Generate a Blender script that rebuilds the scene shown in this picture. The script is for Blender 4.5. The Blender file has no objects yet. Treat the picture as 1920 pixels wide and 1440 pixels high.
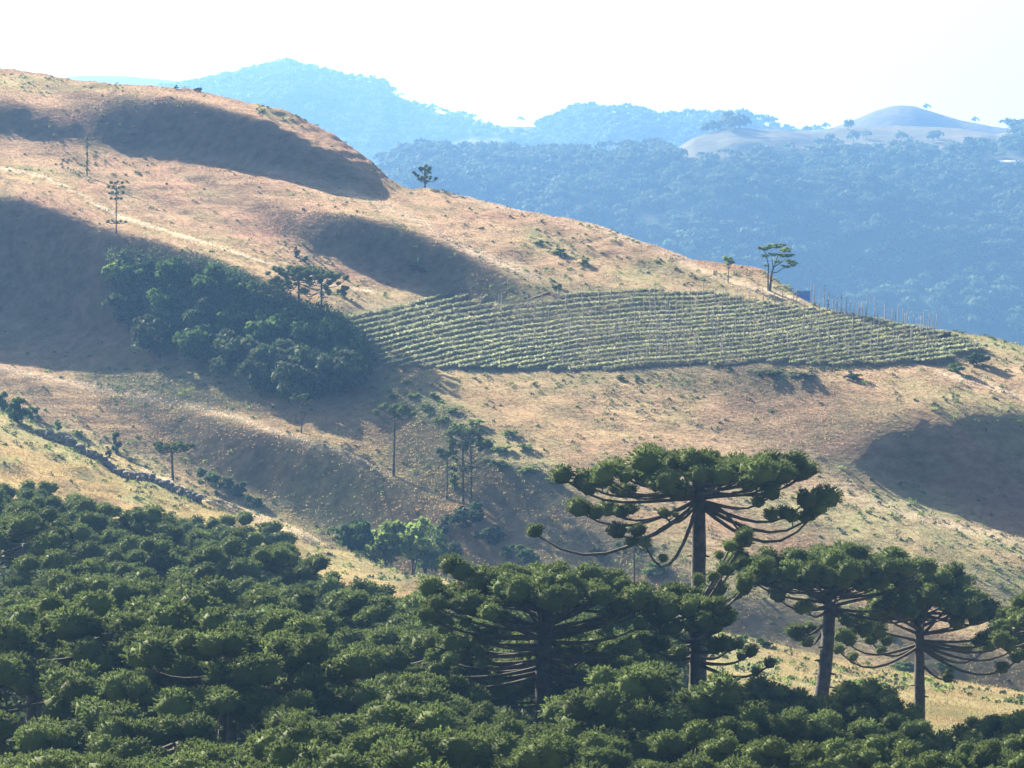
import bpy, math, random
import numpy as np
from mathutils import Vector, Matrix, Euler

rnd = random.Random(7)
rng = np.random.default_rng(11)
SC = bpy.context.scene
COL = SC.collection

# ------------------------------------------------------------------ camera, sky, sun, exposure
K = 2 * math.tan(math.radians(10)) / 1920      # metres per metre of distance and per photo pixel
HOR = 800                                      # photo row of the horizon
cam = bpy.data.cameras.new('camera'); cam_o = bpy.data.objects.new('camera', cam); COL.objects.link(cam_o)
cam.sensor_width = 36; cam.lens = 18 / math.tan(math.radians(10))
cam.shift_y = 80 / 1920
cam.clip_start = 1; cam.clip_end = 20000
cam_o.rotation_euler = (math.radians(90), 0, 0)
SC.camera = cam_o

SUN_AZ, SUN_EL = math.radians(38), math.radians(30)      # behind the hills, to the left
world = bpy.data.worlds.new('World'); SC.world = world; world.use_nodes = True
wn = world.node_tree.nodes; wl = world.node_tree.links
sky = wn.new('ShaderNodeTexSky'); sky.sky_type = 'NISHITA'; sky.sun_disc = False
sky.sun_elevation = SUN_EL; sky.sun_rotation = -SUN_AZ; sky.altitude = 900
sky.air_density = 0.5; sky.dust_density = 10.0; sky.ozone_density = 0.0
bg = wn['Background']; bg.inputs['Strength'].default_value = 0.05
wl.new(sky.outputs['Color'], bg.inputs['Color'])
sun = bpy.data.lights.new('sun', 'SUN'); sun.energy = 5.0; sun.angle = math.radians(0.5); sun.color = (1.0, 0.89, 0.74)
sun_o = bpy.data.objects.new('sun', sun); COL.objects.link(sun_o)
Ldir = Vector((-math.sin(SUN_AZ) * math.cos(SUN_EL), math.cos(SUN_AZ) * math.cos(SUN_EL), math.sin(SUN_EL)))
sun_o.rotation_euler = Ldir.to_track_quat('Z', 'Y').to_euler()
sun_o.location = (-300, 400, 900)
SC.view_settings.view_transform = 'Standard'; SC.view_settings.look = 'None'
SC.view_settings.exposure = 2.4; SC.view_settings.gamma = 1.0
SC.view_settings.use_curve_mapping = False
SC.render.engine = 'CYCLES'
SC.cycles.use_denoising = True
SC.cycles.max_bounces = 6; SC.cycles.diffuse_bounces = 1; SC.cycles.transmission_bounces = 3; SC.cycles.volume_bounces = 0
SC.cycles.caustics_reflective = False; SC.cycles.caustics_refractive = False
HAZE_DENSITY = 0.00017
HAZE_COLOR = (0.21, 0.47, 0.93)
HAZE_ANISO = 0.25

# ------------------------------------------------------------------ helpers
def tag(o, label=None, cat=None, group=None, kind=None):
    if label: o['label'] = label
    if cat: o['category'] = cat
    if group: o['group'] = group
    if kind: o['kind'] = kind
    return o

def empty(name, loc=(0, 0, 0), rz=0.0, s=1.0):
    o = bpy.data.objects.new(name, None); COL.objects.link(o)
    o.location = loc; o.rotation_euler = (0, 0, rz); o.scale = (s, s, s)
    o.empty_display_size = 0.2
    return o

def mesh_np(name, V, F, mats, smooth=False, mi=None):
    """V (n,3), F (m,3) or (m,4) int arrays"""
    V = np.ascontiguousarray(V, np.float32); F = np.ascontiguousarray(F, np.int32)
    me = bpy.data.meshes.new(name)
    m, k = F.shape
    me.vertices.add(len(V)); me.vertices.foreach_set('co', V.ravel())
    me.loops.add(m * k); me.loops.foreach_set('vertex_index', F.ravel())
    me.polygons.add(m)
    me.polygons.foreach_set('loop_start', np.arange(0, m * k, k, dtype=np.int32))
    me.polygons.foreach_set('loop_total', np.full(m, k, np.int32))
    if smooth: me.polygons.foreach_set('use_smooth', np.ones(m, bool))
    for mt in (mats if isinstance(mats, (list, tuple)) else [mats]): me.materials.append(mt)
    if mi is not None: me.polygons.foreach_set('material_index', np.asarray(mi, np.int32))
    me.update(calc_edges=True)
    return me

def vcol(me, name, rgba):
    a = me.color_attributes.new(name, 'FLOAT_COLOR', 'POINT')
    a.data.foreach_set('color', np.ascontiguousarray(rgba, np.float32).ravel())

def link(name, me, parent=None, loc=(0, 0, 0), rot=(0, 0, 0), s=None):
    o = bpy.data.objects.new(name, me); COL.objects.link(o)
    o.location = loc; o.rotation_euler = rot
    if s is not None: o.scale = s if isinstance(s, (tuple, list)) else (s, s, s)
    if parent is not None: o.parent = parent
    return o

class MB:
    """collects tubes, boxes and triangles; faces are triangles"""
    def __init__(self): self.v = []; self.f = []; self.n = 0; self.m = []
    def add(self, V, F, mi=0):
        V = np.asarray(V, float); F = np.asarray(F, int)
        self.v.append(V); self.f.append(F + self.n); self.n += len(V); self.m.append(np.full(len(F), mi))
    def tube(self, pts, rad, sides=6, mi=0, jitter=0.0):
        pts = np.asarray(pts, float); n = len(pts)
        rad = np.broadcast_to(np.asarray(rad, float), (n,))
        T = np.gradient(pts, axis=0); T /= np.linalg.norm(T, axis=1)[:, None] + 1e-9
        ref = np.array([0, 0, 1.0]) if abs(T[:, 2]).mean() < .8 else np.array([1.0, 0, 0])
        A = np.cross(T, ref); A /= np.linalg.norm(A, axis=1)[:, None] + 1e-9
        B = np.cross(T, A)
        th = np.arange(sides) * 2 * np.pi / sides
        r = rad[:, None] * (1 + jitter * (rng.random((n, sides)) - .5))
        V = pts[:, None, :] + r[..., None] * (np.cos(th)[None, :, None] * A[:, None, :] + np.sin(th)[None, :, None] * B[:, None, :])
        i, j = np.meshgrid(np.arange(n - 1), np.arange(sides), indexing='ij'); j2 = (j + 1) % sides
        a, b, c, d = i * sides + j, i * sides + j2, (i + 1) * sides + j2, (i + 1) * sides + j
        F = np.concatenate([np.stack([a, b, c], -1).reshape(-1, 3), np.stack([a, c, d], -1).reshape(-1, 3)])
        V = V.reshape(-1, 3); V = np.vstack([V, pts[-1:]]); tip = len(V) - 1
        jj = np.arange(sides); e0 = (n - 1) * sides
        F = np.vstack([F, np.stack([e0 + jj, e0 + (jj + 1) % sides, np.full(sides, tip)], -1)])
        self.add(V, F, mi)
    def box(self, c, s, rz=0.0, mi=0):
        x, y, z = np.array(s) / 2
        V = np.array([[-x, -y, -z], [x, -y, -z], [x, y, -z], [-x, y, -z], [-x, -y, z], [x, -y, z], [x, y, z], [-x, y, z]])
        cz, sz = math.cos(rz), math.sin(rz)
        V = V @ np.array([[cz, sz, 0], [-sz, cz, 0], [0, 0, 1]]) + np.array(c)
        Q = [[0, 3, 2, 1], [4, 5, 6, 7], [0, 1, 5, 4], [1, 2, 6, 5], [2, 3, 7, 6], [3, 0, 4, 7]]
        F = [t for q in Q for t in ([q[0], q[1], q[2]], [q[0], q[2], q[3]])]
        self.add(V, F, mi)
    def mesh(self, name, mats, smooth=False):
        return mesh_np(name, np.vstack(self.v), np.vstack(self.f), mats, smooth, np.concatenate(self.m))

_ONES = ['zeroth', 'first', 'second', 'third', 'fourth', 'fifth', 'sixth', 'seventh', 'eighth', 'ninth', 'tenth', 'eleventh', 'twelfth', 'thirteenth', 'fourteenth', 'fifteenth', 'sixteenth', 'seventeenth', 'eighteenth', 'nineteenth']
def ordinal(n):
    if n < 20: return _ONES[n]
    t, o = divmod(n, 10)
    return ['', '', 'twentieth', 'thirtieth', 'fortieth', 'fiftieth', 'sixtieth'][t] if o == 0 else ['', '', 'twenty', 'thirty', 'forty', 'fifty', 'sixty'][t] + '-' + _ONES[o]

def hash2(ix, iy, seed):
    h = (ix.astype(np.int64) * 374761393 + iy.astype(np.int64) * 668265263 + seed * 982451653) & 0xffffffff
    h = ((h ^ (h >> 13)) * 1274126177) & 0xffffffff
    h = h ^ (h >> 16)
    return (h & 0xffff) / 65535.0
def vnoise(x, y, seed=0):
    x = np.asarray(x, float); y = np.asarray(y, float)
    ix, iy = np.floor(x), np.floor(y); fx, fy = x - ix, y - iy
    fx = fx * fx * (3 - 2 * fx); fy = fy * fy * (3 - 2 * fy)
    ix = ix.astype(np.int64); iy = iy.astype(np.int64)
    a, b = hash2(ix, iy, seed), hash2(ix + 1, iy, seed); c, d = hash2(ix, iy + 1, seed), hash2(ix + 1, iy + 1, seed)
    return (a + (b - a) * fx) * (1 - fy) + (c + (d - c) * fx) * fy - .5
def fbm(x, y, o=4, seed=0):
    s, a = 0, 1.0
    for i in range(o):
        s = s + a * vnoise(x * 2**i + 17 * i, y * 2**i - 9 * i, seed + i); a *= .5
    return s
def sstep(a, b, x):
    t = np.clip((x - a) / (b - a), 0, 1); return t * t * (3 - 2 * t)
def in_poly(pts, x, y):
    pts = np.array(pts, float); r = np.zeros(np.shape(x), bool)
    for (a, b), (c, d) in zip(pts, np.roll(pts, -1, axis=0)):
        if b == d: continue
        r ^= ((b > y) != (d > y)) & (x < (c - a) * (y - b) / (d - b) + a)
    return r
def dist_line(pts, x, y):
    pts = np.array(pts, float); dd = np.full(np.shape(x), 1e9)
    for (a, b), (c, f) in zip(pts[:-1], pts[1:]):
        vx, vy = c - a, f - b
        t = np.clip(((x - a) * vx + (y - b) * vy) / (vx * vx + vy * vy), 0, 1)
        dd = np.minimum(dd, np.hypot(x - a - t * vx, y - b - t * vy))
    return dd
def soft_poly(pts, x, y, w):
    d = dist_line(list(pts) + [pts[0]], x, y)
    return np.where(in_poly(pts, x, y), .5 + .5 * np.clip(d / w, 0, 1), .5 - .5 * np.clip(d / w, 0, 1))

# ------------------------------------------------------------------ materials
def nodes_mat(name):
    m = bpy.data.materials.new(name); m.use_nodes = True
    nt = m.node_tree
    for n in list(nt.nodes): nt.nodes.remove(n)
    out = nt.nodes.new('ShaderNodeOutputMaterial')
    return m, nt, out
def N(nt, t, **kw):
    n = nt.nodes.new(t)
    for k, v in kw.items():
        if k in n.inputs: n.inputs[k].default_value = v
        else: setattr(n, k, v)
    return n
def noise(nt, vec, scale, detail=3, rough=.6):
    n = nt.nodes.new('ShaderNodeTexNoise'); n.inputs['Scale'].default_value = scale
    n.inputs['Detail'].default_value = detail; n.inputs['Roughness'].default_value = rough
    nt.links.new(vec, n.inputs['Vector']); return n.outputs['Fac']
def ramp(nt, fac, lo, hi):
    n = nt.nodes.new('ShaderNodeMapRange'); n.inputs['From Min'].default_value = lo; n.inputs['From Max'].default_value = hi
    nt.links.new(fac, n.inputs['Value']); return n.outputs['Result']
def mix(nt, fac, a, b):
    n = nt.nodes.new('ShaderNodeMix'); n.data_type = 'RGBA'
    if isinstance(fac, (int, float)): n.inputs[0].default_value = fac
    else: nt.links.new(fac, n.inputs[0])
    for i, c in ((6, a), (7, b)):
        if isinstance(c, tuple): n.inputs[i].default_value = (*c, 1)
        else: nt.links.new(c, n.inputs[i])
    return n.outputs[2]
def math_n(nt, op, a, b=None):
    n = nt.nodes.new('ShaderNodeMath'); n.operation = op
    for i, c in ((0, a), (1, b)):
        if c is None: continue
        if isinstance(c, (int, float)): n.inputs[i].default_value = c
        else: nt.links.new(c, n.inputs[i])
    return n.outputs[0]

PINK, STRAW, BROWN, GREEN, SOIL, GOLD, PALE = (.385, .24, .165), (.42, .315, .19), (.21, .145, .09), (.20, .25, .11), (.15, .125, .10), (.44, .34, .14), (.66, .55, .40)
def land_colour(nt, blade):
    geo = nt.nodes.new('ShaderNodeNewGeometry'); P = geo.outputs['Position']
    at = nt.nodes.new('ShaderNodeVertexColor'); at.layer_name = 'cover'
    sep = nt.nodes.new('ShaderNodeSeparateColor'); nt.links.new(at.outputs['Color'], sep.inputs['Color'])
    big = ramp(nt, noise(nt, P, .035, 4), .35, .65)
    mid = ramp(nt, noise(nt, P, .16, 4), .38, .66)
    fine = ramp(nt, noise(nt, P, .9, 3), .3, .7)
    c = mix(nt, big, PINK, STRAW)
    c = mix(nt, math_n(nt, 'MULTIPLY', sep.outputs['Green'], .85), c, GOLD)
    c = mix(nt, math_n(nt, 'MULTIPLY', mid, .55), c, BROWN)
    c = mix(nt, math_n(nt, 'MULTIPLY', fine, .35), c, (.30, .21, .13))
    gsp = math_n(nt, 'MULTIPLY', ramp(nt, noise(nt, P, .11, 5, .6), .50, .72), .45)
    c = mix(nt, gsp, c, (.17, .19, .08))
    c = mix(nt, sep.outputs['Red'], c, mix(nt, fine, GREEN, (.27, .30, .14)))
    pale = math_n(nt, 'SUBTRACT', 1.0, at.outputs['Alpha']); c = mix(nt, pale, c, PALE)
    c = mix(nt, sep.outputs['Blue'], c, mix(nt, mid, SOIL, (.27, .21, .15)))
    return c
def land_mat():
    m, nt, out = nodes_mat('dry_grassland')
    c = land_colour(nt, False)
    thatch = nt.nodes.new('ShaderNodeHueSaturation'); thatch.inputs['Saturation'].default_value = .85
    geo0 = nt.nodes.new('ShaderNodeNewGeometry')
    litter = math_n(nt, 'ADD', math_n(nt, 'MULTIPLY', ramp(nt, noise(nt, geo0.outputs['Position'], .55, 5, .7), .36, .64), .30), .16)
    nt.links.new(litter, thatch.inputs['Value']); nt.links.new(mix(nt, .5, c, (.17, .20, .13)), thatch.inputs['Color'])
    d = N(nt, 'ShaderNodeBsdfDiffuse'); nt.links.new(thatch.outputs[0], d.inputs['Color']); d.inputs['Roughness'].default_value = .6
    # standing stalks catch low light: a fibre sheen on top of the thatch
    sh = nt.nodes.new('ShaderNodeBsdfSheen'); sh.distribution = 'ASHIKHMIN'; sh.inputs['Roughness'].default_value = .75
    hs2 = nt.nodes.new('ShaderNodeHueSaturation'); hs2.inputs['Value'].default_value = .46; nt.links.new(c, hs2.inputs['Color']); nt.links.new(hs2.outputs[0], sh.inputs['Color'])
    geo = nt.nodes.new('ShaderNodeNewGeometry')
    b = nt.nodes.new('ShaderNodeBump'); b.inputs['Strength'].default_value = .6; b.inputs['Distance'].default_value = .35
    nt.links.new(noise(nt, geo.outputs['Position'], 1.1, 5, .65), b.inputs['Height'])
    nt.links.new(b.outputs['Normal'], d.inputs['Normal']); nt.links.new(b.outputs['Normal'], sh.inputs['Normal'])
    ad = nt.nodes.new('ShaderNodeAddShader'); nt.links.new(d.outputs[0], ad.inputs[0]); nt.links.new(sh.outputs[0], ad.inputs[1])
    nt.links.new(ad.outputs[0], out.inputs['Surface']); return m
def blade_mat():
    m, nt, out = nodes_mat('dry_grass_blades')
    c = land_colour(nt, True)
    d = N(nt, 'ShaderNodeBsdfDiffuse'); t = N(nt, 'ShaderNodeBsdfTranslucent'); x = nt.nodes.new('ShaderNodeMixShader'); x.inputs[0].default_value = .58
    hs = nt.nodes.new('ShaderNodeHueSaturation'); hs.inputs['Value'].default_value = .78; nt.links.new(c, hs.inputs['Color'])
    nt.links.new(hs.outputs[0], d.inputs['Color']); nt.links.new(hs.outputs[0], t.inputs['Color'])
    nt.links.new(d.outputs[0], x.inputs[1]); nt.links.new(t.outputs[0], x.inputs[2]); nt.links.new(x.outputs[0], out.inputs['Surface']); return m
def leaf_mat(name, c1, c2, trans=.4, scale=1.2, c3=None):
    m, nt, out = nodes_mat(name)
    geo = nt.nodes.new('ShaderNodeNewGeometry'); oi = nt.nodes.new('ShaderNodeObjectInfo')
    f = ramp(nt, noise(nt, geo.outputs['Position'], scale, 3), .32, .68)
    c = mix(nt, f, c1, c2)
    c = mix(nt, math_n(nt, 'MULTIPLY', geo.outputs['Random Per Island'], .4), c, c3 or c2)
    hs = nt.nodes.new('ShaderNodeHueSaturation')
    nt.links.new(ramp(nt, oi.outputs['Random'], -1.2, 2.2), hs.inputs['Value'])
    mr = nt.nodes.new('ShaderNodeMapRange'); mr.inputs['To Min'].default_value = .75; mr.inputs['To Max'].default_value = 1.25
    nt.links.new(oi.outputs['Random'], mr.inputs['Value']); nt.links.new(mr.outputs[0], hs.inputs['Value'])
    nt.links.new(c, hs.inputs['Color'])
    d = N(nt, 'ShaderNodeBsdfPrincipled'); d.inputs['Roughness'].default_value = .75; d.inputs['Specular IOR Level'].default_value = .06
    t = N(nt, 'ShaderNodeBsdfTranslucent'); x = nt.nodes.new('ShaderNodeMixShader'); x.inputs[0].default_value = trans
    nt.links.new(hs.outputs[0], d.inputs['Base Color']); nt.links.new(hs.outputs[0], t.inputs['Color'])
    nt.links.new(d.outputs[0], x.inputs[1]); nt.links.new(t.outputs[0], x.inputs[2]); nt.links.new(x.outputs[0], out.inputs['Surface'])
    return m
def solid_mat(name, c1, c2, scale=3., rough=.85, bump=.4):
    m, nt, out = nodes_mat(name)
    tc = nt.nodes.new('ShaderNodeTexCoord')
    f = noise(nt, tc.outputs['Object'], scale, 5)
    d = N(nt, 'ShaderNodeBsdfPrincipled'); d.inputs['Roughness'].default_value = rough; d.inputs['Specular IOR Level'].default_value = .3
    nt.links.new(mix(nt, ramp(nt, f, .3, .7), c1, c2), d.inputs['Base Color'])
    b = nt.nodes.new('ShaderNodeBump'); b.inputs['Strength'].default_value = bump; b.inputs['Distance'].default_value = .08
    nt.links.new(f, b.inputs['Height']); nt.links.new(b.outputs['Normal'], d.inputs['Normal'])
    nt.links.new(d.outputs[0], out.inputs['Surface']); return m
M_LAND, M_BLADE = land_mat(), blade_mat()
M_NEEDLE = leaf_mat('araucaria_needles', (.052, .082, .026), (.12, .172, .052), .42, .9, (.15, .18, .05))
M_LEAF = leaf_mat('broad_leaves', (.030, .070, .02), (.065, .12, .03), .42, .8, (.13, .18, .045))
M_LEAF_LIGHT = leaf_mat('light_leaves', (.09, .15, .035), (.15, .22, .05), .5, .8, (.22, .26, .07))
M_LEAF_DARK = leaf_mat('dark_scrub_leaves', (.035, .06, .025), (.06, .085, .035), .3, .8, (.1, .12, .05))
M_CROP = leaf_mat('crop_leaves', (.155, .20, .105), (.26, .295, .155), .5, .5, (.46, .45, .28))
M_FAR = leaf_mat('far_wood_leaves', (.026, .052, .022), (.055, .095, .032), .42, .05, (.13, .18, .06))
M_BARK = solid_mat('bark', (.030, .027, .024), (.085, .075, .065), 2.5, .9, .9)
M_TWIG = solid_mat('twig_bark', (.045, .038, .028), (.095, .08, .058), 3., .9, .5)
M_POST = solid_mat('weathered_wood', (.15, .14, .13), (.26, .245, .23), 5.)
M_STONE = solid_mat('basalt_stone', (.07, .066, .062), (.19, .18, .17), 2.2, .9, .8)
M_TARP = solid_mat('blue_sheet', (.12, .28, .68), (.15, .33, .75), 2., .5, .1)
M_ROOF = solid_mat('pale_roof', (.55, .55, .55), (.72, .70, .68), 1.)
M_WALL = solid_mat('shed_wall', (.22, .17, .13), (.34, .27, .2), 1.)

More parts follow.
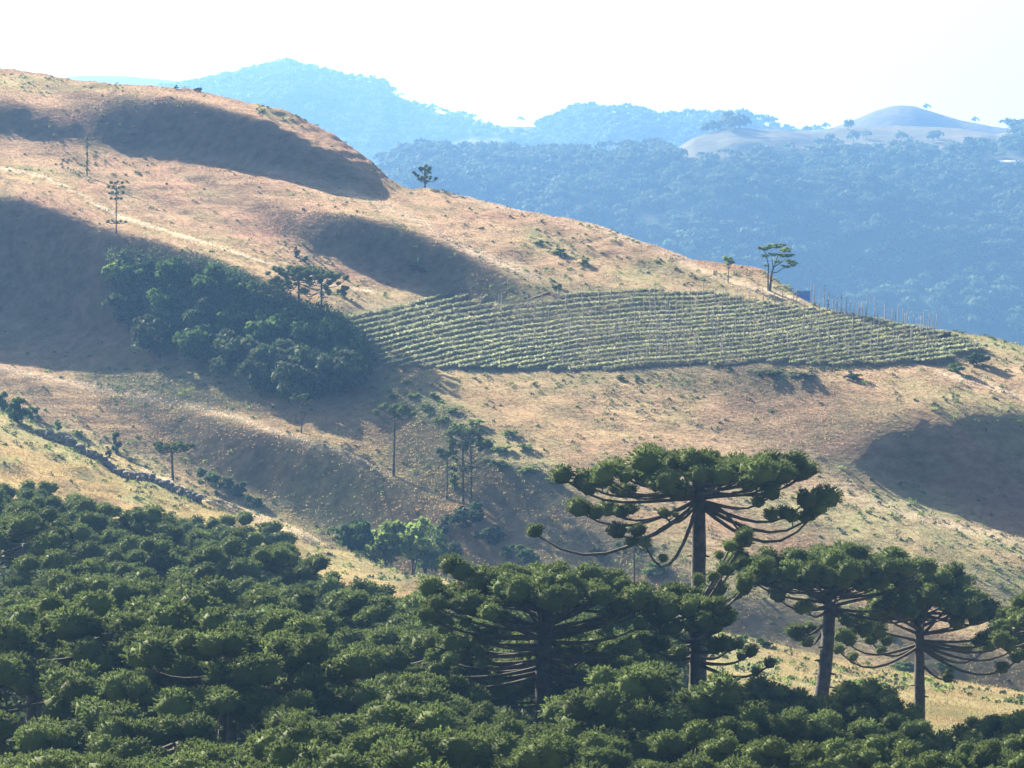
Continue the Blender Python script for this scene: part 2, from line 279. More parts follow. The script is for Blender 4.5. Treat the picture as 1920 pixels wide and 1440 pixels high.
# ------------------------------------------------------------------ the near land: one polar sheet from the viewpoint to the hill's back
HILL = [
[25543,0,0,0,0,0,0,1,0,0,-1,0,0,-1,-2,-1,-2,-2,-2,-2,-3,-2,-3,-3,-2,-3,-2,-3,-3,-2,-3,-2,-2,-3,-1,-2,-2,-1,-2,-1,-1,0,-1,0,0,1,0,1,1,1,2,2,2,2,2,3,3,3,3,3,4,3,4,4,4,4,4,4,5,4,4,5,4,5,4,4,5,4,5,4,4,5,4,4,4,4,4,4,4,4,4,4,3,4,3,4,3,3,3,3,4,2,3,3,3,3,2,3,2,3,2,3,2,2,2,3,2,2,2,1,2,2,2,2,1,2,2,1,2,1,2,1,1,2,1,1,1,2,1,1,1,1,1,1,1,1,1,1,1,0,1,1,1,1,0,1,1,0,1,0,1,1,0,1,0,1,0,0,1,0,1,0,0,1,0,0,1,0,0,0,1,0,0,0,0,0,1,0,0,0,0,0,0,0,0],
[-54,0,0,0,1,0,1,-1,1,0,1,0,0,1,1,0,1,0,0,0,1,0,1,0,-1,0,-1,0,1,-1,0,0,-1,1,-2,0,0,0,0,0,0,0,0,0,0,-1,1,0,0,0,0,0,0,0,1,0,0,0,0,1,-1,1,0,0,0,1,0,0,0,0,1,-1,1,0,0,1,-1,1,-1,1,0,-1,1,0,0,0,0,0,0,0,0,0,0,0,0,0,0,0,1,0,-1,1,0,-1,0,0,0,0,1,-1,0,0,0,0,0,-1,1,0,-1,1,0,0,0,-1,1,0,-1,1,-1,1,-1,1,0,-1,1,0,0,-1,0,0,1,0,0,0,0,-1,0,0,0,1,0,0,-1,0,1,-1,0,1,-1,1,-1,0,1,-1,1,-1,0,1,-1,1,-1,0,1,-1,0,1,-1,0,1,0,-1,0,0,1,0,0,-1,0,0,0,0,0,1,0,0],
[-57,-1,0,1,0,1,0,0,0,1,1,0,1,0,1,1,0,1,0,2,1,0,0,1,0,-1,0,0,-1,0,0,-1,0,-1,1,-1,0,-1,1,-1,0,-1,1,0,0,0,0,-1,1,0,0,0,0,1,-1,0,1,0,1,0,1,0,0,0,1,-1,1,0,0,1,0,0,0,0,1,-1,1,0,0,0,0,1,-1,0,1,0,0,0,0,0,0,-1,1,0,0,-1,1,0,-1,0,0,0,0,1,0,-1,1,0,-1,1,0,-1,0,1,0,0,-1,0,1,0,0,-1,0,1,-1,0,1,-1,0,0,0,0,0,0,0,0,0,0,0,0,-1,1,0,-1,0,1,0,0,0,0,0,-1,1,0,0,0,0,-1,1,0,0,0,-1,1,-1,1,0,0,0,-1,1,0,0,0,0,-1,1,0,-1,1,0,0,0,-1,0,1,0,0,0,0,0,0,-1,0,0],
[-68,1,1,0,0,0,0,1,0,0,0,1,0,1,2,1,2,2,4,1,1,1,1,0,-1,1,-1,0,0,0,0,-1,0,0,-2,0,0,0,-1,1,0,0,-1,0,0,0,-1,1,0,0,0,0,1,0,1,0,0,1,0,0,0,1,0,1,0,1,0,1,0,0,0,1,0,0,0,1,0,-1,1,0,0,0,0,1,-1,0,0,0,0,0,0,1,-1,0,1,0,-1,1,0,0,0,0,0,-1,0,1,-1,0,0,0,0,0,1,-1,0,0,0,0,0,0,-1,1,0,0,0,0,-1,1,0,0,0,-1,1,0,-1,0,1,0,0,0,0,-1,0,1,0,0,0,0,-1,0,0,1,-1,0,0,1,-1,1,-1,0,1,-1,1,-1,1,-1,0,0,0,1,-1,0,0,0,0,1,-1,0,0,0,0,0,0,1,0,-1,0,0,0,0,0,0,0,0,0],
[-59,2,1,0,0,0,1,-1,0,0,-1,0,-1,0,-1,0,1,0,-1,1,0,1,1,1,2,1,2,1,-1,0,-1,0,-1,-1,0,0,-1,0,0,0,-1,0,0,0,-1,0,1,0,0,1,0,0,0,1,0,1,0,1,0,1,1,0,1,0,0,0,1,0,1,0,0,1,0,0,1,0,0,1,0,-1,1,0,0,0,0,0,1,0,0,0,-1,0,1,-1,0,0,1,-1,0,0,0,0,0,1,-1,0,1,-1,0,0,0,0,0,0,0,0,0,0,-1,0,1,0,-1,0,1,-1,1,-1,1,-1,0,1,-1,0,0,1,-1,0,0,0,0,0,0,0,0,0,0,-1,1,0,0,0,0,0,0,-1,1,0,0,0,-1,1,-1,1,-1,1,0,0,0,-1,1,0,0,0,0,-1,1,0,0,-1,1,0,0,-1,0,1,0,0,0,0,0,0,0,0,0],
[-50,0,0,1,1,1,0,1,0,-1,0,0,0,0,-1,0,-1,0,1,-1,1,0,-1,0,-1,0,-2,-2,0,-1,0,0,-1,1,0,0,0,0,-1,-1,0,0,0,-1,0,0,-1,1,0,1,1,0,1,0,1,1,0,0,1,1,0,1,1,1,0,1,0,1,0,1,1,0,0,1,-1,1,0,0,0,1,0,0,0,0,0,1,-1,0,0,0,1,0,-1,1,-1,1,-1,0,0,0,0,0,0,0,0,0,-1,1,0,0,0,0,-1,0,0,0,0,0,1,0,-1,0,1,-1,0,0,0,0,0,0,0,-1,1,0,0,-1,0,0,1,0,0,0,0,-1,0,0,0,1,0,0,-1,0,1,-1,0,1,-1,0,1,-1,1,-1,1,-1,1,-1,1,-1,0,1,-1,0,0,0,0,1,-1,0,0,1,-1,0,0,0,1,-1,0,0,0,0,0,0,0,0,0],
[-44,-1,0,1,1,0,1,0,0,0,1,-1,0,-1,0,0,-1,1,-1,1,1,2,2,0,2,-1,0,-1,-2,-1,-3,-2,-1,-3,-2,-2,-1,-3,0,-2,-1,-1,-1,0,1,0,2,0,1,0,0,1,1,1,1,0,1,1,1,0,1,1,1,0,2,1,1,0,1,0,0,0,1,0,1,0,0,0,1,0,0,0,0,0,1,-1,0,0,1,-1,0,0,1,-1,1,-1,0,0,1,0,-1,0,0,0,0,0,0,0,0,-1,0,1,0,0,0,-1,0,0,0,0,0,0,-1,1,0,0,-1,1,-1,0,1,0,-1,0,1,0,0,0,-1,0,0,0,0,1,0,-1,0,0,0,0,0,0,0,0,0,0,0,0,-1,1,0,0,0,0,-1,1,-1,1,0,0,0,0,0,0,0,-1,1,0,0,-1,1,0,0,0,-1,0,1,0,0,0,0,0,0,0,0],
[-35,0,-1,-1,-1,1,-1,1,0,0,-1,0,0,0,0,-2,1,-2,1,0,1,1,2,2,1,2,1,0,1,-1,0,-1,-1,-1,-1,-2,-2,0,-3,-1,-3,-3,-2,-3,-3,-2,-3,-2,-1,0,2,4,1,1,-1,0,1,1,1,1,2,1,1,2,1,0,1,1,0,1,1,0,1,0,0,0,1,0,0,0,0,0,1,-1,0,0,1,0,-1,1,0,0,-1,1,-1,0,1,0,-1,0,0,0,0,0,0,0,0,-1,0,1,0,-1,0,0,0,0,0,0,0,-1,1,0,0,0,-1,0,1,-1,0,1,-1,0,0,0,0,0,0,0,0,0,0,0,0,-1,0,1,0,0,-1,0,1,0,-1,1,0,-1,1,-1,1,-1,0,0,0,0,1,-1,1,-1,1,-1,0,1,-1,0,1,0,-1,0,1,0,-1,0,0,0,1,0,-1,0,0,0,0,0,0,0,0],
[-21,-1,-1,-2,-2,-1,0,-2,0,0,0,0,0,0,-1,1,-2,0,-2,-1,-1,1,0,2,2,1,1,2,1,0,1,0,1,0,0,1,0,0,0,-1,0,-1,-2,-1,-3,-3,-4,-4,-4,-4,-4,-4,-1,-1,2,1,1,0,0,2,2,3,2,1,1,2,0,1,0,1,0,1,0,0,1,0,0,0,0,0,0,0,0,1,0,0,0,0,0,0,-1,0,1,-1,0,1,-1,0,0,0,0,0,0,-1,1,-1,0,1,0,-1,0,0,0,0,-1,1,0,0,-1,1,-1,0,0,0,0,0,0,0,0,0,0,0,0,0,-1,0,0,0,0,0,0,0,0,1,0,-1,0,0,1,-1,0,0,0,0,0,0,0,0,0,0,0,0,0,0,0,0,0,0,-1,1,0,-1,1,0,-1,1,0,0,-1,1,0,0,0,0,-1,1,0,0,0,0,0,0,0,0,0],
[-14,0,0,-1,0,-3,-2,0,-1,1,0,0,0,0,0,0,0,-1,-1,-2,-2,-3,0,-1,0,2,2,0,1,1,1,1,1,2,2,1,2,0,1,0,0,0,0,-1,0,-1,-1,-2,-3,-3,-5,-5,-6,-4,-5,-5,-3,-2,1,3,3,4,2,2,1,1,1,0,2,0,0,0,0,1,0,0,0,1,0,0,0,0,0,0,0,0,-1,1,0,-1,1,0,-1,1,0,-1,0,0,0,0,0,0,-1,1,-1,0,0,0,0,0,0,-1,0,0,1,-1,0,0,0,0,0,0,0,-1,1,0,-1,1,0,-1,0,0,0,0,0,0,0,0,0,0,0,0,0,0,-1,1,0,0,-1,1,0,-1,1,0,-1,1,-1,1,-1,1,-1,1,-1,1,-1,1,-1,0,1,-1,1,0,-1,0,1,-1,0,0,1,-1,0,0,0,1,0,-1,0,0,0,0,0,0,0,0,0],
[-11,0,0,1,-1,0,-2,0,0,-1,0,0,0,0,1,0,0,0,0,-1,-1,-2,-4,-2,-1,-1,1,1,0,1,1,2,2,2,2,2,1,1,1,0,1,1,0,1,0,1,0,0,0,-2,-2,-4,-4,-4,-4,-4,-5,-6,-6,-7,-2,0,6,6,3,-1,2,1,-1,0,1,1,0,0,0,0,0,0,0,0,1,0,0,-1,0,0,1,-1,0,0,0,0,0,-1,0,0,0,0,0,-1,1,-1,1,-1,0,0,0,-1,0,0,0,1,0,-1,0,0,0,-1,1,-1,1,-1,0,1,-1,0,0,0,0,0,0,0,0,0,0,0,0,0,0,0,0,-1,0,0,1,0,-1,0,1,-1,0,1,-1,0,0,0,0,0,1,-1,0,0,0,0,0,0,0,0,0,0,-1,1,0,0,0,0,0,0,-1,1,0,0,0,-1,0,1,0,0,0,0,0,0,0,0,0],
[-10,0,0,-1,1,-1,1,-1,-1,1,0,0,0,0,0,0,1,0,0,1,-1,-2,-1,-2,-2,-1,-1,0,1,1,1,1,1,2,2,2,1,1,0,2,0,0,1,-1,0,0,1,0,-1,0,0,0,-1,-3,-2,-1,-2,-2,-3,-5,-9,-9,-7,-1,4,8,2,-1,2,0,0,-1,1,-1,0,1,0,0,0,0,-1,1,-1,1,0,0,-1,0,0,1,-1,-1,1,0,0,0,-1,0,0,0,-1,1,-1,0,0,0,0,0,0,-1,0,0,-1,1,0,0,-1,1,-1,1,-1,0,0,0,0,0,0,-1,0,0,0,0,0,0,0,0,0,0,0,0,0,0,0,0,0,-1,1,0,-1,1,0,-1,1,-1,1,0,0,0,-1,1,0,-1,1,-1,1,-1,0,1,-1,0,1,-1,0,1,-1,0,0,1,0,-1,0,0,0,1,0,-1,0,0,0,0,0,0,0,0,0],
[-14,0,0,1,0,1,0,0,1,-1,1,0,0,0,1,0,0,0,0,0,1,0,-1,-1,-1,-2,-1,1,0,0,1,2,0,1,0,1,2,1,1,1,0,0,0,0,1,0,-1,0,0,0,1,-1,0,0,-1,-2,-1,0,-2,-2,-3,-5,-8,-10,-6,-2,4,9,1,0,0,0,-1,1,0,-1,1,-1,0,1,0,-1,1,-1,0,0,0,0,-1,0,0,0,0,-1,0,0,1,-1,-1,1,0,-1,0,0,0,0,-1,0,0,0,0,-1,1,-1,0,0,0,0,0,-1,1,0,0,-1,0,0,0,0,0,0,0,0,0,0,0,0,0,0,0,-1,0,1,0,-1,0,1,-1,0,1,-1,0,0,0,1,-1,0,0,0,0,0,0,0,0,0,0,0,0,0,0,0,0,0,0,-1,1,0,0,-1,0,1,0,0,0,-1,0,0,1,0,0,0,0,0,0,0,0],
[-19,0,0,0,0,2,1,1,1,0,0,0,0,1,-1,0,0,1,1,0,0,1,1,0,-1,0,-1,-1,0,1,1,0,1,-1,2,0,0,2,1,1,1,0,0,1,-1,0,0,0,0,1,-1,1,0,-1,0,1,-2,-1,-1,-1,-1,-3,-3,-5,-8,-8,-6,-2,6,8,2,-2,-1,0,0,1,-1,1,0,-1,0,0,0,0,-1,0,0,0,0,-1,1,0,-2,1,0,-1,0,0,0,-1,0,0,0,-1,0,0,0,0,-1,1,-1,1,-1,0,0,0,0,-1,0,1,-1,0,0,0,0,0,0,0,0,0,0,0,0,-1,0,0,0,0,0,0,0,0,0,0,0,0,0,0,-1,1,0,0,0,-1,1,-1,1,-1,1,-1,0,1,-1,1,-1,0,1,-1,0,1,-1,0,0,1,-1,0,0,0,1,-1,0,0,0,0,1,0,-1,0,0,0,0,0,0,0,0],
[-27,0,-1,1,0,0,2,2,0,2,0,0,1,-1,1,0,0,1,0,0,1,1,1,1,2,0,0,0,0,0,0,0,0,1,0,1,1,0,2,0,2,1,1,0,0,0,1,0,0,-1,0,0,0,1,0,-1,0,-1,0,-1,-1,-1,-2,-2,-3,-6,-7,-7,-5,0,5,7,1,0,0,-1,-1,0,0,0,0,-1,0,0,0,0,0,-1,0,0,-1,0,0,0,-1,0,-1,0,0,0,0,-1,0,1,-1,-1,1,-1,0,0,0,-1,0,1,-1,0,0,0,0,-1,0,0,0,0,0,0,0,0,0,0,0,-1,0,1,0,0,0,-1,0,1,-1,0,0,1,-1,0,0,0,1,-1,0,0,0,0,0,0,0,0,0,0,0,0,0,-1,1,0,-1,1,0,-1,1,0,0,-1,0,1,0,0,-1,0,1,0,0,0,-1,0,0,0,0,0,1,0,0,0,0],
[-32,-1,1,-1,0,0,0,0,1,0,1,1,0,1,-1,1,1,-1,1,1,1,1,1,2,1,1,1,1,0,0,0,0,1,0,0,1,1,1,0,2,1,2,0,1,2,1,0,1,0,0,0,0,0,0,0,0,0,0,-1,0,-1,-1,0,-2,-1,-2,-4,-5,-7,-7,-1,4,8,2,-4,-1,1,-1,0,0,-1,1,-1,0,0,-1,-1,1,-1,0,0,-1,0,-1,0,0,0,0,-1,0,-1,1,-1,-1,0,1,-1,0,0,-1,0,0,0,-1,0,0,0,0,0,0,0,0,0,0,0,0,0,-1,0,0,0,1,0,-1,0,0,0,0,0,0,0,0,0,-1,1,0,0,0,-1,1,-1,1,-1,1,-1,1,-1,1,-1,0,1,-1,0,1,-1,0,1,-1,0,0,0,0,0,0,1,-1,0,0,0,0,0,0,0,0,0,0,0,0,0,0,-1,1,0,0,0],
[-34,0,-1,-1,0,-1,-1,0,0,-1,0,1,1,0,1,0,1,1,-1,1,0,1,1,1,1,2,1,0,1,1,0,1,-1,1,0,0,-1,1,1,1,2,1,3,3,1,2,2,1,1,1,1,1,0,-1,0,0,1,-1,0,0,-1,0,-2,0,-1,-1,-1,-4,-3,-6,-7,-5,0,5,7,0,-1,0,-2,0,0,-1,0,0,0,0,0,-1,0,-1,-1,0,0,0,-1,0,-1,0,0,-1,0,-1,0,0,0,-1,0,0,0,0,0,0,0,-1,0,0,0,0,0,0,-1,0,0,0,0,0,-1,1,0,0,0,-1,0,1,0,-1,0,1,-1,0,1,-1,0,1,-1,0,0,0,0,0,0,0,0,0,0,0,0,-1,1,0,-1,1,0,-1,1,0,-1,0,1,0,-1,0,1,0,-1,0,0,1,0,0,-1,0,0,0,0,1,0,0,0,0,0,-1,0,0,0],
[-36,-2,-1,0,-1,0,-1,-1,-1,1,-1,0,0,1,1,1,0,0,2,1,0,1,0,0,0,0,1,2,1,0,1,0,1,0,0,-1,1,-1,0,0,0,1,2,2,3,2,3,2,3,2,2,1,1,1,1,1,-1,1,0,-1,1,-1,0,-1,-1,-1,-1,0,-3,-3,-4,-6,-6,-1,4,8,1,-4,-1,-1,0,1,-1,0,-1,0,0,-1,0,0,-1,0,-1,-1,0,-1,0,-1,0,0,0,-1,0,0,0,-1,0,0,-1,0,0,-1,0,1,0,-1,0,0,0,-1,1,0,0,-1,0,0,1,-1,0,0,0,0,0,0,-1,1,0,-1,1,0,-1,1,0,-1,1,-1,1,-1,1,-1,1,-1,1,-1,0,0,0,1,-1,0,1,-1,0,0,0,0,0,1,-1,0,0,0,0,0,0,0,0,-1,1,0,0,0,0,0,0,-1,0,0,1,0,0,0,0,0,0],
[-49,0,1,-1,0,-1,0,-1,0,-1,0,0,0,1,0,1,1,3,1,2,2,1,1,1,1,0,0,0,1,1,0,1,0,0,0,0,0,0,0,0,0,1,0,0,2,1,0,2,2,3,3,2,3,3,2,1,2,0,0,1,0,1,-1,0,0,0,-1,-1,-1,-1,-3,-4,-5,-6,-4,0,5,6,-2,0,0,0,1,-1,0,-1,-1,0,-1,-1,0,-2,0,0,-1,0,-1,0,-1,0,-1,1,-1,0,-1,0,0,-1,1,-1,0,0,0,0,-1,1,-1,0,0,0,0,0,-1,1,0,-1,0,1,0,-1,0,1,-1,0,1,-1,0,1,-1,0,1,-1,0,0,0,0,0,0,0,0,0,0,-1,1,0,0,0,-1,1,0,-1,0,1,0,-1,0,1,-1,0,0,1,0,-1,0,0,0,1,0,-1,0,0,0,0,0,0,0,1,0,-1,0,0,0,0,0,0],
[-50,1,-2,0,-1,-1,-2,-1,-1,-2,0,-2,0,-2,1,0,1,0,3,2,4,3,4,3,1,1,1,1,0,1,1,0,1,0,0,0,-1,1,0,1,0,0,1,0,-1,1,1,0,1,0,0,2,1,3,2,3,3,3,3,1,1,0,1,0,0,0,0,0,0,-1,-1,-1,-4,-4,-5,-4,0,4,5,-2,0,0,0,0,-1,0,-1,-2,-1,0,-1,0,-1,-1,0,-1,0,-1,0,-1,0,-1,0,0,0,0,-1,0,0,0,-1,1,-1,-1,1,-1,1,-1,0,0,0,0,0,0,0,0,0,0,-1,1,0,-1,1,0,-1,1,0,-1,1,-1,0,1,-1,1,-1,1,-1,1,-1,0,0,0,1,-1,0,0,0,0,0,0,0,0,0,0,0,0,0,0,0,0,-1,0,1,0,0,0,-1,0,0,0,1,0,0,0,0,0,-1,0,0,0,0,0,0,0,0],
[-35,-1,0,-2,-1,-1,-1,-2,-2,-1,-2,-1,-3,-1,-3,-2,-1,-1,-2,0,-1,2,2,4,6,5,3,1,1,1,0,1,0,0,1,0,1,-1,1,-1,1,1,-1,1,1,-1,0,2,-1,1,0,0,0,0,0,1,1,2,2,3,2,3,3,3,1,1,1,-1,1,0,0,-1,-1,-2,-4,-4,-4,-2,3,5,-1,0,0,0,0,-2,-2,-1,0,-2,0,-1,0,-1,0,-1,0,-1,0,0,-1,0,0,-1,-1,0,0,0,-1,0,0,0,0,0,0,0,-1,1,-1,1,-1,0,1,-1,0,0,0,0,0,0,0,0,0,0,0,0,0,0,0,0,0,-1,1,-1,1,-1,1,-1,1,0,-1,1,-1,0,1,-1,0,1,-1,0,0,1,-1,0,0,0,0,0,0,0,0,1,-1,0,0,0,0,0,0,0,0,0,0,0,0,0,0,0,0,0,0,0,0,0,0],
[-29,-1,0,0,-1,-1,-1,0,-1,-1,-1,-2,-1,-2,-2,-2,-3,-3,-2,-2,-2,-2,0,0,1,3,5,6,3,2,1,0,1,0,0,1,-1,1,0,1,0,0,1,-1,0,1,1,-1,2,0,0,0,0,-1,0,-1,-1,-1,0,0,1,1,2,3,3,4,3,4,2,2,0,0,0,-1,-1,-3,-3,-4,-3,-1,5,0,-2,-1,0,0,-1,-1,-1,1,-1,0,-1,0,-1,1,-1,0,-1,-1,1,-1,-1,0,0,0,-1,0,0,0,0,-1,0,0,-1,1,0,-1,1,-1,1,-1,0,1,-1,1,0,-1,1,0,-1,1,0,-1,1,-1,0,1,-1,1,-1,1,-1,1,-1,1,-1,0,0,0,0,0,0,0,0,0,0,-1,1,0,0,-1,0,1,0,0,-1,0,1,0,0,-1,0,0,0,0,0,1,0,0,-1,0,0,0,0,0,0,0,0,0,0,0,0,0,0],
[-26,0,-1,0,-1,0,-1,-1,-1,0,-1,0,-1,-2,-1,-3,-3,-1,-3,-3,-1,-2,-2,-1,-2,0,0,3,6,4,4,1,1,1,0,0,1,0,0,0,0,0,0,1,1,0,0,1,0,0,1,0,1,0,0,-1,-1,-1,-2,-2,-1,-1,-1,-1,0,1,2,3,4,5,5,5,3,1,-1,-1,-2,-3,-6,-6,-7,-4,-2,0,0,4,5,5,2,-1,-1,1,1,0,0,-2,0,0,0,0,-2,0,0,0,0,-1,0,0,-1,0,0,0,0,0,0,-1,0,1,-1,1,-1,1,0,-1,1,0,-1,1,0,-1,1,0,-1,1,0,0,0,-1,1,-1,1,-1,1,-1,1,-1,0,1,-1,0,1,-1,0,1,-1,0,0,0,0,0,0,0,0,0,0,0,0,0,-1,0,1,0,0,0,0,0,0,-1,0,0,0,0,1,0,0,0,0,0,0,0,0,0,0,0,0],
[-22,1,-1,0,0,0,0,-1,-1,-1,0,-1,0,-1,-3,-2,-2,-3,-3,-3,-3,-2,-1,-2,-1,-2,-1,-1,0,4,5,5,2,1,1,0,1,0,0,0,0,1,0,1,-1,1,0,1,0,1,1,1,1,0,0,0,0,-1,-2,-2,-2,-2,-2,-3,-2,-3,-1,-2,0,0,3,4,7,7,7,5,0,-3,-3,-4,-5,-4,-1,-2,-1,-3,-1,0,3,4,6,2,0,-1,0,1,0,0,-1,-1,1,0,-1,-1,0,0,0,-1,0,0,0,-1,0,0,0,1,0,-1,1,-1,1,0,-1,1,0,-1,1,0,0,0,0,0,0,0,0,0,0,0,0,0,0,0,0,0,0,0,0,0,0,0,-1,1,0,-1,0,1,0,0,-1,0,0,1,0,-1,0,0,0,0,0,1,-1,0,0,0,0,0,0,0,0,0,0,0,-1,0,1,0,0,0,0,0,0,0,0,0,0],
[-15,0,1,0,0,-1,0,0,0,-1,-2,0,-1,-1,-1,0,-1,0,-1,-2,-5,-7,-6,-3,-1,-2,-1,-2,-1,-1,1,4,5,4,1,2,-1,1,0,0,1,-1,1,-1,1,0,1,0,1,1,0,2,0,2,1,1,-1,0,0,-1,-2,-2,-4,-2,-3,-4,-4,-3,-5,-3,-3,-2,0,3,5,6,7,6,4,2,1,-1,-1,-1,-2,-1,-1,-2,-3,-1,-2,1,3,5,3,2,0,0,0,0,0,-1,1,-1,-1,0,0,0,0,-1,0,0,0,0,0,0,0,1,-1,1,0,-1,1,0,0,1,-1,0,0,1,0,-1,1,0,-1,1,0,0,0,0,-1,1,-1,1,-1,0,0,0,0,0,0,0,0,0,0,-1,1,0,0,0,0,-1,0,0,1,0,0,0,0,-1,0,0,0,0,0,0,0,0,1,0,0,0,0,0,-1,0,0,0,0,0,0,0,0,0,0],
[-9,0,0,0,1,0,0,0,0,-1,0,0,-1,1,3,1,2,-1,1,-1,0,0,-5,-9,-11,-11,-5,-2,0,-1,-2,-2,1,3,5,3,2,1,0,1,-1,0,0,0,0,0,1,0,1,0,1,1,1,1,2,1,2,1,1,0,-1,-2,-1,-2,-2,-1,-4,-4,-4,-5,-5,-5,-5,-5,-2,-1,2,5,8,8,7,6,2,0,1,0,-1,-1,-1,-1,-2,-3,-2,-1,0,1,3,2,4,2,0,0,-2,1,0,0,-1,-1,0,1,-1,1,0,0,0,0,0,0,1,0,-1,1,0,0,0,0,1,0,0,0,-1,1,0,0,0,0,0,0,0,0,0,0,0,-1,1,0,0,-1,1,0,0,-1,0,0,0,1,-1,0,0,0,0,0,0,0,-1,1,0,0,0,0,0,0,0,0,0,0,0,0,-1,0,0,0,0,0,0,0,0,0,0,0,0,0,0,0,0],
[-7,0,0,1,0,1,0,0,0,1,1,-1,0,1,-1,0,0,0,0,0,1,-1,0,1,-1,0,-8,-12,-16,-3,-2,-1,-3,0,0,2,4,2,3,0,1,0,0,0,0,0,0,0,0,1,1,0,2,1,1,2,2,2,1,2,0,1,0,-1,1,0,1,0,-2,-2,-3,-5,-7,-7,-9,-6,-1,-3,0,5,6,7,5,5,2,1,1,1,0,-1,0,-1,-2,-2,-2,-2,-2,-1,-1,2,2,2,4,0,0,-2,0,1,0,-1,0,0,0,1,1,0,1,-1,0,0,1,0,0,0,1,0,0,0,0,0,1,0,0,-1,1,0,-1,1,-1,0,1,-1,0,1,-1,0,0,0,-1,1,0,0,0,0,0,-1,0,0,0,0,0,0,1,0,0,-1,0,0,0,0,0,0,0,0,0,0,0,0,0,0,0,0,0,0,0,0,0,0,0,0,0,0,0,0,0],
[-6,0,1,0,0,0,1,0,0,1,-1,0,1,-1,0,1,-1,1,-1,1,-1,1,0,-1,0,0,0,0,0,-12,-14,-9,-2,-3,-2,-3,-1,2,2,3,2,2,0,1,0,0,0,0,0,1,0,1,1,1,2,1,2,2,3,1,3,1,1,2,0,1,2,1,2,1,-1,0,-1,-2,-4,-8,-12,-8,-6,-4,2,0,5,4,4,4,2,1,1,1,0,0,1,-1,-1,-2,-1,-1,-2,-3,-2,0,-2,1,1,3,1,0,-1,0,0,1,1,1,1,0,0,1,0,0,0,0,1,0,-1,1,0,1,0,0,0,0,0,0,0,0,0,0,0,0,-1,1,0,-1,0,0,0,0,1,-1,0,0,0,0,0,0,0,0,0,0,0,0,-1,0,0,0,0,0,0,0,0,0,0,0,0,0,0,0,0,0,0,0,0,0,0,0,0,0,0,0,0,0,0,0,0],
[-5,0,-1,0,1,0,1,0,1,-1,0,1,-1,0,1,-1,0,0,0,0,0,0,0,0,1,0,0,-1,1,-1,0,-7,-13,-11,-3,-2,-3,-4,-3,-1,1,2,3,3,1,1,0,1,0,0,1,0,1,1,1,2,2,2,2,3,3,3,3,1,2,2,0,2,0,1,1,0,0,-1,0,-2,-2,-3,-6,-9,-12,-4,-2,0,3,3,4,2,2,1,1,2,-1,1,0,0,0,-1,0,-1,-1,-2,-1,-2,-1,-3,-1,-2,-1,-1,2,3,4,2,-1,1,0,-1,0,0,0,1,0,1,1,0,0,0,0,1,0,0,0,0,0,-1,1,-1,0,1,0,-1,0,0,0,0,0,0,-1,0,0,0,0,0,0,0,0,0,0,0,0,0,0,0,0,0,0,0,0,0,0,0,0,0,0,0,0,0,0,0,0,0,0,0,0,-1,0,0,0,0,0,0,0,0,0],
[-6,0,1,0,0,0,0,1,0,0,1,-1,0,1,-1,0,1,-1,1,-1,0,0,0,0,0,0,0,1,-1,0,0,0,0,-4,-11,-10,-3,-3,-4,-4,-5,-2,-2,0,3,2,3,1,2,0,1,1,0,1,0,2,1,2,2,3,3,4,3,4,2,2,2,0,2,0,1,0,0,0,0,1,-1,0,-1,-3,-4,-10,-10,-6,-3,1,1,3,3,2,1,1,1,0,0,1,0,0,0,0,1,0,0,0,-1,0,-2,-1,-2,-3,-3,-2,1,2,5,0,-2,-2,-1,1,1,1,0,1,1,0,1,0,1,-1,1,0,-1,1,-1,1,-1,0,0,-1,0,0,0,0,0,0,0,0,0,0,0,-1,0,0,0,0,0,0,0,0,0,0,0,0,0,0,0,0,0,0,0,0,0,0,0,0,-1,0,0,0,0,0,0,0,0,1,0,0,0,0,0,0,0,0,0],
[-6,0,0,0,0,1,0,0,1,0,0,0,0,0,0,1,-1,0,0,0,1,-1,1,0,-1,0,0,0,0,1,-1,1,-1,1,0,-1,-7,-7,-7,-7,-4,-5,-4,-4,-3,-2,0,2,2,3,2,1,2,1,2,0,2,1,2,3,3,3,4,3,4,2,2,2,1,1,0,1,1,0,0,0,1,0,-1,1,-1,0,-3,-7,-12,-8,-4,0,1,2,3,1,2,1,1,0,-1,1,-1,1,-1,1,0,1,1,1,1,1,1,1,-1,-4,-5,-3,-4,-1,0,0,0,0,1,1,3,0,1,1,1,0,0,0,0,0,0,0,0,-1,0,0,0,-1,0,0,0,-1,0,0,0,0,0,-1,0,1,0,0,0,0,0,0,0,0,-1,0,0,0,0,0,0,0,0,0,0,0,0,0,0,0,0,0,0,0,0,0,0,0,0,0,0,0,0,0,0,0,0,0,0],
[-6,1,-1,0,0,1,0,0,0,1,0,0,1,-1,0,0,0,1,-1,1,-1,1,-1,0,1,-1,0,0,1,-1,1,-1,1,-1,0,1,0,-1,1,-2,-4,-8,-8,-12,-4,-4,-6,-3,-3,0,1,3,3,4,2,2,1,2,1,2,2,3,3,4,4,3,3,3,1,2,1,1,0,1,1,0,0,0,0,0,0,1,-1,0,0,-8,-9,-9,-4,0,0,2,2,1,1,1,1,-1,0,-1,1,-1,1,0,0,1,2,1,2,2,1,1,-2,-4,-4,-4,-3,-2,-1,-1,2,2,0,3,0,1,0,1,0,1,-1,-1,1,-1,0,0,-1,0,-1,1,-1,0,-1,1,0,-1,0,0,0,0,0,0,0,0,0,0,0,-1,0,0,1,0,0,0,0,0,0,0,-1,0,0,0,0,0,0,0,1,0,0,0,-1,0,0,0,0,0,0,0,0,0,0,0,0,0,0],
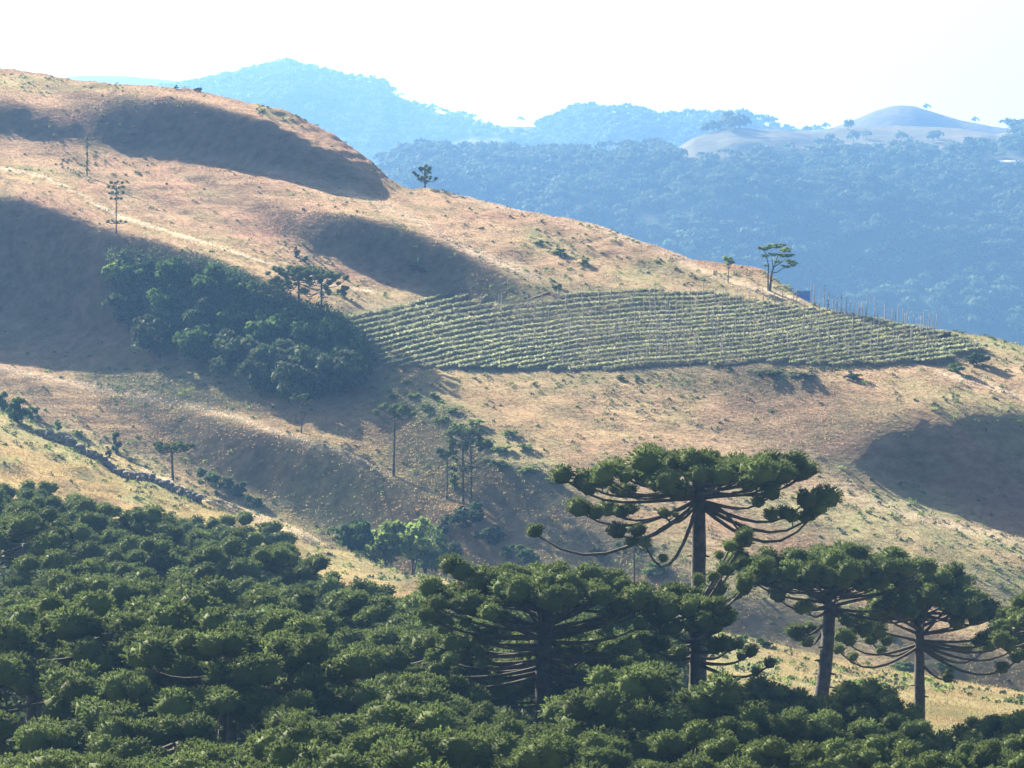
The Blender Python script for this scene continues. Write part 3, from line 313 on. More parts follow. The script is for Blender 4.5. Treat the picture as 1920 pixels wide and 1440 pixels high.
[-5,-1,1,0,0,-1,0,1,0,1,0,1,-1,0,1,-1,1,-1,1,-1,0,0,0,0,0,1,0,-1,0,0,0,0,0,0,0,0,0,1,-1,1,-1,1,-1,1,-10,-8,-9,-12,-5,-6,-3,-2,0,2,3,4,3,3,2,1,2,2,3,3,2,4,4,2,4,2,2,2,1,1,1,1,0,0,1,-1,0,0,1,-1,0,1,-1,-5,-10,-9,-3,-1,0,2,2,1,0,1,0,0,-1,0,-1,0,1,0,0,1,1,2,1,1,0,0,-1,-1,-1,0,-3,-2,-4,-2,2,1,2,0,2,1,0,-1,-1,1,-1,0,0,-1,0,-1,0,-1,0,0,0,0,-1,1,-1,0,0,1,-1,0,0,0,0,0,0,0,0,0,0,0,0,0,0,0,-1,0,1,0,0,0,0,0,0,-1,0,0,0,0,1,0,0,0,0,-1,0,0,0,0,0,0,0,0,0],
[-6,0,0,0,0,0,0,0,1,-1,1,0,1,1,-1,0,0,0,0,0,1,-1,0,1,-1,0,0,1,-1,0,0,1,-1,1,-1,0,0,0,0,0,0,0,0,0,1,-1,1,0,-8,-10,-13,-13,-5,-4,-1,0,2,2,5,3,3,2,2,1,3,2,2,5,3,3,4,2,3,1,1,1,2,1,0,1,0,-1,0,1,-1,0,0,1,-1,-5,-10,-7,-3,-2,0,2,2,2,1,-1,-1,-1,0,-1,0,-1,0,1,0,0,1,0,1,0,2,1,2,1,1,-2,-3,-5,-5,-3,1,5,3,0,0,-2,0,0,1,0,0,-1,0,-1,-1,0,0,-1,1,-1,1,-1,1,0,-1,0,1,0,-1,0,0,0,0,1,0,-1,0,0,0,0,0,0,0,0,0,0,0,0,0,-1,0,1,0,0,0,0,0,-1,0,0,0,1,0,0,0,0,0,0,0,0,0],
[-7,1,0,1,-1,0,0,1,-1,1,0,1,0,0,0,1,-1,1,-1,1,-1,1,0,-1,0,0,0,0,0,1,0,-1,1,-1,1,0,0,-1,1,-1,1,-1,0,0,0,1,-1,0,0,0,0,-3,-13,-17,-11,-4,-3,-1,-1,3,3,4,3,3,1,2,3,1,4,3,4,3,3,4,2,2,0,2,1,1,1,1,-1,0,1,-1,0,0,1,0,-1,-6,-7,-6,-3,-3,1,1,1,2,0,0,-2,-1,-1,1,-1,-1,0,0,-1,0,0,1,1,2,2,1,1,1,0,-1,-4,-4,-5,-4,-3,0,1,4,3,1,1,1,0,1,-2,0,0,0,0,0,-1,1,-1,1,-1,0,1,0,-1,0,1,0,0,-1,0,0,0,1,0,0,-1,0,0,0,1,0,-1,0,0,0,0,1,-1,0,0,0,0,0,-1,1,0,0,0,0,0,0,0,0,-1,0,0,0,0],
[-6,0,1,-1,1,0,0,-1,0,0,1,0,0,1,1,-1,0,0,1,-1,0,0,0,0,1,0,0,-1,1,-1,0,0,0,0,0,0,0,1,-1,1,-1,0,1,-1,0,0,0,0,0,1,-1,1,-1,0,-9,-16,-13,-5,-4,-4,-1,0,3,4,4,3,1,3,1,3,2,4,3,3,4,2,4,1,2,1,1,1,2,0,0,0,1,-1,0,0,1,0,-3,-4,-6,-4,-3,-3,0,1,1,-1,0,-1,0,-1,0,-1,0,-1,0,-1,0,0,0,1,0,2,1,1,1,1,1,-1,-3,-5,-4,-4,-3,-2,-2,0,0,2,2,4,4,2,-1,0,0,0,0,0,0,0,1,0,-1,0,1,0,0,0,-1,1,0,0,0,0,-1,0,1,0,0,0,-1,0,1,0,0,-1,0,0,1,0,-1,0,0,0,1,-1,0,0,0,0,0,0,0,-1,1,0,0,0,0],
[-7,1,0,0,0,0,0,0,0,0,0,0,1,0,0,1,1,-1,0,0,1,-1,0,1,-1,0,0,1,-1,0,0,0,0,1,-1,0,0,0,0,0,0,1,-1,1,0,-1,0,1,0,-1,0,0,0,1,-1,0,-5,-15,-16,-5,-5,-3,-2,-1,2,3,4,3,3,2,2,2,2,3,3,4,2,3,2,2,3,2,2,1,1,2,-1,1,-1,0,0,0,0,-1,-2,-3,-5,-4,-3,-3,0,0,0,0,-1,0,-1,0,-1,0,-1,0,0,-1,0,0,0,0,0,1,1,0,1,1,0,-1,-3,-2,-2,-2,-2,-1,-2,-1,0,0,2,3,6,0,-2,0,1,-1,1,-1,0,0,1,0,0,0,0,0,0,0,0,0,0,0,0,0,0,0,0,-1,1,0,0,-1,0,1,0,0,-1,0,1,0,-1,0,0,1,0,-1,0,0,0,0,0,1,0,-1,0,0,0],
[-7,0,0,1,1,0,0,-1,0,0,0,1,0,0,1,0,0,1,-1,0,0,0,1,-1,0,0,0,0,0,1,0,0,-1,0,1,-1,0,0,0,0,0,0,0,0,0,1,0,-1,0,0,1,-1,1,-1,1,-1,0,0,0,-14,-18,-7,-5,-2,-2,0,0,1,2,2,2,1,3,2,2,3,4,2,3,3,1,3,3,2,3,2,1,1,2,0,0,0,0,0,-1,-2,-3,-2,-4,-3,-3,-1,-1,1,-1,-1,0,0,-1,-1,0,-1,-1,0,-1,0,0,-1,1,-1,0,0,0,0,1,0,1,-1,0,-1,-1,-2,-1,-1,-2,-1,-1,0,0,4,5,0,-3,1,0,1,0,0,0,0,0,0,0,0,1,-1,0,0,0,0,0,0,0,0,0,0,0,0,0,0,0,0,0,-1,1,0,0,-1,1,0,0,-1,0,1,0,0,-1,0,0,0,0,1,0,0,0],
[-7,0,0,1,0,0,0,1,0,-1,0,0,0,1,0,0,1,0,0,1,-1,1,-1,0,1,0,0,-1,1,-1,0,0,1,-1,0,1,0,-1,1,0,0,-1,1,-1,0,0,0,0,0,1,-1,1,-1,0,0,0,0,1,-1,0,1,-14,-19,-6,-2,-3,0,0,-1,0,0,0,0,0,1,1,2,4,3,2,3,3,3,4,3,3,3,1,1,2,1,0,1,-1,0,-1,0,-2,-2,-2,-3,-1,-1,-2,0,-1,0,-2,0,-1,-1,0,-1,-1,0,-2,0,0,-1,0,0,0,0,-1,0,1,0,2,0,0,0,-1,-1,-2,0,-2,-1,-2,-1,0,1,4,3,-1,0,1,0,0,1,0,-1,0,0,0,0,1,0,-1,0,0,1,0,-1,0,0,1,-1,0,0,1,-1,0,0,0,0,0,-1,1,0,0,-1,1,0,0,-1,0,1,0,0,-1,0,0,0,0,0],
[-8,0,1,0,0,1,1,-1,0,1,-1,-1,1,0,0,1,0,1,1,-1,0,0,0,0,0,0,0,1,-1,0,0,0,0,0,0,0,0,1,-1,0,0,1,-1,1,-1,0,0,0,1,-1,0,0,0,0,0,1,0,-1,1,0,-1,0,0,-17,-16,-3,-2,0,1,1,0,-1,-2,-1,-2,-1,-1,-1,1,3,4,2,2,3,3,2,4,3,3,2,1,2,0,2,0,1,-1,-1,-1,-1,-1,-2,-1,-1,-1,-1,-2,0,-1,-1,0,-1,-1,-1,-2,0,-1,-1,0,0,-1,0,0,0,0,0,1,0,1,0,0,0,0,0,-1,-1,-1,-1,-1,-2,-1,0,4,4,0,-1,1,1,-1,0,1,0,-1,0,0,0,0,1,0,0,-1,0,1,0,0,-1,1,0,-1,0,1,-1,0,1,-1,0,1,-1,0,0,0,0,0,-1,1,0,0,-1,0,1,0,0,0,0,0],
[-9,0,0,1,0,1,0,1,0,-1,0,1,0,-1,1,1,0,0,0,1,1,-1,1,0,-1,0,0,0,0,1,-1,1,-1,1,0,-1,0,0,0,0,0,0,0,0,1,0,0,0,-1,0,1,-1,1,0,0,-1,0,0,0,0,0,1,0,-1,-7,-19,-7,-2,0,1,1,1,0,-2,-1,-2,-2,-1,-1,0,0,1,1,1,1,2,1,3,3,2,4,3,2,2,1,1,0,1,0,0,-1,-1,-1,-1,-2,-1,0,-1,-1,0,-2,-1,-1,-1,0,-1,-1,-1,-1,0,-1,0,-1,0,0,0,-1,1,0,1,1,1,0,0,-1,0,0,-1,-2,-1,-2,-1,-2,0,4,5,1,0,0,-1,1,0,1,0,0,1,0,0,-1,0,1,0,-1,0,0,1,0,0,0,0,-1,1,0,-1,1,-1,0,1,-1,0,0,0,0,0,0,0,0,0,0,0,0,0,0,0,-1],
[-11,0,0,-1,2,-1,1,1,0,1,0,0,0,1,0,-1,1,0,1,1,0,1,0,0,0,0,0,0,0,0,1,-1,1,-1,0,1,0,-1,1,-1,1,-1,1,-1,0,0,0,0,0,1,-1,0,0,0,0,0,0,1,-1,0,1,-1,0,0,0,-2,-18,-8,-4,0,1,1,0,0,-2,-2,-1,-1,-1,-1,-2,-1,0,0,0,1,1,1,1,3,2,2,3,2,3,1,3,1,1,0,1,0,-1,-1,-1,0,-2,0,-1,-1,0,0,-1,0,-2,-1,0,-1,-1,-2,0,-1,-1,0,-1,-1,1,-1,1,0,0,0,1,0,1,0,-1,0,0,-1,0,-2,-2,-2,-2,-2,1,3,3,5,1,0,0,0,1,0,1,0,1,-1,-1,0,2,0,0,0,0,0,0,0,0,0,-1,1,-1,1,-1,0,1,-1,1,-1,0,1,-1,0,0,0,0,0,0,0,-1,0,1],
[-16,0,0,0,0,1,0,1,1,1,1,0,1,0,0,1,-1,1,0,0,1,1,0,1,1,0,1,0,1,-1,0,0,0,0,0,0,0,1,-1,1,-1,0,0,1,-1,0,0,0,0,0,0,1,-1,0,0,1,-1,0,0,1,-1,0,0,1,-1,0,0,-17,-7,-5,-1,1,1,-1,-1,-1,-2,-1,-1,-2,0,-1,-2,0,0,0,0,1,0,1,1,3,2,2,1,3,2,1,2,1,1,1,0,0,0,-1,0,-1,0,-1,0,-1,0,-1,1,-1,-1,-1,-1,0,-2,-1,0,-2,-1,0,-1,0,-1,0,0,0,1,0,0,0,0,0,0,0,0,-1,0,-2,-1,-3,-1,-2,-1,-1,2,3,3,4,1,1,0,0,0,0,1,1,0,0,1,0,0,0,1,-1,1,0,0,0,0,0,0,0,-1,1,-1,1,-1,0,1,-1,0,1,-1,0,0,0,0,0,0],
[-22,-1,0,1,0,0,1,1,1,1,1,1,0,1,0,0,1,0,0,1,0,1,1,1,1,1,0,0,1,0,1,1,0,1,0,0,0,0,0,0,0,1,-1,0,1,-1,0,1,0,-1,1,-1,0,1,0,-1,1,-1,1,-1,0,1,-1,0,1,0,0,-2,-13,-8,-4,0,0,-1,-1,-1,-1,-1,-2,0,-2,-1,-1,-1,0,-1,0,0,1,0,1,0,2,1,3,1,2,2,2,2,1,1,1,0,1,-1,0,0,-1,1,-1,0,-1,0,-1,0,-1,1,-1,-2,0,-1,-2,0,-1,-2,-1,-1,0,0,0,0,-1,0,0,0,0,1,0,0,-1,1,-1,0,-1,0,-2,-2,-1,-1,-3,-1,0,-2,1,1,1,3,2,3,2,1,0,2,0,1,0,1,-1,1,1,0,1,0,0,-1,1,-1,1,-1,1,-1,1,-1,0,1,-1,0,0,0,0,0,0,0,0],
[-26,1,-1,0,0,1,1,0,1,1,0,1,0,0,1,0,0,0,1,0,0,1,1,1,2,1,0,1,0,1,0,0,1,1,2,0,1,0,1,0,1,0,0,0,0,1,0,-1,0,0,0,0,1,-1,0,0,0,1,-1,0,0,0,1,-1,0,0,0,0,-3,-9,-7,-5,0,0,0,-1,-2,-2,-1,-2,-1,-1,0,-1,-1,0,-1,0,0,0,1,0,0,2,0,2,1,2,1,2,2,1,1,2,0,1,0,-1,1,-1,0,0,0,0,0,0,0,-1,-1,0,-1,0,-1,-2,-1,0,-2,-1,-1,-1,-1,0,-1,0,0,1,0,-1,0,1,0,0,0,0,0,-1,0,0,-1,-1,-1,-1,-1,-1,-1,-1,0,-1,0,0,-1,0,1,0,0,1,2,1,4,3,2,1,1,-1,0,1,0,0,0,1,0,0,0,0,0,-1,1,-1,1,-1,0,0,0,0,0],
[-26,-1,1,-1,-1,1,0,1,1,0,0,0,1,0,0,1,0,1,0,0,1,0,0,1,0,0,2,0,0,1,0,1,1,1,0,2,0,0,0,1,1,1,1,1,2,0,0,0,1,0,-1,1,-1,1,0,0,0,0,0,0,1,-1,0,0,0,0,0,0,1,-5,-8,-6,-4,1,-1,-2,-1,-2,-1,-1,-1,-2,-1,-1,-1,0,0,-1,0,0,0,1,0,0,1,1,1,1,2,1,1,2,2,0,1,1,1,0,0,0,0,0,0,0,0,0,0,0,0,0,0,-2,0,0,-1,-2,-1,-1,-2,-1,-1,-1,0,-1,0,-1,0,0,1,-1,1,-1,1,1,-1,0,0,0,0,-1,0,0,-2,0,0,-1,0,0,-1,0,1,-1,0,-1,1,-1,-1,0,-1,-1,0,2,3,4,4,1,0,0,0,1,-1,1,-1,1,0,0,-1,1,-1,1,-1,0,0,0,0],
[-26,0,-1,0,0,-2,0,0,0,0,1,0,1,1,1,0,1,0,1,0,0,0,1,0,0,1,-1,1,0,1,0,1,0,0,1,-1,1,1,0,0,0,1,2,1,1,1,1,0,0,0,0,0,1,0,1,1,1,0,1,1,0,1,-1,1,-1,1,-1,1,-1,0,-5,-5,-6,-3,0,-1,-2,-1,-2,-2,-2,0,-1,-1,-1,-1,-1,0,0,0,-1,0,0,1,0,1,1,1,0,2,1,1,1,1,2,0,1,1,0,1,0,0,0,0,0,0,0,0,1,0,-1,1,-1,0,-1,-1,0,-2,-1,-2,-1,-1,-2,0,-1,-1,0,0,-1,1,-1,1,0,0,0,1,0,-1,0,0,0,-1,0,0,-1,0,0,-1,1,0,0,1,-1,1,0,0,0,-1,0,-1,-2,0,-2,0,1,2,4,4,1,-1,1,-1,2,0,0,0,0,-1,1,-1,0,-1,1,-1,0],
[-26,0,0,-1,-1,0,-2,-1,-2,0,1,1,0,1,1,2,1,0,1,1,0,1,0,0,0,0,1,0,1,-1,1,0,1,0,-1,1,-1,0,0,1,0,0,1,1,0,1,0,1,0,1,0,0,0,1,0,1,1,0,1,1,1,0,3,1,2,-1,1,-1,0,0,-1,-4,-5,-4,-3,-1,-1,-2,-2,-2,-1,-2,-1,-1,0,-1,0,-1,-1,0,0,-1,1,-1,1,0,0,1,1,0,1,1,1,2,0,2,0,1,1,0,1,0,1,0,0,0,0,0,0,0,1,0,1,-1,1,0,-1,-1,-1,-1,-2,-2,-1,-2,-2,0,-1,-1,0,-1,0,0,1,0,1,0,0,0,0,-1,0,0,0,-1,0,0,-1,0,0,0,-1,1,1,0,0,1,0,1,-1,1,0,-1,0,-1,-3,-1,-1,-1,2,2,3,4,0,1,0,0,-1,1,0,0,0,0,-1,0,0],
[-25,0,0,0,-1,-1,-1,-2,-1,-1,-2,0,0,0,1,0,2,2,1,1,2,0,1,1,0,1,0,0,1,0,1,0,-1,0,1,-1,0,0,0,0,0,0,-1,1,0,0,1,1,0,0,1,0,0,-1,1,1,-1,2,0,0,1,1,1,2,1,1,2,2,1,1,0,-3,-2,-4,-4,-2,-2,-3,-2,-1,-2,-1,-2,0,-2,-1,-1,0,-1,0,0,0,0,0,0,-1,1,0,1,0,1,1,1,0,1,1,1,1,1,1,0,0,0,1,0,0,1,0,0,1,0,0,0,1,0,0,0,1,-1,0,-1,-2,-2,-2,-1,-3,-1,-1,-1,-1,0,0,-1,1,1,0,0,1,-1,0,0,0,-1,0,-1,0,-1,0,0,0,1,-1,0,0,1,0,1,0,2,0,1,0,0,0,0,-1,-2,-1,-1,-1,-1,-2,1,1,2,2,4,1,0,0,0,-1,-1,0,-1],
[-25,0,0,0,1,-1,0,-1,-1,-1,-1,-2,-1,-1,-1,0,-1,1,1,1,1,2,2,1,1,0,1,2,-1,2,0,0,1,0,0,0,-1,0,1,-1,0,0,0,-1,1,0,0,0,0,1,0,0,0,1,0,-1,1,-1,0,0,0,2,0,1,1,2,1,3,2,1,3,0,-2,-2,-2,-4,-3,-2,-2,-3,-1,-2,-1,-2,0,-1,-1,-1,0,-1,-1,0,0,0,0,0,0,0,0,1,0,0,1,1,1,0,2,0,1,0,1,1,1,-1,1,1,-1,1,1,-1,1,0,1,0,0,1,1,0,1,0,0,-1,-1,-2,-1,0,-2,-1,-2,-1,-1,-2,-1,0,0,1,0,0,-1,0,-1,0,0,0,0,-1,0,0,-1,-1,0,0,0,1,-1,1,1,1,0,1,1,0,1,0,0,1,0,0,-1,-1,-1,0,-2,-1,-2,0,-1,0,1,1,2,2,1,-1,-1],
[-24,0,0,-1,0,1,-1,1,0,-1,0,-1,-2,0,-2,-1,0,-2,-1,1,0,0,0,2,1,2,1,1,2,0,1,1,1,1,0,0,1,-1,0,0,0,0,0,0,-1,0,0,-1,1,0,0,1,0,0,0,0,-1,0,0,0,0,0,1,-1,1,1,1,1,2,3,1,3,1,0,-3,-2,-2,-3,-2,-2,-2,-1,-2,-1,-1,-1,0,-1,-1,0,-1,0,-1,0,0,0,0,0,0,0,1,0,0,1,1,1,-1,2,0,1,1,0,0,1,1,0,1,0,-1,1,0,1,0,1,0,1,0,1,1,0,1,1,1,1,-1,0,0,-1,0,-2,-1,-2,-1,-3,-2,-1,0,-2,0,-1,0,-2,0,0,-1,0,0,0,-1,1,-1,0,0,-1,0,0,0,0,1,0,0,2,0,0,2,0,0,1,0,1,-1,0,0,0,0,-1,-2,-1,-1,0,-2,0,0,2,0],
[-26,1,0,1,0,0,0,0,0,0,0,-1,1,-2,0,-1,-1,0,-1,-2,0,0,-1,-1,1,0,1,1,1,2,1,2,1,1,0,1,1,0,0,0,0,0,0,-1,0,0,0,1,-1,0,1,-1,1,0,-1,0,1,-1,0,0,0,0,-1,1,0,0,0,1,1,1,1,2,2,0,1,-1,-1,-1,-2,-1,-1,-2,-1,-1,-2,-1,-1,-1,0,-1,1,-1,0,-1,0,1,-1,0,1,0,0,0,1,0,-1,1,1,0,1,0,1,1,0,1,0,0,0,1,1,0,0,0,0,0,1,0,1,0,1,1,1,1,2,1,1,0,0,0,0,0,-2,0,-2,-2,-2,-2,-3,-1,-1,-1,-1,0,-1,-1,0,-1,0,-1,0,-1,0,-1,0,0,0,-1,0,0,0,0,1,-1,1,1,0,1,1,0,1,0,2,-1,1,0,0,0,1,0,-1,0,0,-1,0,-1,1],
[-25,0,0,0,0,0,1,0,0,1,-1,1,-1,0,0,0,-1,-1,0,0,-1,-1,0,-1,-1,0,-1,-1,1,0,1,1,1,2,2,1,0,2,0,1,0,0,0,0,0,0,-1,0,1,0,-1,1,-1,0,1,0,-1,1,-1,0,1,-1,0,0,-1,0,1,-1,0,0,1,0,1,0,1,3,0,1,0,-1,-2,-1,-1,-2,0,-1,-1,-1,0,-1,-1,0,-1,1,-1,0,0,0,0,0,0,1,-1,0,2,0,0,1,0,1,-1,1,1,0,0,1,1,-1,1,0,1,0,0,0,1,0,0,0,0,1,0,2,0,2,1,0,1,0,-1,0,0,-1,-1,0,-2,-2,-1,-2,-1,0,-2,-1,0,-1,-1,0,-1,-1,0,-1,0,-1,-1,0,-1,0,0,0,-1,0,0,1,0,0,1,0,2,0,1,1,-1,2,0,0,0,1,0,0,1,0,0,0,1,0,0],
[-27,1,1,0,0,1,-1,0,1,0,0,0,0,0,-1,0,0,1,-1,0,0,0,0,0,-1,-1,0,0,-2,0,0,-1,0,0,1,1,2,0,2,0,1,1,0,1,0,0,1,0,0,-1,1,-1,1,0,-1,0,1,-1,1,0,-1,0,0,0,0,0,-1,1,0,-1,0,-1,0,1,1,1,2,1,1,0,0,-1,-2,0,-2,-1,-1,0,-2,0,-1,0,0,-1,0,0,0,0,-1,0,1,-1,1,1,-1,0,1,0,0,1,1,0,0,1,0,0,0,1,0,1,0,1,0,1,-1,0,0,1,0,0,1,0,1,-1,1,1,-1,1,0,0,0,0,0,-2,0,-1,-1,0,-1,-1,0,-1,-1,-1,0,-2,0,-1,-1,0,-1,0,-1,-1,0,0,-1,-1,0,0,0,0,0,1,0,1,0,1,0,1,1,0,0,0,1,0,1,1,0,0,1,1,-1,0,0],
[-27,0,0,1,1,-1,1,0,0,0,1,0,-1,1,0,0,0,-1,1,0,0,-1,0,0,1,0,0,-1,1,-1,-1,0,0,0,-1,0,-1,1,0,1,0,0,1,0,0,0,1,0,1,1,1,1,-1,0,1,0,-1,0,0,0,0,0,1,-1,1,-1,1,-1,0,0,-1,1,-1,0,0,1,2,1,1,1,-1,-1,0,-1,-1,-1,-1,-1,0,-1,0,-1,-1,0,0,-1,0,0,0,1,-1,1,-1,0,1,0,0,0,1,-1,1,0,1,0,1,0,1,0,0,0,1,0,0,0,1,0,1,0,0,1,0,-1,0,1,0,-1,1,-1,1,0,0,0,0,0,0,0,0,-1,0,-1,0,-1,-1,-1,-1,0,-2,0,-1,-1,0,-1,1,-1,0,-1,-1,0,0,0,0,0,0,0,0,0,1,1,0,0,1,0,0,1,0,1,0,0,0,1,0,0,1,1,0],
[-27,0,1,0,0,1,0,0,0,0,0,0,1,-1,0,0,0,0,0,0,0,1,0,0,0,0,0,1,-1,1,0,0,0,-1,1,-1,1,0,-1,0,0,-1,-1,-1,0,-1,-1,1,0,2,0,2,2,0,1,0,0,0,0,0,0,0,0,0,0,1,-1,1,-1,1,0,-1,0,0,0,0,1,1,1,0,1,0,0,-2,0,-1,-1,-1,-1,0,-1,-1,0,0,-1,0,0,0,0,-1,0,0,1,0,-1,1,0,0,0,1,0,0,0,1,0,1,-1,1,1,0,0,0,1,0,0,1,0,1,0,0,0,1,0,0,-1,1,-1,1,-1,1,0,0,0,0,0,0,0,0,0,0,-1,0,-1,0,-2,0,-1,0,-1,0,-1,0,-1,1,-1,0,0,0,-1,0,0,-1,0,0,1,0,0,0,1,0,0,0,1,-1,1,0,0,0,2,0,0,1,0,0,1],
[-27,0,0,0,1,0,1,0,0,1,-1,0,0,0,0,0,0,0,0,0,0,0,1,0,0,0,0,0,1,0,0,1,0,1,-1,1,0,0,1,0,0,0,-1,0,-3,-1,-3,-2,-2,0,1,1,2,2,1,2,1,1,-1,0,0,1,-1,1,0,0,1,0,0,0,0,0,0,0,0,0,0,1,1,1,0,0,0,-1,-1,-1,0,-1,-1,-1,-1,0,0,-1,0,0,-1,0,0,0,0,0,0,0,0,0,0,1,0,0,0,0,1,-1,0,0,1,0,0,1,0,1,0,1,0,0,1,0,1,-1,1,0,0,0,1,0,1,-1,0,0,0,0,0,1,0,-1,0,1,-1,0,0,-1,0,0,0,-1,0,-1,1,-1,0,0,1,-1,0,0,0,-1,1,-1,0,0,0,0,-1,1,-1,0,0,1,-1,1,0,1,-1,0,0,1,-1,1,1,0,1,0,1],
[-28,0,0,1,0,1,0,1,0,0,1,0,0,0,0,-1,0,0,-1,0,0,1,0,0,1,0,0,1,0,0,0,0,0,1,1,0,0,1,1,0,1,1,1,-1,1,-2,-1,-4,-3,-4,-2,-2,0,2,2,2,2,1,2,1,0,0,1,0,0,0,0,0,1,0,0,1,-1,0,1,0,0,0,0,1,0,1,-1,1,-1,-1,-1,-1,0,-1,0,-1,-1,0,0,-1,0,0,0,-1,0,0,0,0,0,0,1,-1,0,0,0,1,0,0,1,0,0,1,0,0,0,0,1,-1,1,1,0,0,0,2,-1,1,1,0,0,0,0,0,1,-1,0,1,0,0,-1,1,0,0,0,0,-1,1,0,-1,1,0,0,0,0,0,0,1,-1,0,1,0,0,0,-1,1,-1,0,0,-1,0,-1,1,0,0,-1,1,0,0,0,0,0,1,-1,1,0,0,0,1,1,-1],
[-27,0,0,0,0,-1,1,1,1,0,0,0,0,0,0,0,0,0,0,0,0,-1,0,1,0,0,1,0,0,0,1,0,1,-1,1,1,1,0,0,1,1,1,1,2,0,1,0,-1,-3,-3,-5,-3,-3,-2,-1,0,2,2,2,2,2,0,1,0,1,0,1,0,1,0,1,-1,1,0,0,0,0,1,0,0,1,0,0,-1,0,0,-1,0,-2,-1,0,-1,0,-1,-1,0,1,-1,-1,1,0,0,-1,0,1,-1,0,0,1,0,0,0,0,1,-1,1,0,-1,1,0,0,0,0,1,1,0,0,1,0,0,1,1,0,0,1,0,0,1,0,0,0,-1,0,0,1,0,0,0,0,0,1,0,0,0,0,1,1,0,0,1,0,0,0,0,0,0,0,0,0,-1,0,0,-1,1,-1,0,-1,0,0,1,0,0,0,0,1,0,-1,1,0,-1,1,1,-1,0,1],
[-28,0,0,0,0,1,-1,0,0,1,1,1,1,0,0,0,-1,0,-1,0,0,0,0,0,0,1,0,0,1,0,1,0,0,1,0,0,0,1,1,1,1,1,1,1,1,1,1,1,0,-2,-1,-3,-4,-4,-4,-3,-2,0,1,1,2,2,2,1,1,1,0,2,0,0,1,1,1,0,0,0,0,0,0,0,1,0,0,1,-1,0,-1,-2,0,-1,-1,0,-1,0,0,-1,-1,0,1,-1,0,-1,1,0,0,0,0,0,0,0,0,0,0,0,1,-1,1,0,0,0,0,0,1,0,-1,1,0,0,1,1,0,0,1,1,0,1,0,0,0,1,0,1,0,0,0,-1,0,0,1,0,0,0,0,1,1,0,1,1,1,0,0,0,0,0,0,0,0,0,0,0,-1,0,0,-1,0,0,0,0,0,-1,1,0,0,1,0,0,0,0,0,0,0,0,0,1,0],
[-28,0,0,0,0,0,1,-1,1,-1,1,0,0,1,0,1,1,-1,0,-1,0,0,0,0,0,0,0,1,0,1,0,0,1,0,0,1,1,0,0,1,0,1,1,1,3,1,1,2,1,1,-1,-1,-1,-1,-1,-3,-5,-5,-5,-2,-1,1,1,3,1,2,2,0,1,2,0,1,0,1,0,1,1,0,0,0,0,0,1,-1,1,-1,-1,0,-1,-1,-1,-1,-1,-1,0,0,0,0,-1,0,0,1,-1,0,0,0,0,0,0,0,0,1,0,0,0,0,0,0,0,0,0,1,-1,0,1,-1,1,0,1,-1,2,0,0,1,1,0,1,1,0,0,1,-1,0,0,0,1,0,0,0,0,0,1,1,1,1,1,1,0,0,1,0,0,0,0,-1,0,0,0,-1,0,0,0,-1,0,1,-1,0,-1,0,1,0,0,1,0,0,0,1,-1,0,1,-1,0,1,-1,1],
[-27,0,0,0,0,0,-1,1,0,0,0,0,0,0,1,0,0,1,0,0,-1,0,-1,0,0,0,1,-1,1,0,1,1,0,1,0,0,0,1,1,0,1,1,1,1,1,2,2,1,3,1,1,1,1,1,-1,0,0,0,-2,-5,-7,-7,-6,-2,1,1,2,2,2,1,2,1,1,1,1,0,0,0,1,1,0,0,0,1,-1,0,0,-1,-1,-1,-2,0,-1,0,-1,-1,0,-1,1,0,-1,0,1,-1,0,0,0,0,0,0,1,-1,0,0,0,1,0,0,0,0,0,0,0,0,0,0,0,1,-1,1,0,1,0,1,0,1,1,0,1,1,0,1,0,0,0,0,0,0,0,1,1,0,2,0,1,1,0,1,1,-1,1,0,-1,0,1,-1,-1,0,0,0,0,-1,0,0,-1,0,0,1,-1,0,0,1,0,0,0,1,-1,1,0,0,0,0,0,0,0],
[-27,0,0,0,0,0,0,0,0,0,0,0,0,1,0,0,0,0,1,0,0,-1,0,-1,0,0,0,0,0,1,0,0,1,0,1,1,1,0,0,0,1,0,1,1,1,2,2,3,2,2,3,0,0,0,0,1,0,-1,0,1,-1,1,-3,-6,-8,-10,-2,0,1,3,2,2,2,1,2,1,0,1,1,-1,1,1,0,0,0,0,0,-1,-1,-1,-1,-2,0,-2,0,0,-1,0,-1,0,1,-1,0,1,-1,1,0,0,-1,1,-1,1,0,0,0,0,0,1,-1,1,0,-1,0,1,-1,1,-1,0,1,-1,0,0,1,0,1,1,0,1,1,1,1,0,1,0,0,0,0,0,1,0,1,2,0,2,0,1,0,1,0,0,0,0,0,0,-1,0,1,-1,0,-1,0,0,0,-1,0,0,-1,0,0,0,0,0,1,0,1,-1,2,-1,0,0,0,0,0,1,-1],
[-26,0,0,-1,0,0,1,0,-1,1,-1,1,0,0,0,0,0,1,0,0,0,1,-1,0,-1,-1,0,0,0,0,0,1,0,1,0,1,0,0,1,1,0,1,0,2,0,2,1,2,2,3,2,3,1,-1,0,0,0,1,0,-1,1,-1,0,0,0,1,-8,-8,-10,-2,1,2,2,3,1,2,2,1,0,1,0,0,1,0,1,0,0,0,-1,-1,-1,-2,-2,-1,-1,-1,0,0,-1,0,0,0,0,0,1,0,-1,1,0,0,0,-1,1,0,0,0,0,0,1,-1,1,0,0,-1,1,-1,0,0,-1,1,0,0,1,0,0,0,1,1,1,0,1,2,0,1,1,0,1,0,0,1,1,1,1,0,1,0,1,0,0,1,-1,0,1,-1,0,0,-1,0,0,0,-1,0,-1,1,-1,0,0,-1,1,0,-1,0,0,1,0,1,0,1,-1,0,1,-1,0,0,1],
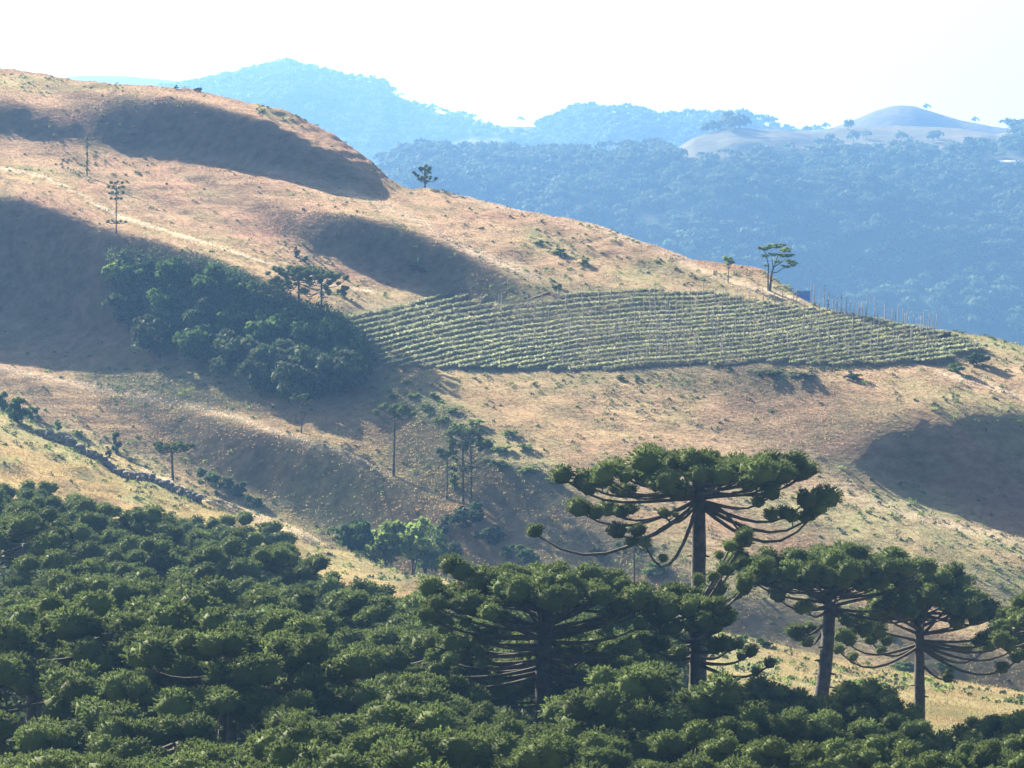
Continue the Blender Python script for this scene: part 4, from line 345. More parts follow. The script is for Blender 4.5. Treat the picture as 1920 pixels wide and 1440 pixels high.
[-27,0,0,1,0,0,-1,0,1,0,0,0,0,0,0,1,0,-1,1,0,1,-1,1,-1,0,0,-2,0,-1,0,0,1,0,0,1,0,1,1,0,1,1,0,1,0,1,0,2,1,3,2,3,2,2,1,1,-1,0,0,0,0,0,0,1,-1,0,0,1,-1,0,-8,-10,-7,0,1,3,2,2,2,1,1,1,0,1,0,0,1,0,1,0,-1,-1,-1,-2,-2,-2,-1,-1,-1,1,-1,-1,1,0,0,1,0,1,-1,0,0,0,0,0,0,0,0,0,0,0,1,-1,1,0,0,-1,1,0,-1,1,-1,0,0,-1,1,0,1,0,1,0,2,0,1,2,1,1,1,0,1,1,0,1,0,1,1,0,1,0,0,0,0,1,-1,0,1,-1,0,0,0,-1,0,0,-1,0,-1,0,0,0,0,-1,0,1,0,0,-1,1,0,0,1,1,0,-1,1,-1,0,0],
[-26,0,0,0,0,0,0,0,0,0,0,0,1,-1,1,-1,1,0,0,1,-1,1,-1,1,0,0,0,-1,-1,-1,0,-1,0,0,1,0,0,1,1,1,0,1,1,0,1,1,0,1,1,3,1,3,3,3,1,0,1,-1,0,0,0,1,-1,1,-1,0,0,1,0,-1,0,-4,-10,-9,-1,2,2,2,3,2,1,1,-1,1,1,0,1,0,0,1,-1,-1,-1,-2,-2,-1,-2,0,-2,0,0,-1,-1,1,0,1,0,0,1,-1,0,0,0,0,0,1,0,0,0,0,0,0,0,0,1,-1,0,0,-1,1,-1,0,0,-1,1,-1,1,0,1,0,2,0,1,2,1,2,1,1,0,2,0,1,0,1,0,0,0,1,0,0,0,1,-1,0,1,-1,0,0,0,-1,0,0,0,-1,0,-1,0,0,0,-1,0,0,0,1,0,0,1,0,0,0,1,-1,1,-1,0],
[-26,0,0,0,0,0,1,0,-1,0,1,0,-1,1,0,0,0,1,-1,0,1,-1,1,0,0,0,0,0,0,-1,-1,-2,0,0,0,1,0,1,0,0,1,0,1,1,0,1,1,1,1,0,2,2,2,2,3,3,1,1,-1,1,0,-1,0,0,1,0,-1,0,0,0,0,1,-1,-3,-11,-7,-1,2,1,3,2,2,1,0,0,1,0,1,1,0,0,1,-1,0,-1,-2,-1,-2,-1,-1,-3,-1,0,-1,0,0,1,1,0,0,0,0,-1,0,1,-1,0,0,0,0,1,0,1,0,-1,0,0,0,0,-1,1,-1,0,0,-1,1,-1,0,0,1,0,2,1,1,2,1,1,2,2,1,1,0,1,0,0,0,1,-1,1,0,0,0,1,0,-1,1,-1,0,0,0,-1,0,-1,1,-1,0,-1,0,0,0,-1,0,0,0,0,1,0,0,1,0,0,1,-1,1,-1],
[-25,0,0,0,-1,0,0,0,1,0,-1,0,1,0,-1,1,0,0,1,-1,0,1,0,0,0,0,0,0,0,0,0,0,-1,-1,-2,-1,1,0,0,1,0,2,-1,1,2,0,1,0,1,1,1,1,1,2,3,2,2,2,3,-1,0,0,1,-1,0,0,1,-1,0,1,0,-1,1,0,-1,-5,-9,-5,0,1,2,2,2,1,1,0,0,1,0,1,2,0,1,1,0,-1,-1,-1,-2,-1,-1,-3,-2,-2,-1,1,0,0,-1,0,0,0,0,0,-1,0,1,0,0,0,0,0,0,0,1,0,0,0,0,0,-1,0,-1,0,0,-1,0,0,0,-1,1,0,1,1,1,2,3,1,2,1,1,1,0,0,1,0,0,1,0,1,0,0,0,0,1,-1,1,-1,0,0,0,-1,0,-1,1,-1,0,-1,0,0,0,-1,0,0,0,0,0,1,1,0,0,0,1,-1,1],
[-26,0,0,0,1,0,0,0,0,-1,1,0,0,0,1,-1,0,0,0,1,0,0,0,0,0,0,0,0,0,1,-1,0,0,0,-1,-1,-2,-1,1,0,1,-1,2,0,0,1,1,1,0,1,1,0,2,1,1,2,3,2,2,2,2,1,-1,1,-1,0,0,0,1,-1,0,0,0,0,0,0,0,-7,-7,-2,-1,1,2,2,0,1,1,0,2,1,1,2,2,0,0,2,-1,-1,-1,-2,-1,-1,-1,-2,-2,-3,-1,0,-1,-1,-1,0,0,0,0,0,-1,1,0,0,0,0,0,1,0,0,0,0,0,0,0,0,0,-1,-1,0,0,-1,0,0,-1,0,0,1,0,2,1,2,1,2,2,1,1,1,1,0,1,0,0,0,1,0,1,0,0,0,0,1,-1,0,-1,0,1,-1,-1,0,0,0,-1,0,0,0,-1,0,0,0,1,0,0,1,1,0,-1,1,-1],
[-25,0,0,0,0,0,0,0,0,1,-1,0,0,0,0,1,0,0,-1,0,0,0,0,0,1,0,0,0,0,0,0,1,-1,0,0,0,0,-1,-1,-2,0,0,0,1,1,0,0,1,1,0,1,1,0,1,1,1,1,2,2,3,3,1,2,1,1,-1,0,1,-1,0,0,1,-1,0,1,0,-1,0,-3,-7,-3,-2,-1,1,1,1,1,1,1,2,2,2,1,1,2,-1,0,0,0,-2,0,0,-1,-2,-2,-1,-3,-2,-1,-1,-1,-1,-1,0,0,0,0,-1,1,0,0,0,0,0,0,1,0,1,0,0,0,-1,0,0,-1,-1,0,-1,-1,0,0,-1,0,0,0,0,0,2,2,1,1,2,2,1,1,2,0,1,1,0,1,1,-1,1,0,1,0,0,0,0,0,0,-1,0,0,0,-1,0,0,-1,0,-1,1,-1,0,0,0,0,0,1,0,1,1,-1,1],
[-25,0,0,0,0,0,0,0,0,0,1,0,-1,0,0,0,0,0,1,0,0,0,0,0,0,0,0,0,1,-1,0,0,0,0,1,-1,0,0,-1,0,-2,0,-1,0,0,1,0,1,0,1,0,1,1,0,1,1,1,1,2,2,1,3,2,1,2,2,1,-1,0,1,0,-1,1,0,-1,0,0,1,0,-2,-4,-5,-3,-3,0,0,1,1,1,2,1,2,2,2,1,1,1,0,-1,1,-1,0,-1,0,-2,-3,-1,-3,-2,-1,-1,-1,0,-1,-1,0,0,0,-1,1,0,0,1,0,0,0,0,0,0,0,0,1,0,-1,1,-1,-1,0,0,-2,-1,0,-1,-1,0,-1,1,-1,0,1,1,1,2,2,1,2,2,1,1,2,0,1,1,0,1,0,1,0,1,-1,1,0,0,0,-1,0,0,-1,0,0,-1,1,-2,1,-1,0,-1,1,0,1,1,0,0,1,0],
[-25,0,0,0,0,0,0,0,0,0,0,0,1,0,0,0,0,0,0,0,0,0,0,0,0,0,0,0,0,0,1,-1,1,-1,0,1,-1,0,0,0,0,-1,0,-2,-1,-1,1,0,1,1,0,1,0,1,0,1,0,2,0,1,3,1,2,2,1,2,1,2,2,0,0,0,0,0,0,0,1,-1,0,0,-2,-2,-4,-4,-4,-2,0,1,1,0,2,2,2,2,1,1,1,1,1,0,0,0,-1,0,-1,-1,-3,-1,-2,-1,-1,-1,-2,0,-1,0,-1,0,0,0,0,0,0,0,0,0,1,0,1,0,0,0,0,1,-1,1,-1,-1,-1,0,-1,-1,-1,-1,0,-1,-2,0,-1,-1,0,1,0,1,2,1,2,2,2,1,2,1,2,1,1,2,-1,1,1,1,0,0,-1,1,0,-1,0,0,0,-1,0,0,0,-1,0,0,0,-1,1,0,0,1,1,1,-1],
[-24,0,0,0,0,0,0,0,0,0,0,-1,0,0,1,0,0,0,0,0,0,0,0,0,0,0,0,1,-1,0,0,0,0,1,-1,0,1,0,-1,0,0,0,-1,1,-1,-1,-1,-1,0,0,1,0,0,1,1,0,1,0,2,1,0,2,1,2,2,1,1,2,0,2,0,1,1,1,1,1,-1,0,0,0,0,-2,-2,-3,-4,-4,-3,-2,0,1,1,1,2,2,1,2,2,0,1,1,0,0,0,-1,0,-2,0,-2,0,-2,-1,-1,0,-2,0,-1,0,0,0,-1,0,0,0,0,0,1,0,0,0,1,0,0,1,-1,1,-1,1,0,-1,-1,0,-1,-1,-1,-2,-1,0,-2,-1,-1,-1,-1,-1,0,1,0,1,2,2,2,2,2,2,2,1,1,2,1,1,1,0,1,1,-1,1,0,0,0,-1,1,0,-1,0,0,0,-1,0,0,0,-1,1,1,1,0,1],
[-25,0,0,0,0,0,0,0,0,0,0,1,0,0,-1,0,0,1,0,0,0,0,0,1,-1,0,0,0,0,1,-1,1,-1,0,1,-1,0,0,1,0,-1,0,0,0,0,0,-1,0,-2,-1,0,0,1,0,0,1,1,0,1,1,1,0,2,1,1,2,1,0,2,0,2,1,0,1,1,0,1,1,0,0,-1,1,-1,-1,-1,-4,-3,-3,-2,-1,0,0,1,0,3,1,0,2,1,0,1,0,0,0,-1,1,-1,0,0,-1,0,-2,-1,-1,0,-2,0,-1,-1,0,0,0,0,0,0,0,0,1,0,0,1,0,0,1,0,0,0,0,0,0,-1,-1,0,-1,-1,-1,-2,-1,-1,-1,-2,-2,-1,-1,-1,0,0,0,1,1,1,2,2,2,2,2,2,2,1,2,2,0,2,1,-1,1,0,0,1,-1,0,0,1,-1,0,0,-1,0,0,0,0,0,1,1,1],
[-24,0,0,0,0,0,0,0,0,0,0,0,0,0,0,0,0,0,0,0,0,0,0,0,0,0,1,-1,1,-1,0,0,1,-1,0,1,-1,0,0,0,1,0,0,-1,0,0,0,-1,1,-1,-1,-2,0,0,0,1,0,1,0,1,1,1,1,1,1,1,1,2,0,1,0,1,1,0,2,0,1,0,1,0,1,0,0,1,-1,1,-2,-2,-3,-2,-2,-1,-2,1,0,1,1,0,1,1,1,0,0,0,1,0,0,0,0,0,-1,0,-2,0,-2,0,-2,0,-1,0,-1,0,0,0,0,0,1,-1,0,1,0,1,0,0,0,1,0,1,0,0,0,0,-1,-1,-1,-1,-1,-1,-2,-2,-1,-1,-2,-1,-2,-1,-1,-1,-1,0,1,0,1,1,3,2,2,2,2,2,2,2,1,1,2,1,1,0,0,1,0,0,0,0,0,0,0,0,-1,1,0,0,0,2,0],
[-24,0,0,0,0,0,0,0,0,0,0,0,0,0,0,0,0,0,0,0,0,0,1,-1,0,1,-1,0,0,0,1,-1,0,1,-1,0,1,-1,0,0,0,0,0,0,0,0,0,0,0,0,-1,1,-2,-1,-1,-1,1,0,1,0,1,2,0,2,1,1,1,1,1,1,1,0,0,2,-1,2,0,0,1,0,0,1,2,0,2,0,0,0,-1,-2,-3,-3,-1,-1,-1,1,0,0,-1,1,0,0,2,0,0,0,1,1,-1,1,-1,-1,0,-1,-1,-2,0,-2,0,-1,0,0,-1,0,0,0,0,0,1,-1,1,0,0,1,1,0,0,0,1,0,0,0,0,-1,0,-1,-1,-2,-1,-1,-2,-1,-1,-3,-1,-1,-2,-1,-1,0,-1,0,-1,1,0,1,1,1,2,2,2,2,2,2,2,1,1,2,0,1,1,1,0,1,0,0,0,0,0,0,0,0,1,0,2],
[-24,0,0,0,0,0,0,0,0,0,0,0,0,0,0,1,0,-1,0,0,0,1,-1,0,1,-1,0,1,-1,1,-1,1,-1,0,1,-1,0,1,-1,0,0,0,0,0,0,0,0,0,0,0,0,-1,1,-1,0,-1,-2,0,0,0,1,0,2,0,2,1,1,1,1,1,1,1,1,0,1,0,0,1,0,1,1,0,1,2,0,2,2,0,0,-1,-2,-2,-2,-2,-1,-1,-1,-1,0,0,0,1,-1,2,0,1,0,0,1,-1,0,1,-1,-1,-1,0,-2,-1,-1,-1,0,-1,-1,0,0,0,-1,1,0,1,-1,1,0,1,0,0,1,0,0,1,0,0,0,1,-1,0,-1,0,-1,-2,-1,-3,-1,-1,-2,-2,-1,-1,-2,-1,-1,-1,0,0,-1,0,1,0,1,0,1,2,1,2,2,2,1,1,2,1,0,2,1,1,1,0,2,0,0,0,-1,1,0,1,1],
[-24,0,0,0,0,0,0,0,0,0,0,0,0,0,1,-1,0,0,0,1,0,-1,0,1,-1,0,1,-1,1,-1,1,-1,1,-1,0,1,-1,0,1,0,-1,0,0,0,0,0,0,0,0,0,0,0,0,0,0,-1,0,-1,-3,1,-1,2,0,1,1,1,2,0,2,1,1,0,2,0,1,0,1,1,0,1,0,1,0,1,2,1,1,1,0,0,0,-1,-2,-2,-2,-2,-2,0,0,-1,0,0,1,0,1,0,0,1,0,1,0,0,0,-1,0,-1,-1,-1,-1,-1,-2,-1,0,0,-1,0,0,0,0,0,1,-1,1,0,0,1,0,1,0,0,1,1,0,0,1,-1,0,0,-1,-1,-2,-1,-2,-2,-2,-1,-2,-2,0,-2,-1,0,-1,-1,0,-1,0,0,0,1,0,0,1,1,0,1,2,1,1,1,2,0,1,1,1,2,0,0,1,1,1,0,0,0,1],
[-24,0,0,0,0,0,0,0,0,0,0,1,0,0,-1,0,0,1,0,-1,0,0,1,-1,0,1,-1,1,-1,1,-1,1,-1,1,-1,0,1,-1,0,0,1,0,0,0,-1,0,1,0,-1,0,0,0,0,0,-1,1,-1,0,1,-2,0,-3,1,1,0,2,1,1,1,1,1,2,0,2,0,1,1,0,0,1,0,1,1,0,1,1,1,0,1,0,0,0,-1,-1,-2,-3,0,-2,0,-1,0,0,0,0,1,0,1,0,1,0,1,0,0,0,0,-1,0,-1,-2,-1,-1,-1,-1,-1,0,-1,0,0,-1,0,0,1,0,0,1,1,0,0,1,1,0,0,0,1,0,1,0,0,0,0,-1,-1,-2,-2,-1,-3,-2,-2,-2,-1,-2,-1,0,-1,0,0,-1,1,-1,0,0,0,0,0,1,0,0,1,1,1,1,1,1,0,1,0,1,1,1,-1,1,0,0,0,1],
[-24,0,0,0,0,0,1,0,0,0,0,-1,0,0,0,1,0,-1,0,0,1,0,-1,1,0,-1,1,-1,1,-1,1,-1,1,-1,1,0,-1,1,0,-1,0,0,0,0,1,0,-1,0,0,0,0,0,0,0,0,0,0,0,0,0,-1,0,-2,-1,0,1,0,3,1,1,1,1,1,1,1,1,0,1,1,0,1,0,1,1,0,1,-1,1,0,0,0,0,0,-1,-1,-1,-1,0,-2,0,0,0,0,0,0,1,0,0,0,1,0,0,1,1,-1,0,0,-1,0,-2,-1,-2,-1,-1,-1,-1,0,-1,1,0,0,0,0,1,0,0,1,0,0,0,1,0,1,0,1,0,1,0,0,0,1,0,-1,-1,-3,-2,-2,-3,-3,-2,-1,-1,-1,-1,-1,0,0,-1,1,0,1,0,0,0,0,0,0,0,0,0,0,0,1,1,0,1,-1,1,0,1,0,0,0,-1,-1],
[-23,0,0,0,0,0,-1,0,0,0,0,1,0,0,0,-1,0,1,0,0,-1,1,0,-1,1,0,-1,1,-1,1,-1,1,-1,1,0,-1,1,-1,0,1,0,0,-1,0,0,0,0,0,0,0,0,1,-1,0,0,0,0,0,-1,0,0,0,0,-1,-1,-1,1,0,1,2,1,2,1,1,1,1,1,0,1,1,1,0,0,0,2,-1,1,0,0,0,0,-1,0,0,-1,0,-1,0,0,-1,-1,0,0,0,-1,0,1,1,0,0,1,1,0,0,1,0,-1,1,-1,-1,-1,-1,-2,-2,-1,-1,-1,0,0,-1,0,0,1,-1,1,0,0,1,1,1,0,0,1,0,0,0,1,0,1,1,0,0,1,0,0,-2,-3,-2,-3,-4,-2,-2,-1,-1,0,-2,-1,0,0,0,0,1,1,0,0,0,0,0,0,0,0,0,-1,0,0,0,0,0,0,0,0,0,0,0,-1],
[-24,0,0,0,1,0,0,0,0,0,0,-1,0,0,1,0,0,-1,0,1,0,-1,1,0,-1,1,0,-1,1,-1,1,-1,1,0,-1,1,-1,1,0,-1,0,0,1,0,0,-1,0,0,0,0,1,-1,0,0,0,0,0,0,0,0,-1,0,0,0,0,-1,0,0,0,0,2,1,1,1,2,1,1,1,1,0,0,1,1,1,-1,2,-1,0,0,0,0,0,0,-1,1,-1,0,-1,0,0,-1,-1,0,-1,1,0,0,0,1,0,0,0,1,1,0,1,0,0,0,0,-1,-1,-2,-1,-2,-1,-1,-1,-2,1,-1,0,0,0,0,1,0,1,0,0,1,1,0,0,0,1,0,1,1,0,1,1,0,1,0,1,0,-2,-2,-3,-3,-2,-3,-1,-3,-2,-1,-1,-1,0,0,1,0,1,0,1,0,0,-1,-1,0,0,-1,0,0,-1,1,0,-1,0,0,-1,0,0,-1],
[-23,0,0,0,-1,0,0,0,1,0,0,0,0,0,-1,1,0,0,0,-1,1,0,-1,1,0,-1,1,0,0,0,0,0,0,-1,1,-1,1,0,-1,1,0,0,-1,0,0,1,0,0,0,0,-1,0,0,0,0,0,0,-1,1,-1,1,-1,0,0,0,0,-1,-1,1,0,0,1,2,1,1,2,1,1,0,1,1,1,0,1,1,-1,2,0,0,0,0,0,-1,0,-1,1,-1,0,-1,0,0,-1,-1,1,-1,0,0,0,0,1,0,1,0,0,0,1,1,0,0,0,0,0,-1,-2,-1,-3,-2,-1,-1,-1,0,0,0,0,0,0,0,0,1,1,0,2,0,1,0,0,0,0,0,1,0,1,1,1,1,1,1,1,-1,0,-2,-3,-2,-3,-2,-2,-3,-3,-1,-1,-1,-1,0,0,2,1,1,-1,0,0,-1,-1,0,-1,0,0,-1,0,0,-1,0,0,-1,0,0],
[-23,0,0,0,0,0,0,0,-1,0,1,0,0,0,0,-1,1,0,0,0,0,0,0,0,0,0,0,0,0,0,0,0,0,0,0,0,0,-1,1,0,0,-1,1,0,0,-1,0,0,0,0,0,0,0,0,0,0,0,0,-1,1,-1,1,-1,0,0,-1,0,0,-1,0,0,0,1,1,3,1,2,1,1,1,1,0,1,0,1,1,0,0,0,0,0,0,0,0,0,0,0,0,-1,-1,0,0,-1,-1,1,-1,0,0,0,0,1,0,0,0,2,-1,1,0,1,1,0,0,0,-1,-2,-1,-2,-3,-1,-2,0,-1,-1,1,-1,0,1,0,0,0,2,0,1,1,1,0,0,0,0,0,1,0,0,1,1,1,1,2,2,1,0,-1,-1,-2,-2,-2,-2,-2,-4,-3,-1,-2,-1,0,1,0,0,0,-1,0,-1,0,-1,0,-1,0,0,-1,0,0,-1,0,0,-2,0],
[-23,0,0,0,0,0,0,0,0,0,0,0,0,0,0,0,0,0,0,0,0,0,0,0,0,0,0,0,-1,1,-1,1,-1,1,0,0,0,0,0,0,-1,1,0,-1,0,1,0,0,0,-1,0,0,0,0,1,-1,0,0,0,-1,1,-1,0,0,-1,1,0,-1,0,-1,0,0,-1,1,-1,1,1,3,4,2,0,1,2,0,0,1,1,0,0,0,1,0,0,0,0,-1,1,-1,0,0,-1,-1,0,0,-1,0,-1,0,0,0,0,0,1,1,-1,1,0,1,1,0,1,0,1,0,0,-2,-2,-3,-3,-2,-1,-1,0,-1,1,0,0,-1,0,1,0,1,1,1,1,1,1,-1,0,0,0,0,1,0,1,0,2,1,2,1,1,1,-1,0,-1,0,-2,-1,-2,-3,-4,-2,-1,-1,-1,1,-1,-1,0,-2,0,-1,0,-1,0,-1,-1,0,0,-1,0,-1,0,1,-1],
[-23,0,0,0,0,0,0,0,0,0,0,0,0,0,0,0,0,0,0,0,0,0,0,0,0,0,0,0,0,0,0,0,0,0,-1,1,0,0,0,-1,1,0,-1,1,0,0,-1,0,0,1,0,0,0,0,-1,0,0,0,0,0,-1,0,1,-1,0,0,-1,0,0,0,-1,-1,1,-1,0,-1,1,0,0,2,4,5,1,2,0,0,1,2,0,0,-1,1,0,0,0,0,-1,1,0,-1,-1,0,0,-1,-1,0,0,0,0,-1,0,0,0,0,1,1,0,1,0,0,1,1,0,1,0,1,-1,-2,-3,-3,-2,-1,-1,0,-1,0,0,0,-1,-2,0,0,2,2,2,1,0,1,0,-1,0,-1,0,0,1,1,0,1,1,2,2,0,1,1,0,0,0,-2,-1,-1,-1,-3,-2,-2,-2,-1,-1,-1,-2,0,-1,-1,0,0,-2,0,0,0,-1,0,-1,0,0,-1,0],
[-23,0,0,0,0,0,0,0,1,0,-1,0,0,0,0,1,-1,0,0,1,-1,0,0,0,0,0,0,0,1,-1,0,0,0,0,0,0,0,0,0,0,0,0,0,0,0,-1,1,0,0,0,-1,0,0,0,0,0,0,0,0,0,0,0,-1,0,0,-1,0,0,-1,1,0,-1,-1,0,0,0,-1,1,0,-1,1,-1,1,3,5,5,1,1,2,-1,0,1,0,0,0,-1,1,0,0,0,0,-1,-1,0,0,-1,0,-1,-1,1,0,0,0,0,0,0,1,-1,1,1,0,1,1,1,1,0,0,1,-2,-2,-2,0,-2,-1,-1,0,-1,-1,-1,-1,-2,0,0,1,1,2,2,0,0,0,0,0,-1,0,-1,0,0,1,0,1,1,2,1,0,1,0,1,0,0,-1,-1,-1,-2,-2,-2,-3,-1,-1,-1,-1,0,-1,-1,-1,1,-1,0,-1,-1,0,0,0,-1,0,0],
[-23,0,0,0,0,1,0,0,-1,0,0,0,0,0,1,-1,0,0,0,0,0,0,1,-1,0,1,-1,0,0,0,1,-1,1,-1,1,-1,0,0,0,0,0,0,0,0,0,0,0,0,-1,0,1,0,0,-1,0,0,0,0,0,0,-1,0,0,0,0,0,0,0,0,-2,0,1,-1,0,-1,0,0,-1,0,1,-1,0,1,0,0,0,1,2,2,5,5,1,1,1,0,0,-2,1,0,1,-1,0,-1,0,-1,0,-1,0,0,-1,0,0,-1,0,0,0,0,1,0,1,1,0,1,1,0,2,1,0,1,0,-1,-1,1,-1,-1,-2,-1,-1,-1,0,-2,-2,-2,-1,0,1,1,3,0,1,-1,-1,0,-1,0,0,0,-1,0,0,0,0,1,1,1,0,1,1,0,1,0,-1,-1,-1,-3,-2,-2,-1,0,-1,-2,0,0,-1,-1,0,-1,0,0,-1,0,0,-1,0,-1],
[-22,0,0,0,0,-1,0,0,0,0,0,0,1,0,-1,0,0,1,0,-1,0,1,-1,0,1,-1,0,1,-1,1,-1,0,0,0,0,0,0,0,0,1,-1,0,0,0,0,0,0,0,0,0,0,-1,0,1,0,-1,0,0,0,0,0,0,0,0,-1,0,0,-1,0,1,-1,0,0,-1,0,0,0,0,-1,-1,0,0,0,0,0,-1,1,1,1,1,0,0,2,1,3,4,5,-1,2,-1,1,0,-1,0,-1,-1,0,0,-1,0,-1,0,0,0,0,0,0,0,0,1,0,0,1,0,2,0,2,1,1,1,0,1,-1,-1,0,-1,-1,1,0,-1,0,-2,-2,-3,-2,-1,1,0,2,0,0,0,-1,0,-1,-1,0,-1,0,-1,0,0,-1,0,0,1,0,1,1,0,0,1,0,-1,-1,-2,-2,-1,0,-1,0,0,-2,1,-1,-1,0,-1,0,0,-1,-1,1,-1,0],
[-23,0,0,0,0,0,0,0,1,0,0,0,-1,0,0,1,0,-1,0,1,0,-1,0,1,-1,0,1,-1,0,0,0,1,-1,1,-1,1,-1,1,-1,0,0,0,0,0,0,0,0,0,0,0,-1,1,0,-1,0,1,0,-1,0,0,0,0,0,-1,1,-1,0,0,0,-1,0,0,0,0,0,-1,0,-1,1,0,0,-1,-1,1,-1,1,0,-1,1,0,0,1,1,1,1,0,0,2,0,2,2,3,4,0,1,-1,-1,-1,0,0,0,-1,0,0,-1,0,0,0,0,-1,1,1,0,1,1,1,1,1,2,0,2,-1,1,0,0,-1,0,-1,1,0,0,-1,-1,-1,-2,-3,-2,0,0,1,1,0,-1,-1,-2,0,0,0,0,-1,-1,-1,-1,-1,-1,0,0,0,0,0,1,0,0,0,0,-1,0,0,-1,0,0,-1,0,-1,0,0,-1,-1,0,0,-1,0,-1,0,0],
[-22,0,0,0,0,0,0,0,-1,0,0,0,1,0,0,-1,0,1,0,-1,0,1,0,-1,1,0,-1,1,0,-1,1,-1,1,-1,1,-1,1,-1,1,-1,1,-1,1,-1,0,0,0,0,0,0,0,0,0,0,0,-1,0,1,-1,0,0,0,-1,1,-1,1,-1,1,-1,0,0,-1,0,0,-1,1,-1,1,-1,0,-1,1,0,-1,1,-1,0,1,-1,1,0,0,0,2,-1,1,0,0,1,1,1,1,0,1,1,4,3,0,0,-1,-1,1,0,-1,0,0,0,-1,0,1,-1,0,0,1,0,1,1,2,2,2,0,1,0,1,-1,0,0,-1,0,0,0,1,-1,-1,-1,-1,-2,-2,-1,0,0,0,1,-1,-1,-1,-1,0,0,-1,-1,-1,0,-1,-1,-1,-1,-1,0,0,-1,0,0,0,0,0,0,0,1,0,-1,0,0,0,-1,0,0,0,-1,-1,1,-1,0,-1,0],
[-23,0,0,0,0,1,0,0,0,0,0,0,-1,0,1,0,0,-1,0,1,0,-1,1,0,-1,0,1,-1,1,0,-1,1,-1,1,-1,1,-1,1,-1,1,-1,1,-1,1,-1,1,-1,0,0,0,0,0,0,0,0,0,0,-1,1,-1,1,-1,1,-1,0,0,0,-1,0,0,0,0,0,-1,1,-1,0,-1,0,0,1,-1,0,0,0,0,0,0,1,-1,0,1,0,0,1,0,0,1,0,1,1,-1,1,0,2,-1,0,2,1,2,3,0,0,0,0,-1,0,0,0,-1,0,0,0,0,1,0,1,1,1,3,1,1,0,0,0,1,-1,0,-1,0,0,-1,0,0,-1,0,-1,-1,-1,-1,0,0,0,1,0,-1,-1,0,-1,0,-1,0,-2,-1,-1,-1,-1,-1,-1,-1,0,-1,-1,0,-1,1,1,0,0,0,1,-1,0,0,0,0,-1,0,0,0,-1,0,0,0,-1],
[-22,0,0,0,0,-1,0,0,0,1,0,0,0,0,-1,1,0,0,0,-1,1,0,-1,1,0,0,0,0,-1,1,0,-1,1,-1,1,-1,1,-1,1,-1,1,-1,1,-1,1,-1,1,-1,1,-1,1,-1,0,0,0,0,0,0,-1,1,-1,1,-1,0,0,0,0,0,0,0,-1,0,0,0,0,0,0,0,0,-1,0,0,0,0,-1,1,0,0,-1,1,0,0,1,0,0,0,1,0,1,0,-1,1,0,1,0,1,0,0,1,0,0,0,1,1,2,2,0,1,-1,0,0,0,0,-1,0,0,0,1,2,1,1,1,1,0,1,-1,0,0,0,-1,-1,-1,0,-1,0,0,-1,0,-1,0,-1,2,1,0,2,0,0,-1,0,0,0,-2,0,-2,-1,-2,-1,-1,-1,-1,-2,0,-1,-1,0,-1,0,0,0,1,0,0,1,-1,0,0,0,0,0,-1,0,0,-1,0,0],
[-22,0,0,0,0,0,0,0,0,-1,1,0,0,0,0,-1,1,0,0,0,0,0,0,-1,1,0,-1,1,0,-1,1,0,0,0,-1,1,-1,1,-1,1,-1,1,-1,1,-1,1,-1,1,-1,0,0,0,0,0,0,0,0,0,0,0,0,-1,0,1,0,-1,0,0,0,-1,1,0,-1,0,0,0,0,0,-1,1,-1,0,0,0,1,-1,0,0,1,0,0,0,0,0,1,0,0,0,0,0,1,0,0,1,0,0,0,0,1,0,0,0,1,0,0,0,1,1,2,1,1,0,0,-1,0,0,0,0,0,0,1,0,0,1,1,0,1,0,-2,0,-1,0,-1,-1,0,-1,1,-1,1,-1,1,0,1,2,1,2,0,1,0,1,0,1,-2,0,-2,-2,-1,-1,-1,-2,-1,-2,-1,-2,-1,-1,-1,0,0,0,0,1,-1,0,1,0,0,0,0,0,0,0,0,-1,0],
[-22,0,0,0,0,0,0,0,0,0,0,0,0,0,0,0,-1,1,0,0,-1,1,0,0,0,0,0,0,0,0,0,0,-1,1,0,0,0,0,0,-1,1,-1,1,-1,1,-1,1,-1,1,0,-1,1,-1,1,-1,0,0,0,0,0,0,0,0,-1,0,0,0,0,0,0,0,-1,1,0,-1,0,0,0,1,-1,0,0,0,0,0,0,0,0,0,0,0,1,0,0,-1,1,0,0,1,0,0,1,0,-1,1,0,0,1,-1,1,-1,1,0,0,0,0,0,1,0,0,0,2,1,3,0,0,-1,-1,-1,0,0,0,0,0,-1,2,0,0,1,-1,0,0,0,0,0,-1,-1,1,-1,1,-1,1,0,1,1,2,2,1,1,1,1,0,2,-1,-1,0,-2,-1,-1,-1,-2,-1,-1,-2,-2,-2,-2,-1,-1,-1,-1,0,1,0,0,0,1,0,0,1,-1,0,0,0,0],
[-22,0,0,0,0,0,0,0,0,0,0,0,0,0,0,0,1,-1,0,0,0,0,0,0,0,0,0,0,0,0,0,0,0,0,0,0,0,-1,1,0,0,0,0,0,-1,1,-1,1,-1,1,0,-1,1,-1,0,1,-1,0,1,-1,0,0,0,0,0,0,0,0,-1,1,-1,1,-1,0,0,0,0,0,-1,1,0,0,0,0,-1,1,0,0,0,-1,1,-1,1,0,1,0,-1,1,0,0,1,-1,1,0,0,0,0,0,1,-1,1,0,-1,1,0,0,0,0,0,0,1,-1,1,-1,1,1,1,1,1,-1,-1,-1,-1,0,1,0,1,1,0,1,1,0,0,0,-1,0,-1,-1,0,0,0,-1,1,0,1,1,2,1,2,1,2,2,0,2,0,-1,0,-1,-1,-1,0,-1,-2,0,-2,-1,-2,-3,-3,-2,-1,-1,-2,1,-1,0,1,0,1,0,1,0,-1,1,-1],
